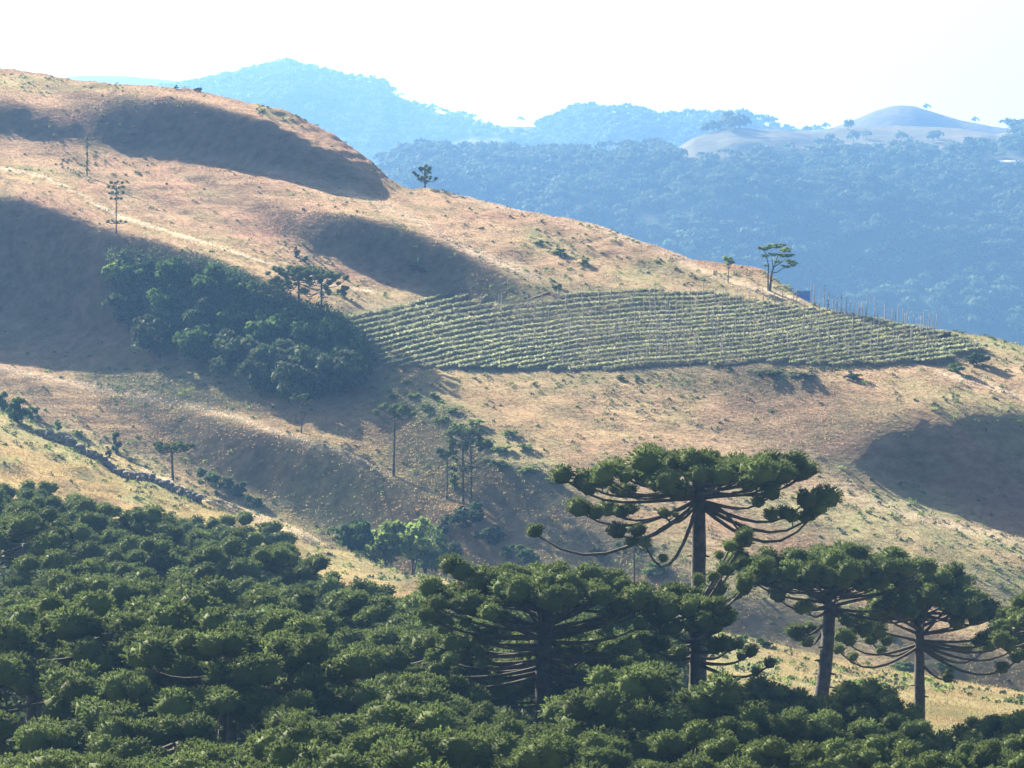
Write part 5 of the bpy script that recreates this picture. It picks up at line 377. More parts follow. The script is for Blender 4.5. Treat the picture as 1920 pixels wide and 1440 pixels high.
[-22,0,0,0,0,0,0,0,0,1,-1,0,0,0,0,0,0,0,0,0,1,-1,0,0,0,0,0,0,0,0,0,0,0,0,0,0,0,0,0,0,0,0,0,0,0,0,0,0,0,-1,1,0,-1,1,0,-1,1,0,-1,0,0,0,0,0,0,0,0,-1,1,0,0,-1,1,0,0,0,-1,0,0,0,0,0,0,0,0,0,0,0,0,1,-1,1,-1,0,0,0,1,0,0,1,-1,1,-1,1,0,0,1,-1,0,1,-1,0,1,0,0,0,0,0,0,0,0,0,0,0,0,0,1,1,-1,1,0,0,0,0,0,0,0,1,1,1,0,0,0,1,-1,0,0,0,-1,-1,0,0,-1,-1,0,0,1,2,2,2,2,2,3,1,1,1,-2,0,0,0,-1,0,0,-1,-1,-1,-1,-1,-1,-3,-3,-3,-2,-3,-1,0,-1,1,-1,1,1,0,1,0,0],
[-22,0,0,0,0,0,1,0,0,-1,0,0,0,0,0,1,-1,0,0,1,-1,0,0,1,-1,0,0,0,0,0,0,0,1,-1,0,0,0,1,-1,0,0,0,0,0,0,0,0,0,0,0,0,0,0,0,0,0,-1,0,1,0,0,0,0,0,-1,0,0,1,-1,0,0,0,-1,0,0,0,1,0,0,-1,0,1,-1,0,1,-1,0,0,0,0,1,0,0,0,0,1,0,-1,0,0,1,0,0,0,0,0,0,1,-1,0,1,0,0,0,0,0,0,0,0,0,0,0,0,0,0,1,0,-1,1,1,0,0,0,-1,0,0,0,1,1,1,1,1,0,0,1,0,-1,-1,1,-1,-1,-1,-1,0,-1,0,-1,0,1,2,2,2,3,3,3,0,1,-1,0,0,0,0,0,-1,1,0,-1,0,-2,0,-2,-2,-3,-4,-2,-4,-1,-2,1,0,1,1,0,0,1],
[-21,0,0,0,0,0,-1,0,0,0,0,0,0,1,0,-1,0,0,1,-1,0,0,1,-1,0,0,1,-1,0,1,-1,0,0,0,1,-1,0,0,0,1,-1,0,0,0,1,-1,0,0,0,0,0,0,0,0,0,0,0,0,-1,0,0,0,0,0,1,0,-1,0,0,0,0,0,1,0,0,-1,0,0,0,0,0,-1,1,0,0,0,0,0,0,0,0,0,0,1,0,-1,0,1,0,0,0,0,0,0,0,1,-1,0,1,0,0,0,0,0,0,0,0,-1,1,0,0,0,0,0,0,0,0,1,0,-1,1,0,0,0,0,0,0,-1,0,0,1,1,3,1,0,0,1,-1,0,0,0,-1,-1,-1,-1,-2,-1,0,-1,0,1,2,3,3,4,4,1,0,-2,1,0,0,0,1,0,0,1,-1,1,-1,0,-1,-2,-1,-3,-3,-4,-3,-2,-1,-2,1,1,1,0],
[-22,0,0,0,0,0,0,0,0,1,0,0,0,-1,0,0,1,0,-1,0,0,1,-1,0,1,0,-1,0,1,-1,0,1,-1,1,-1,0,1,-1,1,-1,0,1,-1,0,0,0,1,-1,0,1,-1,0,0,0,0,0,0,0,0,0,0,0,0,0,0,0,0,0,0,0,0,0,-1,0,0,1,-1,0,0,1,0,0,0,-1,0,0,1,0,0,0,0,-1,1,-1,0,1,0,0,0,0,0,0,1,-1,0,0,1,0,0,-1,0,0,0,0,1,0,0,0,0,0,0,0,0,1,-1,0,0,0,1,0,0,0,0,0,-1,0,0,-1,0,0,0,1,-1,0,2,1,1,3,0,0,0,0,-1,0,0,-2,-2,-2,-2,-1,-1,1,1,3,5,5,4,0,-1,0,0,0,1,0,1,0,0,1,0,0,1,-1,1,-1,-2,-1,-4,-2,-4,-3,-2,-2,0,1,1],
[-21,0,0,0,0,0,0,0,0,-1,0,0,0,1,0,0,-1,0,0,1,0,-1,0,1,-1,0,1,0,-1,1,0,-1,1,-1,0,1,-1,1,-1,0,1,-1,0,1,-1,1,-1,0,1,-1,0,0,1,-1,0,0,0,1,0,0,0,-1,0,0,0,0,0,0,0,-1,1,0,0,0,0,0,0,0,0,-1,0,0,0,1,0,0,-1,1,0,0,-1,1,0,0,0,0,0,0,0,0,0,0,0,1,0,-1,0,0,0,1,0,0,0,0,-1,0,1,0,-1,1,-1,1,0,-1,1,0,0,1,-1,0,0,0,0,0,0,0,-1,1,0,-1,0,0,0,0,0,1,0,0,0,1,1,2,3,-1,-1,1,-2,-3,-2,-3,-1,-2,0,2,3,6,7,3,-2,-2,2,-1,0,1,0,1,1,0,0,1,-1,2,-1,1,0,-1,-1,-3,-3,-3,-3,-3,-2,-1,1],
[-22,0,0,0,0,0,0,0,1,0,0,0,0,-1,0,0,1,0,0,-1,1,0,0,-1,1,0,-1,1,0,-1,1,0,-1,1,0,-1,1,-1,0,1,-1,1,0,-1,1,-1,0,1,-1,0,1,0,-1,0,1,0,0,-1,0,0,0,1,0,-1,0,0,0,0,0,1,-1,0,0,0,0,0,0,0,0,0,0,0,0,0,0,0,0,0,0,0,0,0,0,0,1,-1,0,0,0,0,0,0,0,0,0,1,0,0,0,0,0,0,0,0,0,0,0,0,0,0,0,0,0,0,0,0,0,0,0,1,-1,0,0,0,0,0,0,0,-1,1,-1,0,0,0,0,0,1,-1,1,0,1,-1,-1,1,1,-1,2,1,-1,-2,-4,-3,-2,-1,0,4,10,10,1,-3,-2,0,-1,0,0,1,0,1,1,0,1,0,1,-1,0,0,1,-1,-2,-3,-4,-5,-4,-4,0],
[-21,0,0,0,0,0,0,0,-1,0,0,1,0,0,0,0,-1,1,0,0,-1,0,1,0,-1,1,0,-1,0,1,-1,1,0,-1,1,0,-1,1,0,0,0,-1,1,0,-1,1,0,-1,1,0,-1,1,0,0,-1,0,0,0,0,0,0,0,0,1,0,-1,1,-1,1,-1,0,1,0,-1,0,0,1,-1,0,1,0,0,0,-1,0,0,1,-1,0,0,1,0,-1,1,-1,0,1,0,0,0,0,0,0,0,0,0,0,0,0,-1,0,0,1,0,0,0,-1,1,0,0,0,0,0,0,0,0,0,0,0,0,0,0,0,0,0,0,0,-1,1,-1,1,-1,0,0,1,-1,0,1,0,0,-1,1,0,0,0,1,-1,0,0,0,0,-1,-5,-6,-3,-1,6,19,8,-4,0,-2,-2,-1,0,-1,1,1,0,1,0,0,1,1,1,0,0,0,0,-1,-2,-3,-7,-9,-19]]
PXC = np.arange(-204, 2136, 12.); PYR = np.arange(96, 1332, 12.)
LOGD = np.cumsum(np.cumsum(np.array(HILL), 1), 0) / 4000.          # log distance of the hillside by bearing and elevation angle
SKYL = [(-300, 112), (0, 125), (100, 138), (200, 149), (370, 165), (450, 185), (530, 205), (620, 245), (690, 290), (740, 333), (768, 350), (800, 345), (900, 375), (1000, 400), (1140, 430), (1220, 460), (1300, 490), (1430, 510), (1480, 540), (1510, 562), (1600, 590), (1700, 605), (1800, 615), (1860, 625), (1920, 645), (2200, 700)]
BASEL = [(-300, 700), (0, 770), (200, 850), (400, 930), (600, 1015), (800, 1075), (1000, 1110), (1350, 1190), (1650, 1250), (1920, 1300), (2200, 1340)]
NEAR = {-300: [(110, -22), (200, -15), (290, -10), (335, -2), (395, 0)], 0: [(110, -24), (200, -19), (285, -15), (323, -6.5), (375, 0)],
        300: [(110, -24), (200, -21), (285, -17), (315, -11), (357, 0)], 600: [(110, -24), (200, -23), (265, -23), (300, -17.5), (335, 0)],
        800: [(110, -24), (190, -24), (245, -24), (283, -19.5), (310, 0)], 1000: [(110, -23.5), (170, -24), (220, -23), (262, -20), (295, 0)],
        1350: [(110, -22), (150, -22.5), (190, -22), (235, -21), (275, 0)], 1725: [(110, -22), (150, -22), (195, -21.4), (230, -21.6), (262, 0)],
        1920: [(110, -22), (150, -21.8), (195, -21.5), (230, -22.6), (255, 0)], 2200: [(110, -22), (150, -21.5), (195, -22), (225, -23.6), (250, 0)]}
XF = np.arange(-204, 2117, 4.)
RF = np.arange(2, 1100, .5)
_kx = sorted(NEAR); _kn = np.array([NEAR[k] for k in _kx], float)
Z = np.zeros((len(XF), len(RF)))
for i, px in enumerate(XF):
    kd = [np.interp(px, _kx, _kn[:, j, 0]) for j in range(5)]; kz = [np.interp(px, _kx, _kn[:, j, 1]) for j in range(5)]
    eb = np.interp(px, *zip(*BASEL)); es = np.interp(px, *zip(*SKYL))
    kz[4] = (HOR - eb) * K * kd[4]
    jx = min((px - PXC[0]) / 12, len(PXC) - 1.001); j0 = int(jx); fx = jx - j0
    col = LOGD[:, j0] * (1 - fx) + LOGD[:, j0 + 1] * fx
    rows = np.arange(eb + 26, es + 6, -6.); rows = np.append(rows, es)
    d = np.exp(np.interp(rows, PYR, col)); zz = (HOR - rows) * K * d
    d = np.maximum.accumulate(d + np.arange(len(d)) * 1e-3)
    dm = .5 * (kd[4] + d[0]); zm = min(kz[4], zz[0]) - 2.0
    if d[0] < kd[4] + 12: d = d + (kd[4] + 12 - d[0]); zz = (HOR - rows) * K * d; dm = kd[4] + 6
    r_ = [0, 8, 40] + kd + [dm] + list(d) + list(d[-1] + np.array([10, 40, 120, 320, 900]))
    z_ = [-1.7, -2.2, -11] + kz + [zm] + list(zz) + list(zz[-1] - np.array([.6, 7, 42, 190, 260]))
    Z[i] = np.interp(RF, r_, z_)
# soften in distance and bearing
def smooth(a, n, ax):
    k = np.hanning(n + 2)[1:-1]; k /= k.sum()
    pad = [(0, 0), (0, 0)]; pad[ax] = (n // 2, n // 2)
    p = np.pad(a, pad, mode='edge'); r = 0
    for i in range(n):
        sl = [slice(None)] * 2; sl[ax] = slice(i, i + a.shape[ax]); r = r + k[i] * p[tuple(sl)]
    return r
Zn = smooth(Z, 19, 1); Zn[:, :100] = Z[:, :100]
Z = smooth(Zn, 5, 0)
Xg = (XF[:, None] - 960) * K * RF[None, :]; Yg = np.broadcast_to(RF[None, :], Xg.shape)
amp = np.clip((Yg - 60) / 100, 0, 1)
hillside = sstep(300, 420, Yg)
relief = .9 * fbm(Xg / 26, Yg / 26, 3, 3) + .55 * fbm(Xg / 7, Yg / 9, 3, 21)
relief = relief + .16 * np.sin(2 * np.pi * (Z / 1.5 + 1.6 * fbm(Xg / 22, Yg / 22, 2, 40))) * (.4 + vnoise(Xg / 15, Yg / 15, 44)).clip(0, 1) * hillside
al, ac = (Xg - .9 * Yg) * .743, (.9 * Xg + Yg) * .743          # small ridges and hollows run down the hill to the right
relief = relief + hillside * (1.5 * fbm(al / 60, ac / 15, 3, 130) + .7 * fbm(al / 25, ac / 6, 2, 140))
knock = sstep(250, 300, Yg) * (1 - sstep(345, 380, Yg)) * (Xg < 0)     # hummocks on the near spur
relief = relief + hillside * .45 * vnoise(Xg / 2.6, Yg / 3.4, 180) + hillside * .18 * vnoise(Xg / 1.3, Yg / 1.8, 190)
relief = relief + knock * 2.6 * vnoise(Xg / 4.2, Yg / 6.5, 71)
Z0 = Z.copy()
Z = Z + relief * amp * .62
E = Z / RF[None, :]

def zt(x, y):
    px = 960 + x / (K * y)
    i = np.clip((np.asarray(px) - XF[0]) / 4, 0, len(XF) - 1.001); j = np.clip((np.asarray(y) - RF[0]) / .5, 0, len(RF) - 1.001)
    i0 = i.astype(int); j0 = j.astype(int); a = i - i0; b = j - j0
    return (Z[i0, j0] * (1 - a) + Z[i0 + 1, j0] * a) * (1 - b) + (Z[i0, j0 + 1] * (1 - a) + Z[i0 + 1, j0 + 1] * a) * b
def ground_at(px, py, rmin=100):
    """first point of the land seen in this direction"""
    i = int(np.clip(round((px - XF[0]) / 4), 0, len(XF) - 1)); e = (HOR - py) * K
    j = int((rmin - RF[0]) / .5); w = np.nonzero(E[i, j:] >= e)[0]
    jj = j + (w[0] if len(w) else int(np.argmax(E[i, j:])))
    y = RF[jj]; return np.array([(px - 960) * K * y, y, Z[i, jj]])
def at(px, py, d): return np.array([(px - 960) * K * d, d, (HOR - py) * K * d])

FIELD = [(622, 594), (640, 576), (700, 562), (850, 557), (960, 573), (1060, 558), (1200, 545), (1330, 548), (1440, 570), (1560, 585), (1700, 607), (1800, 632), (1850, 657), (1760, 682), (1560, 690), (1400, 682), (1300, 690), (1150, 697), (950, 697), (720, 692), (685, 650), (650, 620)]
GULLY = [(740, 720), (800, 760), (870, 810), (940, 850), (1010, 890)]
PALES = [([(0, 315), (80, 330), (150, 365), (220, 405), (330, 440), (430, 470), (520, 500), (600, 530), (700, 548)], 3.6, .85, 400, 700),  # pale lines: backlit crest rims and a worn path put into the ground colour
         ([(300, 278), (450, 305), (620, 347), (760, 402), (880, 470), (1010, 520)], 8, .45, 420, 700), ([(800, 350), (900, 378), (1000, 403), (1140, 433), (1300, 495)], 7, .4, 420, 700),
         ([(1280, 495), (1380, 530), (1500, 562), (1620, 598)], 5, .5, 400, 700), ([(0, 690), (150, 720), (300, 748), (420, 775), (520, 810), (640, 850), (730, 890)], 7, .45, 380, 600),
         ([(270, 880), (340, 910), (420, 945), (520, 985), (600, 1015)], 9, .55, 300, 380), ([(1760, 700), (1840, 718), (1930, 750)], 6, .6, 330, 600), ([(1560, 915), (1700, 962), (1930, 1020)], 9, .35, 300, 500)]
def cover(x, y, z):
    px = 960 + x / (K * y); py = HOR - z / (K * y)
    wob = 14 * fbm(x / 9, y / 9, 3, 90); px = px + wob; py = py + wob * .5
    hill = (y > 330) & (y < 700)
    fld = soft_poly(FIELD, px, py, 10) * hill
    rim = soft_poly([(620, 545), (850, 540), (1200, 515), (1440, 545), (1700, 590), (1880, 640), (1860, 690), (1500, 715), (1150, 720), (700, 720)], px, py, 30) * hill
    g = np.maximum(.55 * rim * (1 - fld), 0)
    g = np.maximum(g, .85 * np.exp(-(dist_line(GULLY, px, py) / 44) ** 2) * hill)
    g = np.maximum(g, .7 * np.exp(-(dist_line([(1000, 445), (1060, 470), (1150, 510), (1240, 530)], px, py) / 13) ** 2) * hill)
    g = np.maximum(g, .6 * np.exp(-(dist_line([(1500, 555), (1650, 610), (1800, 660), (1880, 700)], px, py) / 12) ** 2) * hill)
    g = np.maximum(g, .6 * soft_poly([(1080, 1000), (1300, 960), (1320, 1100), (1000, 1080)], px, py, 60) * (y > 290))
    g = np.maximum(g, .5 * soft_poly([(300, 840), (460, 900), (620, 960), (560, 990), (420, 930)], px, py, 30) * (y > 330))
    wood = (y < 290) & (px < 1330) & (y > 60); g = np.where(wood, np.maximum(g, .6), g)
    g = np.maximum(g, (.5 + .4 * sstep(-.1, .3, fbm(x / 5, y / 9, 3, 160))) * (y < 275) * (px > 1300))
    al, ac = (x - .9 * y) * .743, (.9 * x + y) * .743
    g = np.maximum(g, .6 * sstep(.02, .3, fbm(x / 6, y / 8, 3, 195)) * (y > 290) * (y < 395) * (px < 700))
    olive = sstep(.0, .35, fbm(al / 40, ac / 12, 4, 150) + .25 * np.clip((450 - y) / 120, -1, 1)) * .65 * (y > 300)
    g = np.maximum(g, olive * (1 - fld))
    gold = np.clip(1.1 - (y - 330) / 130, 0, 1) * np.clip((1500 - px) / 900, 0.0, 1)
    gold = np.maximum(gold, .55 * (y < 290))
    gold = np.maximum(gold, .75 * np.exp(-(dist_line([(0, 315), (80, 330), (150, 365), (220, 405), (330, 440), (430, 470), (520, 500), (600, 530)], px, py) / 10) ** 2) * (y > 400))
    fg = fld * (.45 + .3 * (fbm(x / 14, y / 14, 3, 50) > .02))
    g = np.clip(np.maximum(g * (.65 + .7 * fbm(x / 6, y / 8, 3, 31)), fg), 0, 1)
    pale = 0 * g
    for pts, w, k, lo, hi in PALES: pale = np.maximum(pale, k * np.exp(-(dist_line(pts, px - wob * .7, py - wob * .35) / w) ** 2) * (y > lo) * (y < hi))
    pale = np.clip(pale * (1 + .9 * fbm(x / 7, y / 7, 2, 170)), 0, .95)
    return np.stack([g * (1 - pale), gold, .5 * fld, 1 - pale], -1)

rs = np.concatenate([[2, 4, 7, 11, 16, 22, 30], np.arange(40, 200, 6), np.arange(200, 700, 1.0), np.arange(700, 760, 4), np.arange(760, 1096, 24)])
ang_main = (np.arange(-200, 2115, 4.5) - 960) * K
side = np.tan(np.radians(np.linspace(12.6, 68, 24)))
us = np.concatenate([-side[::-1] , ang_main, side]); us = np.unique(us)
XX = us[:, None] * rs[None, :]; YY = np.broadcast_to(rs[None, :], XX.shape).copy()
pxc = np.clip(960 + us / K, XF[0], XF[-1] - 1)[:, None]
ZZ = zt((pxc - 960) * K * YY, YY) + 0 * XX
outside = np.abs(us - np.clip(us, -.205, .205))[:, None] * YY
ZZ = ZZ + np.clip(outside / 60, 0, 1) * 2.5 * fbm(XX / 40, YY / 40, 3, 5)
V = np.stack([XX, YY, ZZ], -1).reshape(-1, 3); nu, nr = len(us), len(rs)
i, j = np.meshgrid(np.arange(nu - 1), np.arange(nr - 1), indexing='ij')
F = np.stack([i * nr + j, (i + 1) * nr + j, (i + 1) * nr + j + 1, i * nr + j + 1], -1).reshape(-1, 4)
me = mesh_np('ground', V, F, M_LAND, True)
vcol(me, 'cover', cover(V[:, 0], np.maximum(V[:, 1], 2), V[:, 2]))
tag(link('ground', me), kind='structure')
# the knoll the picture was taken from, behind and beside the viewpoint
mb = MB(); hv = []
ra = np.array([0.5, 3, 8, 20, 50, 120]); th = np.radians(np.linspace(-200, 20, 30))
hv = np.array([[r * math.cos(t), r * math.sin(t) - .0, -1.75 - .0008 * r * r - .03 * r] for t in th for r in ra])
i, j = np.meshgrid(np.arange(29), np.arange(5), indexing='ij')
Fk = np.stack([i * 6 + j, i * 6 + j + 1, (i + 1) * 6 + j + 1, (i + 1) * 6 + j], -1).reshape(-1, 4)
me = mesh_np('terrain', hv, Fk, M_LAND, True); vcol(me, 'cover', np.tile([[.2, .5, 0, 1.]], (len(hv), 1)))
tag(link('terrain', me), kind='structure')

# ------------------------------------------------------------------ far hills
FAR_COL = []
def far_mat():
    m, nt, out = nodes_mat('far_hill_cover')
    geo = nt.nodes.new('ShaderNodeNewGeometry'); P = geo.outputs['Position']
    at_ = nt.nodes.new('ShaderNodeVertexColor'); at_.layer_name = 'cover'
    sep = nt.nodes.new('ShaderNodeSeparateColor'); nt.links.new(at_.outputs['Color'], sep.inputs['Color'])
    grass = mix(nt, ramp(nt, noise(nt, P, .02, 4), .35, .65), (.135, .115, .08), (.10, .10, .055))
    grass = mix(nt, math_n(nt, 'MULTIPLY', ramp(nt, noise(nt, P, .06, 4), .45, .7), .6), grass, (.16, .15, .08))
    c = mix(nt, sep.outputs['Red'], (.035, .055, .025), grass)
    d = N(nt, 'ShaderNodeBsdfDiffuse'); nt.links.new(c, d.inputs['Color'])
    b = nt.nodes.new('ShaderNodeBump'); b.inputs['Strength'].default_value = .6; b.inputs['Distance'].default_value = 2.
    nt.links.new(noise(nt, P, .15, 5), b.inputs['Height']); nt.links.new(b.outputs['Normal'], d.inputs['Normal'])
    nt.links.new(d.outputs[0], out.inputs['Surface']); return m
M_FARHILL = far_mat()
class Far:
    def __init__(s, name, line, dist, r0, z0, depth_back, meadow, seed, amp=12, px0=-500, px1=2420, step=7, nr=120):
        s.px = np.arange(px0, px1, step); py = np.interp(s.px, *zip(*line)); d = np.interp(s.px, *zip(*dist))
        t = np.linspace(0, 1, nr); s.nr = nr
        z1 = (HOR - py) * K * d
        tt = np.concatenate([t, 1 + np.array([.05, .15, .4, .9])]); s.tt = tt
        R = r0 + (d - r0)[:, None] * t[None, :]
        f = t * (1.75 - .75 * t)
        Zh = z0 + (z1 - z0)[:, None] * f[None, :]
        X = (s.px - 960)[:, None] * K * R
        w = (t * (1 - t) * 4)[None, :]
        gul = fbm(X / 170, R / 260, 4, seed) * 4 * amp * w + fbm(X / 40, R / 50, 3, seed + 7) * amp * .5 * (w + .12)
        Zh = Zh + gul
        Rb = d[:, None] + depth_back * np.array([.05, .15, .4, 1.])[None, :]; Zb = Zh[:, -1:] - depth_back * np.array([.008, .04, .16, .5])[None, :]
        R = np.hstack([R, Rb]); Zh = np.hstack([Zh, Zb]); X = (s.px - 960)[:, None] * K * R
        s.X, s.Y, s.Z = X, R, Zh
        PXq = np.broadcast_to(s.px[:, None], R.shape); PYq = HOR - Zh / (K * R)
        wob = 10 * fbm(X / 60, R / 60, 3, seed + 3)
        s.m = meadow(PXq + wob, PYq + wob * .4, t[None, :] if False else np.broadcast_to(np.minimum(tt, 1.5)[None, :], R.shape))
        n2 = R.shape[1]
        i, j = np.meshgrid(np.arange(len(s.px) - 1), np.arange(n2 - 1), indexing='ij')
        Fq = np.stack([i * n2 + j, (i + 1) * n2 + j, (i + 1) * n2 + j + 1, i * n2 + j + 1], -1).reshape(-1, 4)
        me = mesh_np(name, np.stack([X, R, Zh], -1).reshape(-1, 3), Fq, M_FARHILL, True)
        vcol(me, 'cover', np.stack([s.m, s.m, s.m, np.ones_like(s.m)], -1).reshape(-1, 4))
        tag(link(name, me), kind='structure')
    def scatter(s, n, keep, seed):
        g = np.random.default_rng(seed)
        a = g.random(n) * (len(s.px) - 1.001); b = g.random(n) ** .8 * (s.nr - 1.001)
        return s.sample(a, b, keep, g)
    def sample(s, a, b, keep, g):
        i, j = a.astype(int), b.astype(int); fa, fb = a - i, b - j
        q = lambda A: (A[i, j] * (1 - fa) + A[i + 1, j] * fa) * (1 - fb) + (A[i, j + 1] * (1 - fa) + A[i + 1, j + 1] * fa) * fb
        x, y, z, m = q(s.X), q(s.Y), q(s.Z), q(s.m)
        px, py = 960 + x / (K * y), HOR - z / (K * y)
        ok = (m < .35 + .3 * g.random(len(x)))
        ok &= (px > -60) & (px < 1980) & (py < np.interp(px, *zip(*SKYL)) + 14)
        # not behind nearer folds of the same hill
        Em = np.maximum.accumulate(s.Z / s.Y, 1)
        ok &= (z + 14) / y > Em[i, j]
        return np.stack([x, y, z], -1)[ok], px[ok], py[ok]

def mead(*polys):
    def f(px, py, t):
        m = np.zeros(px.shape)
        for p in polys: m = np.maximum(m, soft_poly(p, px, py, 5))
        return m
    return f
L3 = Far('distant_ridge', [(-500, 150), (100, 148), (150, 141), (230, 142), (330, 151), (420, 167), (600, 215), (2420, 330)], [(-500, 5600), (2420, 5600)], 4900, 200, 600, lambda px, py, t: np.ones(px.shape), 5, 6)
L2 = Far('far_ridge', [(-500, 200), (250, 182), (330, 168), (360, 163), (420, 152), (480, 140), (540, 130), (600, 143), (650, 157), (720, 163), (735, 179), (800, 205), (870, 227), (920, 239), (1005, 242), (1040, 231), (1100, 210), (1190, 213), (1215, 222), (1270, 229), (1300, 229), (1350, 225), (1400, 231), (1450, 246), (1520, 252), (1700, 265), (2420, 300)],
         [(-500, 4300), (540, 4300), (900, 4000), (1000, 3900), (1150, 3500), (1400, 3400), (2420, 3300)], 2900, 60, 500,
         mead([(815, 282), (835, 266), (870, 258), (940, 258), (950, 266), (900, 274), (850, 283)], [(868, 226), (925, 236), (1010, 238), (1000, 250), (940, 252), (890, 240)], [(735, 172), (800, 203), (850, 222), (830, 224), (790, 208), (735, 182)]), 15, 9)
L1B = Far('grassy_knoll', [(-500, 420), (1200, 330), (1400, 272), (1500, 250), (1560, 240), (1600, 225), (1640, 208), (1670, 199), (1690, 197), (1715, 199), (1750, 210), (1800, 225), (1860, 237), (1920, 244), (2050, 262), (2420, 290)], [(-500, 2900), (2420, 2900)], 2700, 140, 400, lambda px, py, t: np.ones(px.shape), 25, 2, px0=1150)
L1 = Far('wooded_hill', [(-500, 340), (600, 332), (700, 310), (730, 305), (770, 289), (850, 288), (960, 294), (1080, 297), (1180, 293), (1260, 288), (1300, 270), (1380, 257), (1450, 249), (1540, 243), (1690, 236), (1800, 241), (1870, 252), (1890, 248), (1920, 250), (2420, 300)],
         [(-500, 2350), (1200, 2350), (1500, 2500), (2420, 2450)], 1750, -20, 350,
         mead([(1255, 262), (1400, 240), (1560, 232), (1700, 228), (1850, 232), (1905, 244), (1895, 272), (1820, 284), (1700, 290), (1640, 296), (1560, 288), (1480, 302), (1420, 296), (1290, 302), (1250, 285)],
              [(1080, 292), (1255, 286), (1250, 298), (1120, 301)], [(1835, 300), (1870, 291), (1960, 290), (1960, 345), (1905, 322), (1850, 316)],
              [(1165, 414), (1200, 404), (1275, 398), (1290, 406), (1230, 418)], [(925, 352), (960, 347), (1000, 352), (960, 360)], [(1255, 402), (1340, 380), (1350, 384), (1290, 408)]), 35, 12, step=6, nr=170)

# ------------------------------------------------------------------ haze: one box of even air round camera and land
m, nt, out = nodes_mat('pale_air')
pv = nt.nodes.new('ShaderNodeVolumePrincipled'); pv.inputs['Density'].default_value = HAZE_DENSITY
pv.inputs['Color'].default_value = (*HAZE_COLOR, 1); pv.inputs['Anisotropy'].default_value = HAZE_ANISO
nt.links.new(pv.outputs[0], out.inputs['Volume'])
mb = MB(); zlo, zhi = -330., 760.
mb.box((0, 3050, (zlo + zhi) / 2), (9000, 6500, zhi - zlo))
tag(link('haze', mb.mesh('haze', m)), kind='stuff')

# ------------------------------------------------------------------ dry grass: one mass of blades over every slope in view
def grass(n, pxr, dr, seed, hmin, hmax, width, lines=None):
    g = np.random.default_rng(seed)
    y = np.sqrt(g.random(n) * (dr[1] ** 2 - dr[0] ** 2) + dr[0] ** 2); px = g.uniform(*pxr, n); x = (px - 960) * K * y
    z = zt(x, y); e = z / y
    Em = np.maximum.accumulate(E, 1)
    i = np.clip(((px - XF[0]) / 4).astype(int), 0, len(XF) - 1); j = np.clip(((y - RF[0]) / .5).astype(int), 0, len(RF) - 1)
    ok = (z + .8) / y >= Em[i, j] - .0006
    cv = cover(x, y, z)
    clump = vnoise(x / 2.3, y / 2.3, 8) + .5
    ok &= g.random(n) < np.clip(.55 + .6 * clump, 0, 1) * (1 - .85 * cv[:, 2] / .6)
    dzx = (zt(x + .8, y) - zt(x - .8, y)) / 1.6; dzy = (zt(x, y + .8) - zt(x, y - .8)) / 1.6
    face = (Ldir.z - Ldir.x * dzx - Ldir.y * dzy) / np.sqrt(1 + dzx ** 2 + dzy ** 2)
    ok &= g.random(n) < np.clip((face - .045) / .2, .03, 1)          # blades thinned where slopes turn from the sun, so their shade stays dark
    if lines:
        dl = np.min([dist_line(l, 960 + x / (K * y), HOR - z / (K * y)) for l in lines], 0); ok &= dl < 9 * g.random(n) + 1
    x, y, z, cv, clump = x[ok], y[ok], z[ok], cv[ok], clump[ok]
    n = len(x); nb = 4
    h = (hmin + (hmax - hmin) * g.random((n, nb)) ** 1.3) * (.75 + .5 * clump)[:, None]
    th = g.random((n, nb)) * 2 * np.pi; ln = .25 + .5 * g.random((n, nb))
    bx = x[:, None] + g.normal(0, .16, (n, nb)); by = y[:, None] + g.normal(0, .16, (n, nb)); bz = z[:, None] - .06 + 0 * bx
    fx = g.random((n, nb)) * 2 * np.pi
    wx, wy = np.cos(fx) * width, np.sin(fx) * width
    A = np.stack([bx - wx, by - wy, bz], -1); B = np.stack([bx + wx, by + wy, bz], -1)
    T = np.stack([bx + np.cos(th) * ln * h, by + np.sin(th) * ln * h, bz + h], -1)
    V = np.stack([A, B, T], 2).reshape(-1, 3); F = np.arange(len(V)).reshape(-1, 3)
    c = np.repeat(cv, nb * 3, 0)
    return V, F, c
def add_grass(parts):
    V = np.vstack([p[0] for p in parts]); c = np.vstack([p[2] for p in parts]); F = np.arange(len(V)).reshape(-1, 3); print('grass tris', len(F))
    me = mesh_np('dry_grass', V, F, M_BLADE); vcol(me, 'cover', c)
    tag(link('dry_grass', me), 'dry pinkish straw grass covering the open hillsides', kind='stuff')
CREST = [[(0, 315), (80, 330), (150, 365), (220, 405), (330, 440), (430, 470), (520, 500), (600, 530), (700, 548)], [(300, 280), (620, 347), (760, 402), (880, 470), (1010, 520)], SKYL[1:]]
add_grass([grass(600000, (-150, 2080), (330, 700), 1, .07, .20, .07), grass(150000, (-40, 1960), (225, 345), 2, .08, .24, .045), grass(90000, (1300, 1960), (150, 228), 4, .08, .24, .03), grass(400000, (-40, 1960), (380, 700), 5, .15, .4, .06, CREST)])

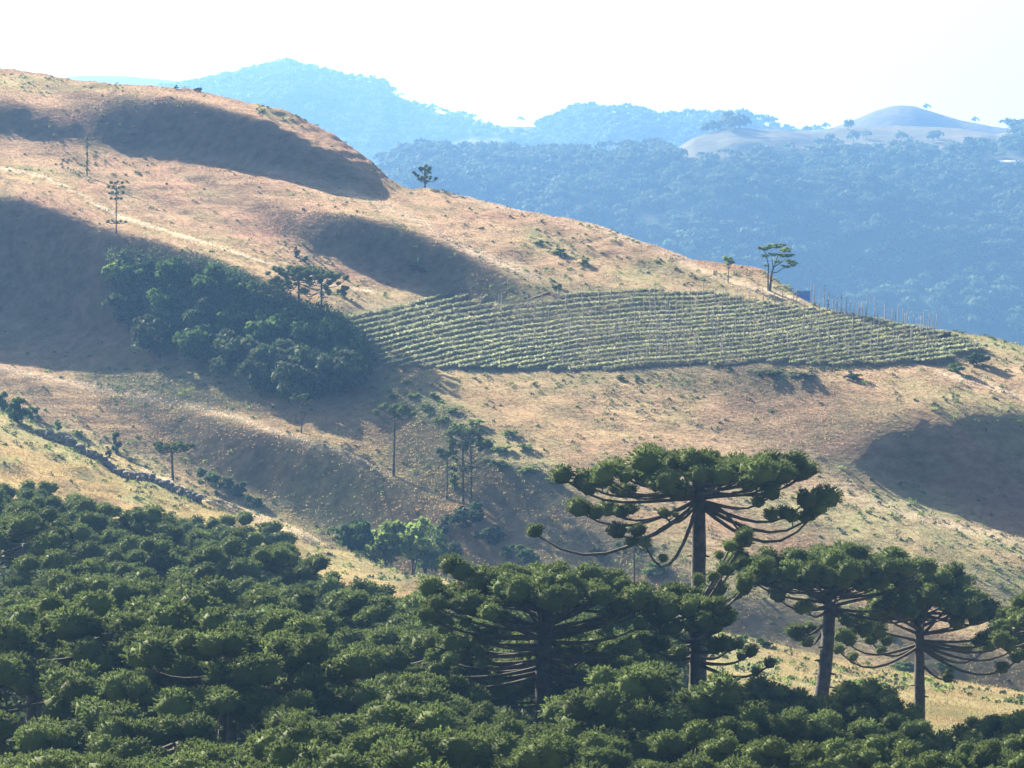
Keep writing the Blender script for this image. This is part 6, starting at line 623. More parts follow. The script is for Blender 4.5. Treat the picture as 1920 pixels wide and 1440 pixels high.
# ------------------------------------------------------------------ araucarias
def make_tuft(seed, n=950):
    """a round tuft: twigs set all round with needle leaves, unit radius"""
    g = np.random.default_rng(seed)
    d = g.normal(size=(110, 3)); d /= np.linalg.norm(d, axis=1)[:, None]; d[:, 2] = np.where(d[:, 2] < -.35, -d[:, 2], d[:, 2])
    d /= np.linalg.norm(d, axis=1)[:, None]
    L = .90 + .12 * g.random(110)
    k = g.integers(0, 110, n); s = .70 + .27 * g.random(n)
    base = d[k] * (s * L[k])[:, None]
    dirn = d[k] + .8 * g.normal(size=(n, 3)) * .6; dirn /= np.linalg.norm(dirn, axis=1)[:, None]
    sid = np.cross(dirn, g.normal(size=(n, 3))); sid /= np.linalg.norm(sid, axis=1)[:, None]
    ln = .085 + .07 * g.random(n); w = .034 + .02 * g.random(n)
    V = np.stack([base - sid * w[:, None], base + sid * w[:, None], base + dirn * ln[:, None]], 1).reshape(-1, 3)
    F = np.arange(3 * n).reshape(-1, 3)
    t = (1 + 5 ** .5) / 2
    iv = np.array([(-1, t, 0), (1, t, 0), (-1, -t, 0), (1, -t, 0), (0, -1, t), (0, 1, t), (0, -1, -t), (0, 1, -t), (t, 0, -1), (t, 0, 1), (-t, 0, -1), (-t, 0, 1)])
    iv = iv / np.linalg.norm(iv[0]) * .76 * (1 + .12 * (g.random((12, 1)) - .5))
    fi = np.array([(0, 11, 5), (0, 5, 1), (0, 1, 7), (0, 7, 10), (0, 10, 11), (1, 5, 9), (5, 11, 4), (11, 10, 2), (10, 7, 6), (7, 1, 8), (3, 9, 4), (3, 4, 2), (3, 2, 6), (3, 6, 8), (3, 8, 9), (4, 9, 5), (2, 4, 11), (6, 2, 10), (8, 6, 7), (9, 8, 1)])
    V = np.vstack([V, iv]); F = np.vstack([F, fi + 3 * n])
    V[:, 2] *= .86
    return mesh_np('foliage_tuft', V, F, M_NEEDLE)
TUFTS = [make_tuft(100 + i) for i in range(8)]

def curve_branch(p0, p1, sag, up, n=8):
    """leaves the trunk at p0, sags, and turns up to p1"""
    p0, p1 = np.array(p0, float), np.array(p1, float)
    t = np.linspace(0, 1, n)[:, None]
    P = p0 + (p1 - p0) * t
    L = np.linalg.norm((p1 - p0)[:2])
    P[:, 2] += (-sag * L * (t * (1 - t) * 4) - up * L * np.sin(np.pi * t) * (t ** 1.5))[:, 0]
    return P
def add_branch(root, p0, p1, sag, up, r0, r1, tufts, g, side_twigs=True):
    """a branch with its tufts as sub-parts; tufts: list of (fraction, side offset, radius)"""
    P = curve_branch(p0, p1, sag, up)
    mb = MB(); mb.tube(P, np.linspace(r0, r1, len(P)), 5, jitter=.25)
    T = np.gradient(P, axis=0); spots = []
    for f, so, r in tufts:
        i = f * (len(P) - 1); i0 = min(int(i), len(P) - 2); q = P[i0] + (P[i0 + 1] - P[i0]) * (i - i0)
        tn = T[i0] / np.linalg.norm(T[i0]); sd = np.cross(tn, (0, 0, 1)); sd /= np.linalg.norm(sd) + 1e-6
        c = q + sd * so + np.array([0, 0, abs(so) * .35 + r * .25]) + tn * r * .3
        if abs(so) > .2: mb.tube([q, q * .5 + c * .5 - np.array([0, 0, .08]), c], [r1 * .9, r1 * .7, r1 * .4], 4)
        spots.append((c, r))
    b = link('branch', mb.mesh('branch', M_TWIG), root)
    for c, r in spots:
        k = r * g.uniform(.9, 1.1)
        link('foliage_tuft', g.choice(TUFTS), b, tuple(c), (g.uniform(-.3, .3), g.uniform(-.3, .3), g.uniform(0, 6.28)), (k, k, k * g.uniform(.85, 1.05)))
    return b
def trunk_mesh(h, r, lean=(0, 0), stubs=0, g=rnd, bow=0.0):
    n = 14; t = np.linspace(0, 1, n); mb = MB()
    P = np.stack([lean[0] * t + bow * np.sin(np.pi * t), lean[1] * t, h * t - .6 * (t == 0)], -1)
    mb.tube(P, r * (1.25 - .25 * np.minimum(t * 6, 1) - .32 * t), 10, jitter=.14)
    for k in range(stubs):
        z = g.uniform(.25, .95); a = g.uniform(0, 6.28); i = int(z * (n - 1)); q = P[i]
        d = np.array([math.cos(a), math.sin(a), -.15]); mb.tube([q + d * r * .5, q + d * (r + .22)], [.07, .04], 4)
    return mb.mesh('trunk', M_BARK, True)

def umbrella(root, g, h, R, hub, dome, nb, tuft_r, flat=.55, ntuft=(2, 4), low=0, r0=.13, zmin=.0):
    """crown: branches fan out from the top of the trunk and turn up to a shallow dome; low: drooping ones beneath"""
    for k in range(nb):
        a = 2 * math.pi * (k * .618034) + g.uniform(-.25, .25)
        q = math.sqrt((k + .6) / nb); rho = R * (.18 + .82 * q) * g.uniform(.93, 1.05)
        top = h - dome * q ** 2.2 + g.uniform(-.35, .35)
        start = h - hub * (.25 + .75 * q) + g.uniform(-.3, .3)
        tufts = [(1.0, 0, tuft_r * g.uniform(.9, 1.12))]
        for _ in range(g.randint(*ntuft) if q > .35 else 1):
            tufts.append((g.uniform(.62, .97), g.uniform(-1.5, 1.5) * tuft_r, tuft_r * g.uniform(.72, 1.0)))
        add_branch(root, (0, 0, start), (rho * math.cos(a), rho * math.sin(a), top - tuft_r * .6), .10 * q, .16 * q, r0 * (.65 + .35 * q), .045, tufts, g)
    add_branch(root, (0, 0, h - hub), (.15, .1, h - tuft_r * .7), 0, 0, r0 * .7, .05, [(1, 0, tuft_r * 1.05)], g)
    for k in range(low):
        a = 2 * math.pi * (k + g.random()) / low; rho = R * g.uniform(.7, 1.0)
        add_branch(root, (0, 0, h - hub * 1.1), (rho * math.cos(a), rho * math.sin(a), h - hub * g.uniform(.8, 1.3)), .12, .2, r0, .05,
                   [(1, 0, tuft_r * .95), (.85, g.uniform(-1, 1), tuft_r * .8)], g)

def kids(o): return CH.get(o.name, [])
CH = {}
def copy_tree(src, loc, rz, s, label, group):
    r = src.copy(); COL.objects.link(r); r.location = loc; r.rotation_euler = (0, 0, rz); r.scale = (s, s, s)
    r['label'] = label
    if group: r['group'] = group
    for c in kids(src):
        c2 = c.copy(); COL.objects.link(c2); c2.parent = r
        for d in kids(c):
            d2 = d.copy(); COL.objects.link(d2); d2.parent = c2
    return r
def index_children():
    CH.clear()
    for o in bpy.data.objects:
        if o.parent is not None: CH.setdefault(o.parent.name, []).append(o)

# --- the tall ones that stand clear of the wood
def hero(px, py_top, d, base_z, label, r, lean=(0, 0), bow=0., stubs=0, trunk_top=None):
    x, y, zt_ = at(px, py_top, d)
    root = empty('araucaria_tree', (x, y, base_z)); tag(root, label, 'tree', 'tall araucarias standing at the edge of the wood')
    h = zt_ - base_z
    th = (HOR - (trunk_top or py_top + 40)) * K * d - base_z
    link('trunk', trunk_mesh(th, r, lean, stubs, random.Random(px), bow), root)
    return root, h, th
def tip_branches(root, px, base_z, d, hub_py, tips, g, r0=.14, hub_px=None):
    """branches whose tips are given as offsets seen in elevation (photo px) plus a depth in metres"""
    for (tx, ty, dy, sag, up, hub_off, tr, extra) in tips:
        p1 = ((tx - px) * K * d, dy, (HOR - ty) * K * d - base_z)
        p0 = (((hub_px or px) - px) * K * d, 0, (HOR - hub_py - hub_off) * K * d - base_z)
        tf = [(1, 0, tr)] + [(g.uniform(.7, .95), g.uniform(-1.2, 1.2), tr * g.uniform(.6, .9)) for _ in range(extra)]
        add_branch(root, p0, p1, sag, up, r0, .05, tf, g)

def ring(px, w_left, w_right, top_in, top_out, d, n, tr, g, depth, sag=.02, up=.17, hub=(0, 30), extra=(2, 4)):
    out = []
    for k in range(n):
        a = k * 2.39996 + .4; q = math.sqrt((k + .5) / n)
        cx = math.cos(a) * q; w = w_left if cx < 0 else w_right
        tx = px + cx * w; ty = top_in + (top_out - top_in) * q ** 2.5 + g.uniform(-12, 12); dy = math.sin(a) * q * depth
        out.append((tx, ty + tr / (K * d) * .55, dy, sag * q, up * q, g.uniform(*hub), tr * g.uniform(.78, 1.18), g.randint(*extra)))
    return out

g1 = random.Random(41)
t1, h1, _ = hero(1308, 865, 165, -16.4, 'tallest araucaria, wide flat crown lifted high on a thick straight trunk', .52, (.1, 0), stubs=14, trunk_top=905)
tips = ring(1300, 225, 200, 860, 890, 165, 28, .98, g1, 6.5, hub=(0, 26), extra=(1, 3))
tips += [(1008, 1003, -1, .16, .10, 30, .62, 0), (1062, 902, 1, .05, .14, 22, .78, 1), (1092, 962, -2, .10, .10, 26, .95, 1), (1150, 965, 2, .10, .08, 26, .8, 2), (1160, 1000, -3, .1, .12, 30, .75, 2),
         (1205, 1020, -4, .38, .10, 30, .55, 2), (1392, 1015, -2, -.25, .0, 34, .5, 1), (1545, 948, 1, .16, .16, 30, 1.0, 3), (1520, 962, -2, .20, .18, 32, .85, 2), (1495, 945, -3, .1, .15, 28, .8, 2),
         (1512, 895, 2, .02, .14, 20, .95, 1), (1480, 880, 0, .0, .12, 16, .95, 2), (1430, 930, -4, .05, .12, 26, .72, 1), (1240, 965, -4, .1, .1, 30, .5, 1)]
tip_branches(t1, 1308, -16.4, 165, 912, tips, g1, .13)

g2 = random.Random(52)
t2, h2, _ = hero(1020, 1065, 150, -24.2, 'broad bowl-shaped araucaria at the front, its dark branches fanning out', .60, stubs=10, trunk_top=1120)
tips = ring(1020, 205, 205, 1080, 1122, 150, 36, .95, g2, 5.6, sag=.03, up=.02, hub=(0, 90), extra=(1, 2))
for k in range(34):
    a = math.pi * (k / 33.); side = -1 if k % 2 else 1
    tx = 1020 + side * g2.uniform(110, 215); ty = g2.uniform(1130, 1290)
    tips.append((tx, ty, g2.uniform(-4.5, 3), .05, .03, 60 + (ty - 1130) * .55, g2.uniform(.45, .7), 1))
tips += [(855, 1075, 0, .02, .03, 40, .95, 1), (815, 1110, -1, .03, .04, 60, .8, 1), (1055, 1120, -5, .0, .05, 30, .95, 0)]
tip_branches(t2, 1020, -24.2, 150, 1120, tips, g2, .12)

g3 = random.Random(63)
t3, h3, _ = hero(1522, 1030, 186, -20.9, 'leaning araucaria with a spreading crown, its trunk curving in the gap', .52, (36 * K * 186, 0), bow=.25, stubs=26, trunk_top=1085)
tips = ring(1560, 205, 170, 1042, 1072, 186, 30, .95, g3, 6.5, hub=(0, 40), extra=(2, 4))
tips += [(1405, 1085, -2, .04, .1, 30, .8, 2), (1455, 1120, -3, .05, .1, 40, .85, 1), (1505, 1140, -3, .05, .15, 45, .7, 1), (1500, 1195, 2, .10, .1, 60, .8, 2), (1525, 1215, 3, .1, .1, 60, .7, 1),
         (1700, 1110, 1, .10, .16, 40, .8, 2), (1735, 1075, 0, .04, .12, 24, .85, 1), (1610, 1180, -2, -.05, .05, 50, .8, 2), (1650, 1195, 2, -.08, .05, 50, .75, 2), (1690, 1150, -3, .02, .1, 45, .7, 1)]
tip_branches(t3, 1522, -20.9, 186, 1100, tips, g3, .12, 1556)

g4 = random.Random(74)
t4, h4, _ = hero(1724, 1070, 194, -21.6, 'slim araucaria on the right with one small low side branch', .41, stubs=4, trunk_top=1140)
tips = ring(1735, 105, 125, 1078, 1150, 194, 20, .9, g4, 5.0, hub=(10, 70), extra=(2, 3)) 
tips += [(1785, 1085, 0, .02, .08, 30, .9, 2), (1840, 1150, -2, .04, .1, 60, .95, 3), (1800, 1145, -4, .03, .1, 60, 1.0, 1), (1875, 1190, 1, .08, .12, 80, .9, 3), (1905, 1235, -1, .16, .12, 82, .8, 3), (1895, 1205, -3, .10, .12, 78, .9, 2), (1920, 1195, 2, .08, .12, 76, .9, 2), (1850, 1190, -4, .05, .1, 70, .95, 2), (1860, 1225, 3, .12, .14, 80, .85, 2),
         (1900, 1170, 2, .06, .12, 72, .9, 2), (1620, 1165, 0, .03, .1, 72, .8, 2), (1590, 1205, 2, .10, .16, 78, .75, 2), (1570, 1220, -2, .14, .14, 82, .6, 1), (1640, 1140, -3, .02, .1, 60, .85, 2), (1680, 1130, -4, .02, .1, 55, .85, 2), (1768, 1272, -1, .12, .05, 110, .6, 1), (1650, 1215, 4, .1, .16, 80, .7, 2)]
tip_branches(t4, 1724, -21.6, 194, 1130, tips, g4, .13)

g5 = random.Random(85)
t5, h5, _ = hero(1303, 1085, 152, -23.0, 'dark araucaria under the tallest one, tufts hanging beside the gap', .40, stubs=4, trunk_top=1130)
tips = ring(1290, 80, 75, 1122, 1145, 152, 16, .78, g5, 4.0, hub=(0, 50), extra=(1, 2))
tips += [(1400, 1018, 2, .0, .05, 20, .65, 2), (1365, 1035, 0, .0, .05, 20, .55, 1), (1425, 1070, -1, .05, .05, 30, .7, 2), (1385, 1060, 2, .02, .05, 30, .7, 2), (1350, 1075, -2, .02, .05, 30, .6, 2), (1385, 1105, -2, .02, .08, 50, .72, 2), (1345, 1120, 1, .02, .06, 50, .75, 2),
         (1345, 1215, -1, .05, .08, 90, .7, 3), (1370, 1225, 2, .08, .08, 100, .65, 2), (1405, 1228, 0, .08, .1, 110, .45, 1), (1432, 1245, -2, .10, .12, 112, .5, 1), (1330, 1180, -2, .04, .08, 70, .75, 3), (1260, 1180, -3, .04, .08, 70, .75, 3), (1250, 1140, 2, .03, .08, 60, .75, 2), (1270, 1235, 0, .06, .08, 100, .7, 3), (1225, 1215, -2, .06, .08, 90, .7, 2)]
tip_branches(t5, 1303, -23.0, 152, 1130, tips, g5, .12)

g6 = random.Random(96)
t6, h6, _ = hero(1960, 1120, 178, -22.0, 'araucaria at the far right edge, only its outer tufts showing', .36, stubs=2, trunk_top=1160)
tip_branches(t6, 1960, -22.0, 178, 1160, ring(1960, 95, 90, 1125, 1185, 178, 18, .8, g6, 4.5, hub=(0, 50), extra=(1, 2)), g6, .12)

# --- the dense wood in front: templates, then rows from the front to the back
def forest_template(seed, h, R, nb, tr, nt, hub, dome, low=0):
    g = random.Random(seed)
    root = empty('araucaria_tree'); tag(root, 'araucaria in the foreground wood', 'tree', 'araucarias of the dense foreground wood')
    link('trunk', trunk_mesh(h - hub * .75, .30, (g.uniform(-.3, .3), g.uniform(-.3, .3)), 0, g), root)
    umbrella(root, g, h, R, hub, dome, nb, tr, ntuft=nt, low=low, r0=.10)
    return root
TB = [forest_template(s, 10.5, R, nb, tr, (3, 5), hub, dome) for s, R, nb, tr, hub, dome in ((1, 5.4, 10, .98, 2.6, 2.1), (2, 6.0, 11, 1.0, 3.0, 1.7), (3, 4.8, 9, 1.05, 2.8, 2.6), (4, 5.6, 11, .92, 2.2, 1.5))]
TA = [forest_template(s, 10.5, R, nb, tr, (3, 5), hub, dome) for s, R, nb, tr, hub, dome in ((5, 5.8, 9, .95, 2.6, 2.2), (6, 6.6, 11, .95, 2.6, 1.7), (7, 5.2, 8, 1.0, 3.0, 2.9))]
index_children()
ORD = ['', *_ONES[1:], 'twentieth']
def canopy_z(px, d):
    a = float(np.clip((620 - px) / 620, 0, 1.1)); b = float(sstep(120, 285, d))
    return -12.4 + 7.6 * (a * (1.4 - .4 * a)) * b - .9 * float(sstep(700, 1000, px)) * b - 2.6 * float(sstep(560, 690, px) * (1 - sstep(860, 960, px))) * float(sstep(200, 245, d))
used_src = set()
def plant(src, loc, rz, s, label, group):
    if src.name not in used_src:
        used_src.add(src.name); src.location = loc; src.rotation_euler = (0, 0, rz); src.scale = (s, s, s); src['label'] = label; src['group'] = group; return src
    return copy_tree(src, loc, rz, s, label, group)
row = 0; d = 107.0; n_forest = 0
while d < 292:
    row += 1
    mx = float(np.interp(d, [100, 200, 240, 250, 262, 275, 290], [1330, 1240, 1180, 790, 690, 545, 400]))
    step = 7.3 / (K * d); px = -70 + rnd.uniform(0, 1) * step; k = 0
    line_ = []
    while px < mx:
        dj = d + rnd.uniform(-3.2, 3.2)
        line_.append((px + rnd.uniform(-.2, .2) * step, dj)); px += step * rnd.uniform(.85, 1.15)
    line_ = [q for q in line_ if not (abs(q[0] - 1020) < 150 and q[1] < 147)]
    for k, (px, dj) in enumerate(line_):
        top = canopy_z(px, dj) + rnd.uniform(-1.2, .9) + (5.0 if px < 520 else 2.6) * float(fbm(np.array((px - 960) * K * dj / 15), np.array(dj / 24), 2, 55))
        x = (px - 960) * K * dj; gz = float(zt(x, dj)) - .3
        H = top - gz
        src = rnd.choice(TB if dj < 190 else TA)
        s = max(.72, min(1.1, H / 10.5))
        plant(src, (x, dj, top - 10.5 * s), rnd.uniform(0, 6.28), s,
              f'wood araucaria, {ordinal(k + 1)} from the left in the {ordinal(row)} row from the front', 'araucarias of the dense foreground wood')
        n_forest += 1
    d += 9.6 * (1 + (d - 107) / 900)
# low dark growth on the floor of the wood
def undergrowth(n, seed):
    g = np.random.default_rng(seed); px = g.uniform(-120, 2000, n); y = np.sqrt(g.random(n) * (286 ** 2 - 95 ** 2) + 95 ** 2)
    mxp = np.interp(y, [95, 148, 160, 200, 240, 250, 262, 275, 290], [2000, 2000, 1330, 1330, 1260, 800, 700, 550, 400]); ok = px < mxp
    px, y = px[ok], y[ok]; x = (px - 960) * K * y; z = zt(x, y); n = len(x); nl = 30
    R = .9 + 1.3 * g.random((n, 1)); q = g.normal(size=(n, nl, 3)); q /= np.linalg.norm(q, axis=2)[..., None]; q[..., 2] = np.abs(q[..., 2])
    P = np.stack([x, y, z], -1)[:, None, :] + q * R[..., None] * np.array([1, 1, 1.5])
    a = g.normal(size=(n, nl, 3)); a /= np.linalg.norm(a, axis=2)[..., None]; b = np.cross(a, q); s = .3 + .25 * g.random((n, nl, 1))
    V = np.stack([P - a * s, P + a * s, P + b * s * 1.3 + np.array([0, 0, .2])], 2).reshape(-1, 3)
    tag(link('undergrowth', mesh_np('undergrowth', V, np.arange(len(V)).reshape(-1, 3), M_LEAF_DARK)), 'dark low growth covering the floor of the foreground wood', kind='stuff')
undergrowth(6000, 9)
# --- young trees under the gap on the right
UND = [(1365, 1282, 150), (1415, 1280, 152), (1465, 1296, 148), (1498, 1310, 150), (1588, 1292, 152), (1625, 1290, 156), (1662, 1325, 150), (1345, 1330, 132), (1420, 1340, 130), (1490, 1350, 132), (1560, 1356, 134), (1675, 1352, 140), (1650, 1395, 124), (1765, 1392, 140), (1815, 1385, 142), (1862, 1352, 150), (1915, 1350, 150), (1940, 1385, 135), (1860, 1400, 126), (1560, 1408, 120), (1460, 1400, 116), (1370, 1395, 118), (1300, 1375, 122), (1740, 1425, 120), (1930, 1425, 118),
       (905, 1330, 138), (960, 1368, 132), (1085, 1372, 132), (1140, 1330, 138), (985, 1412, 122), (1062, 1405, 122), (1120, 1395, 124), (920, 1392, 124), (1205, 1345, 134)]
UND_T = [forest_template(s, 6.0, R, nb, tr, (3, 4), hub, dome) for s, R, nb, tr, hub, dome in ((21, 2.2, 9, .66, 3.4, 2.2), (22, 2.6, 10, .70, 3.6, 2.8))]
index_children()
us_ = sorted(UND, key=lambda q: q[0])
for k, (px, py, d_) in enumerate(us_):
    x, y, z = at(px, py, d_)
    s = rnd.uniform(.9, 1.1)
    plant(rnd.choice(UND_T), (x, y, z - 6.0 * s), rnd.uniform(0, 6.28), s, 'young bushy araucaria at the foot of the tall ones', 'young araucarias under the open gap')
# labels by place between the tall trunks
und = sorted([o for o in bpy.data.objects if o.get('group') == 'young araucarias under the open gap'], key=lambda o: o.location.y)
for r_ in range(4):
    rowl = sorted(und[r_ * 9:(r_ + 1) * 9], key=lambda o: o.location.x)
    for k, o in enumerate(rowl):
        o['label'] = f'bushy young araucaria among the lowest, {ORD[k + 1]} from left in the {["nearest", "second nearest", "second furthest", "furthest"][r_]} line'

# ------------------------------------------------------------------ araucarias and other trees out on the slopes
def slope_araucaria(px, py_base, py_top, w, label, seed, nb=14, tr=.5, dome=.5, hub=1.2, r=.16, tiers=None, d=None, low=0):
    b = ground_at(px, py_base, 250) if d is None else np.array([(px - 960) * K * d, d, zt(np.array((px - 960) * K * d), np.array(d))])
    dd = b[1]; h = (HOR - py_top) * K * dd - b[2]; R = w / 2 * K * dd
    g = random.Random(seed)
    root = empty('araucaria_tree', tuple(b)); tag(root, label, 'tree', 'araucarias scattered over the hillside')
    link('trunk', trunk_mesh(h * .97, r, (g.uniform(-.2, .2), 0), 6, g), root)
    if tiers:
        for (f, rr, n) in tiers:
            for k in range(n):
                a = 2 * math.pi * (k + g.random() * .5) / n
                add_branch(root, (0, 0, h * f), (rr * math.cos(a), rr * math.sin(a), h * f + rr * .1), .05, .1, .05, .03, [(1, 0, tr * .8)], g)
    else:
        umbrella(root, g, h, R, hub, dome, nb, tr, ntuft=(1, 2), low=low, r0=.07)
    return root
slope_araucaria(324, 918, 833, 74, 'small flat-topped araucaria beside the dark stone wall', 1, 16, .42, .25, .9, .17, d=352)
slope_araucaria(738, 893, 762, 76, 'lone araucaria with tufted crown and long thin trunk below the grove', 2, 14, .55, .6, 1.6, .16)
slope_araucaria(869, 946, 806, 72, 'thin araucaria with bare horizontal branches, left of a close pair', 3, 14, .48, .3, 1.6, .14, low=9)
slope_araucaria(884, 938, 826, 84, 'thinner araucaria leaning its branches out, right of a close pair', 4, 10, .45, .8, 3.0, .12, low=6)
slope_araucaria(838, 938, 846, 42, 'small young araucaria just left of the close pair', 5, 8, .42, .4, 1.2, .10)
slope_araucaria(565, 812, 742, 42, 'faint small araucaria below the grove, thin grey trunk', 6, 7, .35, .5, 1.4, .09)
slope_araucaria(1190, 1075, 1015, 74, 'low bare-branched araucaria seen under the tallest crown', 7, 8, .42, .4, 1.0, .13, low=5, d=318)
slope_araucaria(797, 346, 311, 44, 'dark ragged araucaria alone on the skyline notch', 8, 5, .42, .9, 2.2, .15, low=6)
slope_araucaria(218, 440, 342, 22, 'very thin young araucaria with short tiers across the bright ridge line', 9, tr=.42, r=.10, tiers=[(.97, .9, 5), (.88, 1.1, 6), (.76, 1.0, 5), (.66, .7, 4), (.2, 1.4, 5)])
slope_araucaria(560, 600, 503, 118, 'flat wide araucaria rising from the top of the grove, pale trunk', 10, 22, .62, .6, 2.0, .2, low=8)
slope_araucaria(603, 606, 512, 92, 'araucaria at the grove edge with an arm reaching over the grass', 11, 14, .58, .7, 2.4, .18, low=6)
slope_araucaria(505, 600, 528, 90, 'brownish araucaria left of the wide flat ones in the grove', 12, 12, .55, .8, 2.2, .16, low=3)

# broadleaf crowns: leaf clumps spread through an uneven volume
def leaf_crown(seed, n_clump, n_leaf, mat, flat=.75, leaf=.085, bottom=-.5):
    g = np.random.default_rng(seed)
    d = g.normal(size=(n_clump, 3)); d /= np.linalg.norm(d, axis=1)[:, None]
    c = d * (g.random((n_clump, 1)) ** .4) * np.array([.78, .78, .78 * flat]); c[:, 2] = np.where(c[:, 2] < bottom, -c[:, 2] * .6, c[:, 2])
    rr = .20 + .16 * g.random(n_clump)
    k = g.integers(0, n_clump, n_clump * n_leaf); n = len(k)
    q = g.normal(size=(n, 3)); q /= np.linalg.norm(q, axis=1)[:, None]; q[:, 2] = np.abs(q[:, 2]) * .8 - .25 * (g.random(n) < .4)
    P = c[k] + q * (rr[k] * (.55 + .45 * g.random(n)))[:, None]
    nrm = q + .8 * g.normal(size=(n, 3)); nrm /= np.linalg.norm(nrm, axis=1)[:, None]
    a = np.cross(nrm, g.normal(size=(n, 3))); a /= np.linalg.norm(a, axis=1)[:, None]; b = np.cross(nrm, a)
    s = leaf * (.7 + .6 * g.random(n))[:, None]
    V = np.stack([P - a * s, P + a * s * .6 - b * s * .7, P + a * s + b * s * .2, P - a * s * .2 + b * s * .8], 1).reshape(-1, 3)
    F = np.arange(4 * n).reshape(-1, 4)
    return mesh_np('crown', V, F, mat)
CR = {'green': [leaf_crown(i, 26, 46, M_LEAF) for i in range(4)], 'light': [leaf_crown(10 + i, 24, 46, M_LEAF_LIGHT) for i in range(3)], 'dark': [leaf_crown(20 + i, 26, 46, M_LEAF_DARK) for i in range(3)]}
SMALL = {'green': [leaf_crown(30 + i, 14, 34, M_LEAF, leaf=.13) for i in range(3)], 'light': [leaf_crown(40 + i, 14, 34, M_LEAF_LIGHT, leaf=.13) for i in range(3)], 'dark': [leaf_crown(50 + i, 14, 34, M_LEAF_DARK, leaf=.13) for i in range(3)]}
def limb_mesh(h, r, spread, seed, nl=5):
    g = random.Random(seed); mb = MB()
    t = np.linspace(0, 1, 7); lean = g.uniform(-.15, .15) * h
    P = np.stack([lean * t, .1 * h * g.uniform(-1, 1) * t, h * t - .4 * (t == 0)], -1); mb.tube(P, r * (1.15 - .6 * t), 7, jitter=.15)
    for k in range(nl):
        a = 2 * math.pi * k / nl + g.uniform(-.5, .5); i = g.randint(3, 5); q = P[i]
        e = q + np.array([math.cos(a) * spread * .75, math.sin(a) * spread * .75, h * .35]); mb.tube([q, q * .5 + e * .5 + np.array([0, 0, -.06 * h]), e], [r * .5, r * .35, r * .15], 5)
    return mb.mesh('trunk', M_BARK)
LIMBS = [limb_mesh(1.0, .06, .55, s) for s in range(4)]
def broadleaf(name, px, py_base, py_top, w, kind, label, group, seed, bush=False, d=None, cat=None, rmin=250, flat=None):
    b = ground_at(px, py_base, rmin) if d is None else np.array([(px - 960) * K * d, d, float(zt(np.array((px - 960) * K * d), np.array(d)))])
    dd = b[1]; h = max((HOR - py_top) * K * dd - b[2], .5); R = w / 2 * K * dd
    g = random.Random(seed)
    root = empty(name, tuple(b), g.uniform(0, 6.28)); tag(root, label, cat or ('bush' if bush else 'tree'), group)
    hc = h * (.62 if bush else (.52 if name == 'grove_tree' else .42))
    if not bush and name != 'grove_tree': hc = min(hc, R * .85)
    crown = g.choice((SMALL if (bush or w < 36) else CR)[kind])
    link('foliage' if bush else 'crown', crown, root, (0, 0, h - hc), (0, 0, g.uniform(0, 6.28)), (R, R, hc / .72))
    if bush: link('stem', LIMBS[seed % 4], root, (0, 0, 0), (0, 0, 0), (R * .8, R * .8, h * .7))
    else: link('trunk', LIMBS[seed % 4], root, (0, 0, 0), (0, 0, 0), (min(R, 2.6), min(R, 2.6), h * .75))
    return root
G1 = 'broadleaf trees of the shaded grove'
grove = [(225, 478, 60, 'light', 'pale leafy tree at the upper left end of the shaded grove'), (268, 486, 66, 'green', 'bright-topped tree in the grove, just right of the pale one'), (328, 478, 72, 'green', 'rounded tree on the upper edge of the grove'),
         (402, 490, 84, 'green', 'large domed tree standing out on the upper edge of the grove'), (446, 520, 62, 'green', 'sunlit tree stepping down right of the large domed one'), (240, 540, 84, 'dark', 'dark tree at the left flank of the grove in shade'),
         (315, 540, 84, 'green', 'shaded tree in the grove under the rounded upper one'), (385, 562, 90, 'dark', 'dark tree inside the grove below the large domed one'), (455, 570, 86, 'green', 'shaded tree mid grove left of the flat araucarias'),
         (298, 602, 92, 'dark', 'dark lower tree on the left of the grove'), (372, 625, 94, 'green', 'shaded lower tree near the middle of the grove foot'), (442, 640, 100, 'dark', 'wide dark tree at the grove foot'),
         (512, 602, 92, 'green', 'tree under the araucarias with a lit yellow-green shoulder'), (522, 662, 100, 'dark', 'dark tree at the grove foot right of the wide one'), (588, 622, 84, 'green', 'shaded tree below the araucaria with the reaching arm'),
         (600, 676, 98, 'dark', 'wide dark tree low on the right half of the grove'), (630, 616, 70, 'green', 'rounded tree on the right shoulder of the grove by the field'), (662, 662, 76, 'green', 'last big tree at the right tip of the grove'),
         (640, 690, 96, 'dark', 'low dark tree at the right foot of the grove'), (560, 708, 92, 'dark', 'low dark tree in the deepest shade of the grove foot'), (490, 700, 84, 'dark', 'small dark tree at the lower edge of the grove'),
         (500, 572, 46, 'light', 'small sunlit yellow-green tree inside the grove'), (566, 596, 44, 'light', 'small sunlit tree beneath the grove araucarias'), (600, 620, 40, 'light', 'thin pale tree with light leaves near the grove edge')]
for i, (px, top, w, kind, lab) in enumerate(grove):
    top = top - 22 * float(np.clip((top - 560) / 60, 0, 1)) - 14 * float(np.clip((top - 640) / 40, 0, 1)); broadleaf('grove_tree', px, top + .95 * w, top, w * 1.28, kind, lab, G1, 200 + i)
G2 = 'trees of the bright clump behind the wood'
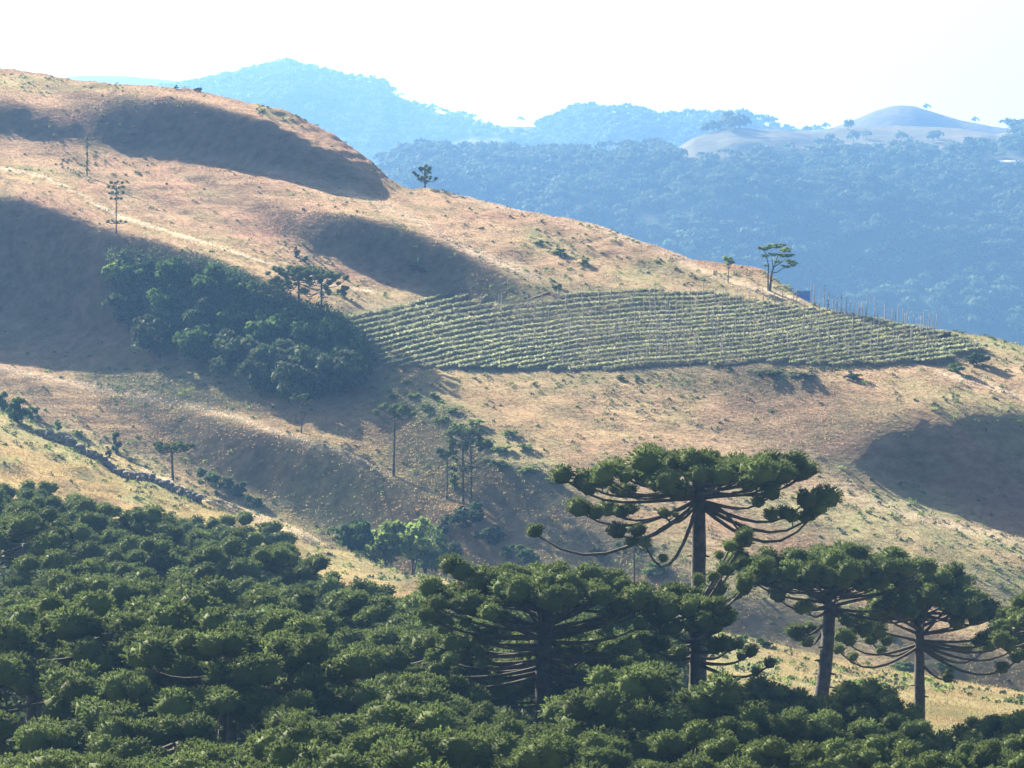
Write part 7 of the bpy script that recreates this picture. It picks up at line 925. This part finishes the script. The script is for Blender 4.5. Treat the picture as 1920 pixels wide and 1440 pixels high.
for i, (px, top, w, base, kind, lab) in enumerate([(660, 972, 84, 1040, 'green', 'left tree of the bright green clump at the wood edge'), (722, 968, 96, 1050, 'light', 'tall middle-left tree of the bright green clump'), (770, 966, 84, 1055, 'light', 'yellow-green topped tree in the middle of the bright clump'),
         (800, 988, 84, 1062, 'green', 'right-hand tree of the bright green clump'), (832, 1010, 66, 1068, 'dark', 'low rounded tree at the right end of the bright clump'), (690, 1005, 60, 1048, 'green', 'small tree in front of the bright green clump')]):
    broadleaf('broadleaf_tree', px, base, top, w * 1.25, kind, lab, G2, 300 + i, d=338 + 3 * i)
# trees on the ridge line
def ridge_tree():
    b = ground_at(1440, 545, 300); dd = b[1]; kk = K * dd
    root = empty('ridge_tree', tuple(b)); tag(root, 'leaning umbrella-crowned tree on the right-hand ridge, crown swept to the right', 'tree')
    P = lambda px, py, dy=0: np.array([(px - 1440) * kk, dy, (HOR - py) * kk - b[2]])
    mb = MB(); mb.tube([P(1443, 556), P(1445, 530), P(1447, 510), P(1452, 498)], [.2, .17, .15, .12], 7, jitter=.15)
    mb.tube([P(1440, 556), P(1440, 520), P(1441, 498), P(1437, 480), P(1432, 468)], [.13, .12, .1, .08, .05], 6)
    for q in ([(1446, 512), (1458, 510), (1467, 503), (1480, 500)], [(1452, 500), (1465, 492), (1475, 485)], [(1450, 502), (1458, 482), (1462, 470)], [(1449, 503), (1448, 485), (1446, 468)]):
        mb.tube([P(*a, dy=.4 * i) for i, a in enumerate(q)], np.linspace(.1, .035, len(q)), 5)
    link('trunk', mb.mesh('trunk', M_BARK), root)
    g = random.Random(3)
    for px, py, w in [(1430, 466, 20), (1445, 463, 22), (1460, 463, 24), (1474, 469, 22), (1481, 480, 18), (1484, 492, 22), (1488, 497, 14), (1466, 480, 20), (1450, 478, 18), (1474, 500, 16), (1434, 480, 14), (1437, 498, 10), (1458, 490, 14)]:
        k = w * .66 * kk
        link('foliage_clump', g.choice(SMALL['light']), root, tuple(P(px, py, g.uniform(-1.2, 1.2))), (0, 0, g.uniform(0, 6)), (k, k, k * .62))
ridge_tree()
broadleaf('ridge_tree', 1365, 532, 478, 30, 'light', 'small pale tree on the ridge left of the leaning tree', None, 5)
# a slender pale stem high on the left slope
b = ground_at(163, 332, 300); kk = K * b[1]; root = empty('slender_tree', tuple(b)); tag(root, 'slender leafless ivy-clad stem alone on the upper left slope', 'tree')
mb = MB(); mb.tube([(0, 0, -.3), (.05, 0, 3.4), (0, 0, 7.2)], [.12, .10, .07], 7, jitter=.3); link('trunk', mb.mesh('trunk', M_TWIG), root)
for i in range(5): link('foliage_clump', SMALL['light'][i % 3], root, (0, 0, 1 + 1.35 * i), (0, 0, i), (.30, .30, .75))

# ------------------------------------------------------------------ bushes
GB = 'green bushes along the damp gully'
bl = [(738, 742, 34, 'at the head of the gully by the grove shadow'), (775, 742, 36, 'second down the gully, beside the shadow'), (800, 765, 40, 'on the upper bend of the gully'), (828, 786, 40, 'just above the pair of thin araucarias'), (862, 800, 52, 'large and bright on the gully middle'), (892, 792, 46, 'bright one right of the large gully bush'),
      (905, 830, 50, 'low and wide below the bright one'), (938, 840, 46, 'right of the thin araucaria crowns'), (958, 812, 44, 'highest on the right bank of the gully'), (985, 838, 44, 'on the right bank near the gully foot'), (940, 872, 52, 'wide one at the gully foot'), (990, 880, 50, 'nearest the tallest crown at the gully foot'),
      (1035, 902, 44, 'half hidden by the tallest crown'), (850, 768, 34, 'small one above the large gully bush'), (815, 742, 32, 'small one on the upper right bank'), (762, 716, 30, 'small one right under the field corner')]
for i, (px, py, w, t) in enumerate(bl):
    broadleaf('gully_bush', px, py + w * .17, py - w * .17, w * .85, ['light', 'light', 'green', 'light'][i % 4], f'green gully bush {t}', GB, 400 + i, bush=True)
ob = [(852, 905, 26, 34, 'light', 'bright round bush beside the thin pair of trunks'), (870, 972, 100, 44, 'dark', 'broad dark thicket behind the bright clump'), (890, 960, 60, 36, 'green', 'green top of the thicket behind the bright clump'), (830, 990, 50, 30, 'dark', 'brownish bush between clump and thicket'),
      (920, 1005, 70, 40, 'dark', 'dark bush low on the right of the thicket'), (985, 1040, 60, 36, 'green', 'bush just above the bowl-shaped crown'), (955, 1035, 40, 28, 'green', 'small bush left of the one above the bowl-shaped crown'),
      (385, 890, 44, 30, 'green', 'bush behind the small flat-topped araucaria'), (415, 900, 48, 30, 'green', 'second bush down the hollow behind the wall'), (448, 918, 46, 30, 'green', 'third bush down the hollow behind the wall'), (475, 938, 36, 26, 'green', 'lowest bush in the hollow behind the wall'),
      (30, 768, 62, 44, 'green', 'large bush at the left edge behind the near spur'), (6, 752, 40, 36, 'green', 'bush cut by the left edge above the near spur'), (62, 775, 34, 26, 'green', 'small bush right of the large left-edge bush'), (108, 798, 20, 22, 'light', 'small bright bush behind the upper stone wall'), (148, 812, 22, 14, 'light', 'low bright bush at the wall'), (217, 830, 22, 40, 'green', 'upright bush behind the middle of the stone wall'),
      (204, 850, 16, 12, 'dark', 'tiny dark bush by the stone wall'), (785, 489, 20, 14, 'light', 'yellow bush on the shaded middle slope'), (776, 504, 26, 16, 'dark', 'grey bush under the yellow one'), (792, 508, 22, 14, 'dark', 'second grey bush beside the yellow one'), (556, 472, 14, 22, 'dark', 'upright dark bush on the middle slope'), (572, 486, 16, 12, 'green', 'low bush below the upright dark one'), (640, 548, 22, 14, 'green', 'small bush at the field corner'),
      (1832, 672, 54, 26, 'dark', 'dark bush at the right end of the field'), (1790, 690, 40, 18, 'green', 'green bush left of the dark one at the field end'), (1775, 628, 26, 16, 'dark', 'bush on the skyline rim right of the posts'), (1165, 708, 18, 12, 'dark', 'lone dark bush under the field'), (1368, 692, 16, 12, 'green', 'small green bush under the field, right side'),
      (1440, 700, 60, 16, 'dark', 'long low bush at the lower field edge'), (1500, 703, 60, 14, 'dark', 'second long low bush at the lower field edge'), (1600, 706, 44, 12, 'dark', 'third low bush at the lower field edge'),
      (1392, 1196, 26, 14, 'green', 'small bush at the far side of the grassy gap'), (1432, 1204, 44, 18, 'green', 'wider bush at the far side of the grassy gap'), (1695, 1250, 70, 20, 'green', 'low green bush behind the slim trunk'), (1765, 1250, 60, 18, 'green', 'low green bush right of the slim trunk'), (1010, 455, 26, 10, 'green', 'low bush at the start of the green streak'), (1050, 472, 30, 12, 'green', 'second low bush of the green streak'), (1095, 492, 28, 10, 'green', 'third low bush of the green streak'), (1045, 538, 24, 14, 'green', 'bright bush on the upper field rim'),
      (372, 168, 24, 8, 'dark', 'low scrub on the skyline brow'), (330, 163, 10, 8, 'dark', 'tiny scrub bump on the skyline brow'), (1120, 1035, 40, 24, 'dark', 'dim bush under the tallest crown'), (1230, 1070, 60, 30, 'green', 'bush beyond the wood left of the thick trunk')]
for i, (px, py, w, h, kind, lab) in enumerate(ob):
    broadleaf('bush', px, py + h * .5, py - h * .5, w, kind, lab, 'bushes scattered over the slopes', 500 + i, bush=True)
# low tussocks and scrub nobody would count, thicker in the hollows
def scrub(n, seed):
    g = np.random.default_rng(seed)
    px = g.uniform(-150, 2080, n); y = np.sqrt(g.random(n) * (680 ** 2 - 235 ** 2) + 235 ** 2); x = (px - 960) * K * y; z = zt(x, y); cv = cover(x, y, z)
    Em = np.maximum.accumulate(E, 1); i = np.clip(((px - XF[0]) / 4).astype(int), 0, len(XF) - 1); j = ((y - RF[0]) / .5).astype(int)
    ok = ((z + .8) / y >= Em[i, j] - .0006) & (cv[:, 2] < .2) & ((y > 300) | (px > 1250))
    ok &= g.random(n) < np.clip(.08 + 1.2 * cv[:, 0] + 1.3 * (fbm(x / 18, y / 18, 3, 66) - .12).clip(0, 1), 0, 1)
    x, y, z, cv = x[ok], y[ok], z[ok], cv[ok]; n = len(x); nl = 16
    R = (.2 + .42 * g.random(n) ** 2)[:, None]
    q = g.normal(size=(n, nl, 3)); q /= np.linalg.norm(q, axis=2)[..., None]; q[..., 2] = np.abs(q[..., 2])
    P = np.stack([x, y, z], -1)[:, None, :] + q * R[..., None] * np.array([1, 1, .8])
    a = g.normal(size=(n, nl, 3)); a /= np.linalg.norm(a, axis=2)[..., None]; b = np.cross(a, q); s = .10 + .10 * g.random((n, nl, 1))
    V = np.stack([P - a * s, P + a * s, P + b * s * 1.4 + np.array([0, 0, .08])], 2).reshape(-1, 3)
    me = mesh_np('scrub', V, np.arange(len(V)).reshape(-1, 3), [M_LEAF_DARK, M_LEAF_LIGHT, M_LEAF], mi=np.repeat(g.choice(3, n, p=[.45, .3, .25]), nl))
    tag(link('scrub', me), 'low green and brown scrub dotted through the dry grass', kind='stuff')
scrub(27000, 5)
def grove_floor(n, seed):
    g = np.random.default_rng(seed); poly_ = [(205, 490), (330, 498), (450, 540), (560, 585), (640, 600), (700, 690), (690, 712), (600, 728), (480, 708), (330, 652), (215, 575)]
    px = g.uniform(200, 705, n); py = g.uniform(480, 730, n); ok = in_poly(poly_, px, py); P0 = np.array([ground_at(a, b, 350) for a, b in zip(px[ok], py[ok])]); n = len(P0); nl = 60
    R = 1.1 + 1.5 * g.random((n, 1)); q = g.normal(size=(n, nl, 3)); q /= np.linalg.norm(q, axis=2)[..., None]; q[..., 2] = np.abs(q[..., 2])
    P = P0[:, None, :] + q * (R * (.6 + .4 * g.random((n, nl))))[..., None] * np.array([1, 1, 1.5])
    a = g.normal(size=(n, nl, 3)); a /= np.linalg.norm(a, axis=2)[..., None]; b = np.cross(a, q); s = .18 + .14 * g.random((n, nl, 1))
    V = np.stack([P - a * s, P + a * s, P + b * s * 1.3 + np.array([0, 0, .1])], 2).reshape(-1, 3)
    tag(link('grove_undergrowth', mesh_np('grove_undergrowth', V, np.arange(len(V)).reshape(-1, 3), [M_LEAF_DARK, M_LEAF], mi=np.repeat(g.choice(2, n, p=[.6, .4]), nl))), 'dark leafy undergrowth filling the shaded grove', kind='stuff')
grove_floor(1100, 8)

# ------------------------------------------------------------------ the ploughed field: contour rows, each a row of its own
field = empty('crop_field', tuple(ground_at(1250, 640, 300))); tag(field, 'terraced crop field of long contour rows across the middle slope', 'field')
fo = np.array(field.location)
def row_y(px): return np.interp(px, [620, 700, 780, 870, 960, 1080, 1200, 1300, 1420, 1560, 1700, 1860], [34, 20, 0, -20, -35, -48, -57, -62, -73, -98, -118, -140])
g = np.random.default_rng(77)
y0 = 572.; nrow = 0
while y0 < 850:
    xs = np.arange(622, 1862, 4.0); wv = 3.0 * vnoise(xs / 60, xs * 0 + y0 / 37, 3)
    ys = y0 + row_y(xs) + wv - np.clip((xs - 900) / 300, 0, 1) * 14 * np.clip((y0 - 620) / 80, -1, 1.5)
    ok = in_poly(FIELD, xs, ys)
    y0 += 10.6 - 2.0 * np.clip((y0 - 600) / 150, 0, 1)
    if ok.sum() < 10: continue
    pts = np.array([ground_at(a, b, 360) for a, b, o in zip(xs, ys, ok) if o]); xk = xs[ok]
    med = np.array([np.median(pts[max(0, q - 12):q + 13, 1]) for q in range(len(pts))]); kp = np.abs(pts[:, 1] - med) < 6
    pts = pts[kp]; xk = xk[kp]
    if len(pts) < 10: continue
    pts[:, 1] = np.convolve(np.pad(pts[:, 1], 4, mode='edge'), np.ones(9) / 9, 'valid')
    pts[:, 0] = (xk - 960) * K * pts[:, 1]
    pts[:, 2] = zt(pts[:, 0], pts[:, 1])
    # a bank of earth with leaves on it
    n = len(pts); T = np.gradient(pts, axis=0); T /= np.linalg.norm(T, axis=1)[:, None]; S = np.cross(T, (0, 0, 1)); S /= np.linalg.norm(S, axis=1)[:, None]
    hh = .55 + .35 * g.random(n)
    prof = [(-.6, -.25), (-.25, .42), (.2, .5), (.7, -.25)]
    V = np.concatenate([pts + S * (a * 1.0) + np.array([0, 0, 1.0]) * (b * hh)[:, None] + g.normal(0, .07, (n, 3)) for a, b in prof])
    i, j = np.meshgrid(np.arange(n - 1), np.arange(3), indexing='ij')
    A, B, C_, D = j * n + i, j * n + i + 1, (j + 1) * n + i + 1, (j + 1) * n + i
    F = np.concatenate([np.stack([A, B, C_], -1).reshape(-1, 3), np.stack([A, C_, D], -1).reshape(-1, 3)])
    nl = n * 16; k = g.integers(0, n, nl)
    P = pts[k] + S[k] * g.normal(0, .24, (nl, 1)) + T[k] * g.uniform(-.3, .3, (nl, 1)); P[:, 2] += .34 + .25 * g.random(nl)
    q = g.normal(size=(nl, 3)); q[:, 2] = np.abs(q[:, 2]); q /= np.linalg.norm(q, axis=1)[:, None]; a = np.cross(q, g.normal(size=(nl, 3))); a /= np.linalg.norm(a, axis=1)[:, None]
    gr = vnoise(pts[k, 0] / 16, pts[k, 1] / 16, 12); s = (.05 + .08 * g.random(nl) + .06 * (gr > .0))[:, None]
    LV = np.stack([P - a * s, P + a * s, P + q * s * 2.2], 1).reshape(-1, 3)
    V2 = np.vstack([V, LV]) - fo; F2 = np.vstack([F, np.arange(len(LV)).reshape(-1, 3) + len(V)])
    me = mesh_np('crop_row', V2, F2, [M_LAND, M_CROP], mi=np.concatenate([np.zeros(len(F)), np.ones(nl)]))
    vc = np.tile([[.15, .5, .35, 1.]], (len(V2), 1)); vcol(me, 'cover', vc)
    link('crop_row', me, field); nrow += 1
# ------------------------------------------------------------------ posts
def post_mesh(h, r, seed):
    g_ = random.Random(seed); mb = MB(); mb.tube([(0, 0, -.4), (g_.uniform(-.05, .05), 0, h * .5), (g_.uniform(-.12, .12), 0, h)], [r, r * .95, r * .8], 5, jitter=.2)
    return mb.mesh('wooden_post', M_POST)
PM = [post_mesh(2.5 + .2 * i, .065, i) for i in range(4)]
npost = 0
for px0 in np.arange(905, 1790, 13.5):
    for py0 in np.arange(578, 690, 27):
        px = px0 + rnd.uniform(-6, 6); py = py0 + rnd.uniform(-9, 9) + (px0 % 27) * .4
        if not in_poly(FIELD, np.array(px), np.array(py + 3)): continue
        if rnd.random() > float(np.interp(px, [900, 1050, 1250, 1500, 1700, 1790], [.25, .6, 1, 1, .8, .5])): continue
        if npost >= 215: continue
        b = ground_at(px, py, 330); o = link('wooden_post', rnd.choice(PM), None, tuple(b), (rnd.uniform(-.04, .04), rnd.uniform(-.04, .04), rnd.uniform(0, 6.28)))
        zone = 'upper' if py < 612 else ('middle' if py < 650 else 'lower'); cx = 'left' if px < 1150 else ('middle' if px < 1480 else 'right')
        tag(o, f'thin grey wooden post among the {zone} crop rows, {cx} part of the field', 'post', f'posts in the {zone} rows of the {cx} field'); npost += 1
for k, px in enumerate([1520, 1527, 1536, 1545, 1553, 1562, 1570, 1578, 1586, 1594, 1602, 1609, 1617, 1625, 1640, 1658, 1672, 1684, 1700, 1712, 1733, 1742, 1756]):
    py = np.interp(px, *zip(*SKYL)) + 5
    b = ground_at(px, py, 330); tag(link('wooden_post', rnd.choice(PM), None, tuple(b), (0, rnd.uniform(-.03, .03), 0), (1, 1, rnd.uniform(.8, 1.25))),
        f'post on the ridge against the blue hill, {ORD[k + 1] if k < 20 else ["third last", "second last", "last"][k - 20]} along from the blue sheet', 'post', 'posts along the ridge line')
# blue sheet shelter just behind the ridge
b = ground_at(1498, 560, 330); b[1] += 1.5; kk = K * b[1]; b[2] = zt(np.array(b[0]), np.array(b[1]))
root = empty('tarp_shelter', tuple(b)); tag(root, 'blue sheet shelter half hidden behind the ridge by the posts', 'shelter')
hz = (HOR - 545) * kk - b[2]; mb = MB()
for i in range(9):
    pass
gx_, gy_ = np.meshgrid(np.linspace(-.3, 1.9, 12), np.linspace(0, 1.6, 6), indexing='ij')
V = np.stack([gx_, gy_, hz - .05 - .25 * gy_ + .05 * np.sin(gx_ * 7)], -1).reshape(-1, 3); i, j = np.meshgrid(np.arange(11), np.arange(5), indexing='ij')
link('roof_sheet', mesh_np('roof_sheet', V, np.stack([i * 6 + j, (i + 1) * 6 + j, (i + 1) * 6 + j + 1, i * 6 + j + 1], -1).reshape(-1, 4), M_TARP, True), root)
gx_, gz_ = np.meshgrid(np.linspace(-.25, 1.85, 12), np.linspace(-.6, hz - .1, 6), indexing='ij')
V = np.stack([gx_, .05 + .06 * np.sin(gx_ * 6 + gz_), gz_], -1).reshape(-1, 3)
link('side_sheet', mesh_np('side_sheet', V, np.stack([i * 6 + j, (i + 1) * 6 + j, (i + 1) * 6 + j + 1, i * 6 + j + 1], -1).reshape(-1, 4), M_TARP, True), root)
for x_ in (-.3, 1.9): link('pole', PM[0], root, (x_, 1.5, 0), (0, 0, 0), (.8, .8, hz / 2.5))

# ------------------------------------------------------------------ dry stone wall on the near spur
WL = [(72, 797), (110, 812), (140, 826), (200, 856), (250, 882), (300, 910), (340, 934), (372, 950)]
def stone_mesh(seed):
    g_ = np.random.default_rng(seed)
    V = np.array([[x, y, z] for x in (-1, 0, 1) for y in (-1, 1) for z in (-1, 0, 1)], float) * (.5 + .12 * g_.normal(size=(18, 3)))
    from mathutils import geometry
    bm_ = __import__('bmesh').new()
    for v in V: bm_.verts.new(v)
    __import__('bmesh').ops.convex_hull(bm_, input=bm_.verts)
    for v in [v for v in bm_.verts if not v.link_faces]: bm_.verts.remove(v)
    me = bpy.data.meshes.new('stone'); bm_.to_mesh(me); bm_.free(); me.materials.append(M_STONE); return me
ST = [stone_mesh(i) for i in range(6)]
wp = []
for px in np.arange(72, 373, 4.):
    py = np.interp(px, *zip(*WL)); d_ = np.interp(px, [72, 372], [362, 338]); x = (px - 960) * K * d_
    wp.append((x, d_, float(zt(np.array(x), np.array(d_)))))
wp = np.array(wp); wall = empty('stone_wall', tuple(wp[len(wp) // 2])); tag(wall, 'old dark dry stone wall running down the near grassy spur', 'wall'); wo = wp[len(wp) // 2]
for k, p in enumerate(wp):
    h_ = 3 if rnd.random() < .5 else 2
    ang = math.atan2(*(wp[min(k + 1, len(wp) - 1)] - wp[max(k - 1, 0)])[[1, 0]])
    for c in range(h_ if k % 9 else 2):
        link('stone', rnd.choice(ST), wall, tuple(p - wo + np.array([rnd.uniform(-.1, .1), rnd.uniform(-.18, .18), .1 + .36 * c])), (rnd.uniform(-.15, .15), rnd.uniform(-.15, .15), ang + rnd.uniform(-.2, .2)),
             (rnd.uniform(.42, .62), rnd.uniform(.5, .8), rnd.uniform(.36, .5)))

# ------------------------------------------------------------------ far farm shed
def far_ground(far, px, py):
    i = int(np.argmin(np.abs(far.px - px))); e = far.Z[i] / far.Y[i]; j = int(np.argmax(e >= (HOR - py) * K)); j = j if j > 8 else far.nr - 3; return np.array([(px - 960) * K * far.Y[i, j], far.Y[i, j], far.Z[i, j]])
b = far_ground(L1, 1888, 316); root = empty('farm_shed', tuple(b), .15); tag(root, 'tiny pale-roofed farm shed in the far meadow at right', 'shed')
mb = MB(); mb.box((0, 0, 1.2), (20, 7, 3.4)); link('wall', mb.mesh('wall', M_WALL), root)
mb = MB(); mb.add([(-11, -4.4, 2.85), (11, -4.4, 2.85), (11, 0, 5.0), (-11, 0, 5.0), (11, 4.4, 2.85), (-11, 4.4, 2.85), (-11, -4.4, 2.6), (11, -4.4, 2.6), (11, 4.4, 2.6), (-11, 4.4, 2.6)],
       [(0, 1, 2), (0, 2, 3), (3, 2, 4), (3, 4, 5), (6, 7, 1), (6, 1, 0), (5, 4, 8), (5, 8, 9), (1, 7, 8), (1, 8, 4), (1, 4, 2), (0, 3, 5), (0, 5, 9), (0, 9, 6)])
link('roof', mb.mesh('roof', M_ROOF), root)
mb = MB(); mb.box((-4, -3.56, .9), (2.6, .12, 2.6)); link('door', mb.mesh('door', M_POST), root)

# ------------------------------------------------------------------ far woods
def far_tree_data(seed, kind, n=34):
    g_ = np.random.default_rng(seed)
    if kind == 'flat':
        a = g_.random(n) * 2 * np.pi; q = np.sqrt(g_.random(n)); c = np.stack([np.cos(a) * q, np.sin(a) * q, 1.7 - .25 * q ** 2 + .12 * g_.normal(size=n)], -1); s = .34
    elif kind == 'dome':
        d = g_.normal(size=(n, 3)); d /= np.linalg.norm(d, axis=1)[:, None]; d[:, 2] = np.abs(d[:, 2]); c = d * np.array([.85, .85, .75]) + np.array([0, 0, .75]); s = .40
    else:
        h = g_.random(n); a = g_.random(n) * 6.28; c = np.stack([np.cos(a) * (1 - h) * .55, np.sin(a) * (1 - h) * .55, .4 + 1.8 * h], -1); s = .28
    nr = c - np.array([0, 0, .6]); nr = nr / np.linalg.norm(nr, axis=1)[:, None] + .6 * g_.normal(size=(n, 3)); nr[:, 2] = np.abs(nr[:, 2]) + .2; nr /= np.linalg.norm(nr, axis=1)[:, None]
    a = np.cross(nr, g_.normal(size=(n, 3))); a /= np.linalg.norm(a, axis=1)[:, None]; b = np.cross(nr, a); ss = s * (.7 + .6 * g_.random((n, 1)))
    V = np.stack([c - a * ss, c + a * ss * .7 - b * ss * .7, c + a * ss * .5 + b * ss * .8], 1).reshape(-1, 3)
    F = np.arange(3 * n).reshape(-1, 3); mi = np.zeros(n)
    th = np.arange(3) * 2.09; tv = np.concatenate([np.stack([np.cos(th) * .06, np.sin(th) * .06, 0 * th - .15], -1), np.stack([np.cos(th) * .04, np.sin(th) * .04, 0 * th + 1.5], -1)])
    tf = np.array([(0, 1, 4), (0, 4, 3), (1, 2, 5), (1, 5, 4), (2, 0, 3), (2, 3, 5)]) + len(V)
    return np.vstack([V, tv]), np.vstack([F, tf]), np.concatenate([mi, np.ones(6)])
FT = [far_tree_data(1, 'flat'), far_tree_data(2, 'flat'), far_tree_data(3, 'dome'), far_tree_data(4, 'dome'), far_tree_data(5, 'flat', 26), far_tree_data(6, 'cone')]
FTM = [mesh_np('far_tree', *t[:2], [M_FAR, M_BARK], mi=t[2]) for t in FT]
def mass(P, seed, name, label, rmin, rmax):
    g_ = np.random.default_rng(seed); Vs, Fs, Ms, off = [], [], [], 0
    for p in P:
        t = FT[g_.choice(5, p=[.24, .22, .22, .2, .12])]; r = g_.uniform(rmin, rmax); a = g_.random() * 6.28; c_, s_ = math.cos(a), math.sin(a)
        V = t[0] @ np.array([[c_, s_, 0], [-s_, c_, 0], [0, 0, 1]]) * np.array([r, r, r * g_.uniform(.8, 1.25)]) + p
        Vs.append(V); Fs.append(t[1] + off); Ms.append(t[2]); off += len(V)
    me = mesh_np(name, np.vstack(Vs), np.vstack(Fs), [M_FAR, M_BARK], mi=np.concatenate(Ms)); tag(link(name, me), label, kind='stuff')
def singles(P, px, n, group, label_of, rmin, rmax, seed, meshes):
    g_ = random.Random(seed)
    for p, x in list(zip(P, px))[:n]:
        r = g_.uniform(rmin, rmax)
        tag(link('far_tree', g_.choice(meshes), None, tuple(p), (0, 0, g_.uniform(0, 6.28)), (r, r, r * g_.uniform(.85, 1.2))), label_of(x), 'tree', group)
P1, px1, py1 = L1.scatter(14000, None, 3)
order = np.argsort(P1[:, 1]); P1, px1, py1 = P1[order], px1[order], py1[order]
def lab1(x): return 'tree low in the hazy far wood, ' + ('behind the bare slope' if x < 1150 else ('behind the leaning ridge tree' if x < 1560 else 'above the ridge posts'))
pick = np.arange(0, 420, 3)
singles(P1[pick], px1[pick], 140, 'trees low in the hazy wood', lab1, 4.6, 6.6, 9, FTM[:5])
rest = np.ones(len(P1), bool); rest[pick] = False
mass(P1[rest], 4, 'far_wood', 'hazy blue-green wood covering the middle-distance hillside', 3.4, 6.0)
P2, px2, py2 = L2.scatter(12000, None, 13)
mass(P2, 14, 'distant_wood', 'pale blue wood covering the most distant forested ridge', 3.6, 6.0)
# crest trees against the white sky
cr = [(x + rnd.uniform(-4, 4), L2) for x in list(np.arange(362, 530, 9)) + list(np.arange(535, 735, 10)) + [742, 760, 872, 890, 905] + list(np.arange(1045, 1215, 11)) + list(np.arange(1262, 1460, 6))]
for k, (x, far) in enumerate(cr):
    i = int(np.clip((x - far.px[0]) / (far.px[1] - far.px[0]), 0, len(far.px) - 1)); j = far.nr - 1
    r = rnd.uniform(4.5, 7.5) * (1.15 if x > 1250 else 1)
    zone = ('on the crest of the highest far ridge' if x < 735 else ('in the far saddle beside the bare gap' if x < 1000 else ('on the rounded middle far crest' if x < 1230 else 'in the ragged tall row on the right far crest')))
    tag(link('far_tree', FTM[5] if abs(x - 1376) < 4 else rnd.choice([FTM[0], FTM[1], FTM[4], FTM[2]]), None, (float(far.X[i, j]), float(far.Y[i, j]), float(far.Z[i, j]) - .5), (0, 0, rnd.uniform(0, 6)), (r, r, r * rnd.uniform(.7, 1.1))),
        f'flat-crowned tree standing {zone} against white sky', 'tree', f'skyline trees {zone}')
for x, lab in [(1744, 'single round tree on the right shoulder of the grassy knoll'), (1520, 'small tree at the left foot of the knoll skyline'), (1835, 'flat tree on the falling skyline right of the knoll'), (1550, 'low flat tree just left of the knoll')]:
    i = int((x - L1B.px[0]) / 7); r = 4.2; tag(link('far_tree', FTM[2], None, (float(L1B.X[i, 119]), float(L1B.Y[i, 119]), float(L1B.Z[i, 119]) - .4), (0, 0, 0), (r, r, r)), lab, 'tree')
for k, x in enumerate([1893, 1902, 1911, 1919]):
    i = int((x - L1.px[0]) / 6); r = 6.5; tag(link('far_tree', FTM[k % 3], None, (float(L1.X[i, 169]), float(L1.Y[i, 169]), float(L1.Z[i, 169]) - .4), (0, 0, k), (r, r, r)), f'dark flat-topped tree at the right end of the skyline, {ORD[k + 1]} from the knoll', 'tree', 'dark trees closing the skyline at right')
for k, (x, y_) in enumerate([(1535, 275), (1545, 280), (1555, 272), (1600, 268), (1625, 262), (1705, 275), (1690, 268), (1760, 262), (1590, 245), (1750, 268), (1720, 290), (1480, 285)]):
    b = far_ground(L1, x, y_); r = rnd.uniform(4.5, 6.5)
    tag(link('far_tree', FTM[2 + k % 2], None, tuple(b), (0, 0, k), (r, r, r)), f'dark tree standing in the pale meadow below the knoll, {ORD[k + 1]} of the scattered ones', 'tree', 'scattered trees in the meadow below the knoll')
# number alike things along their line
def number(prefix_group, fmt, key=lambda o: o.location.x / o.location.y):
    for i, o in enumerate(sorted([o for o in bpy.data.objects if o.get('group') == prefix_group], key=key)): o['label'] = fmt.format(ordinal(i + 1))
for zn in ('upper', 'middle', 'lower'):
    for cx in ('left', 'middle', 'right'):
        number(f'posts in the {zn} rows of the {cx} field', '{} thin post from the left among the ' + f'{zn} crop rows, {cx} third of the field')
for zone in ('on the crest of the highest far ridge', 'in the far saddle beside the bare gap', 'on the rounded middle far crest', 'in the ragged tall row on the right far crest'):
    number(f'skyline trees {zone}', 'skyline tree ' + zone + ', {} from the left')
number('posts along the ridge line', '{} post along the ridge to the right of the blue sheet')
print('far trees', len(P1), len(P2)); print('forest', n_forest, 'posts', npost, 'rows', nrow, 'objects', len(bpy.data.objects))
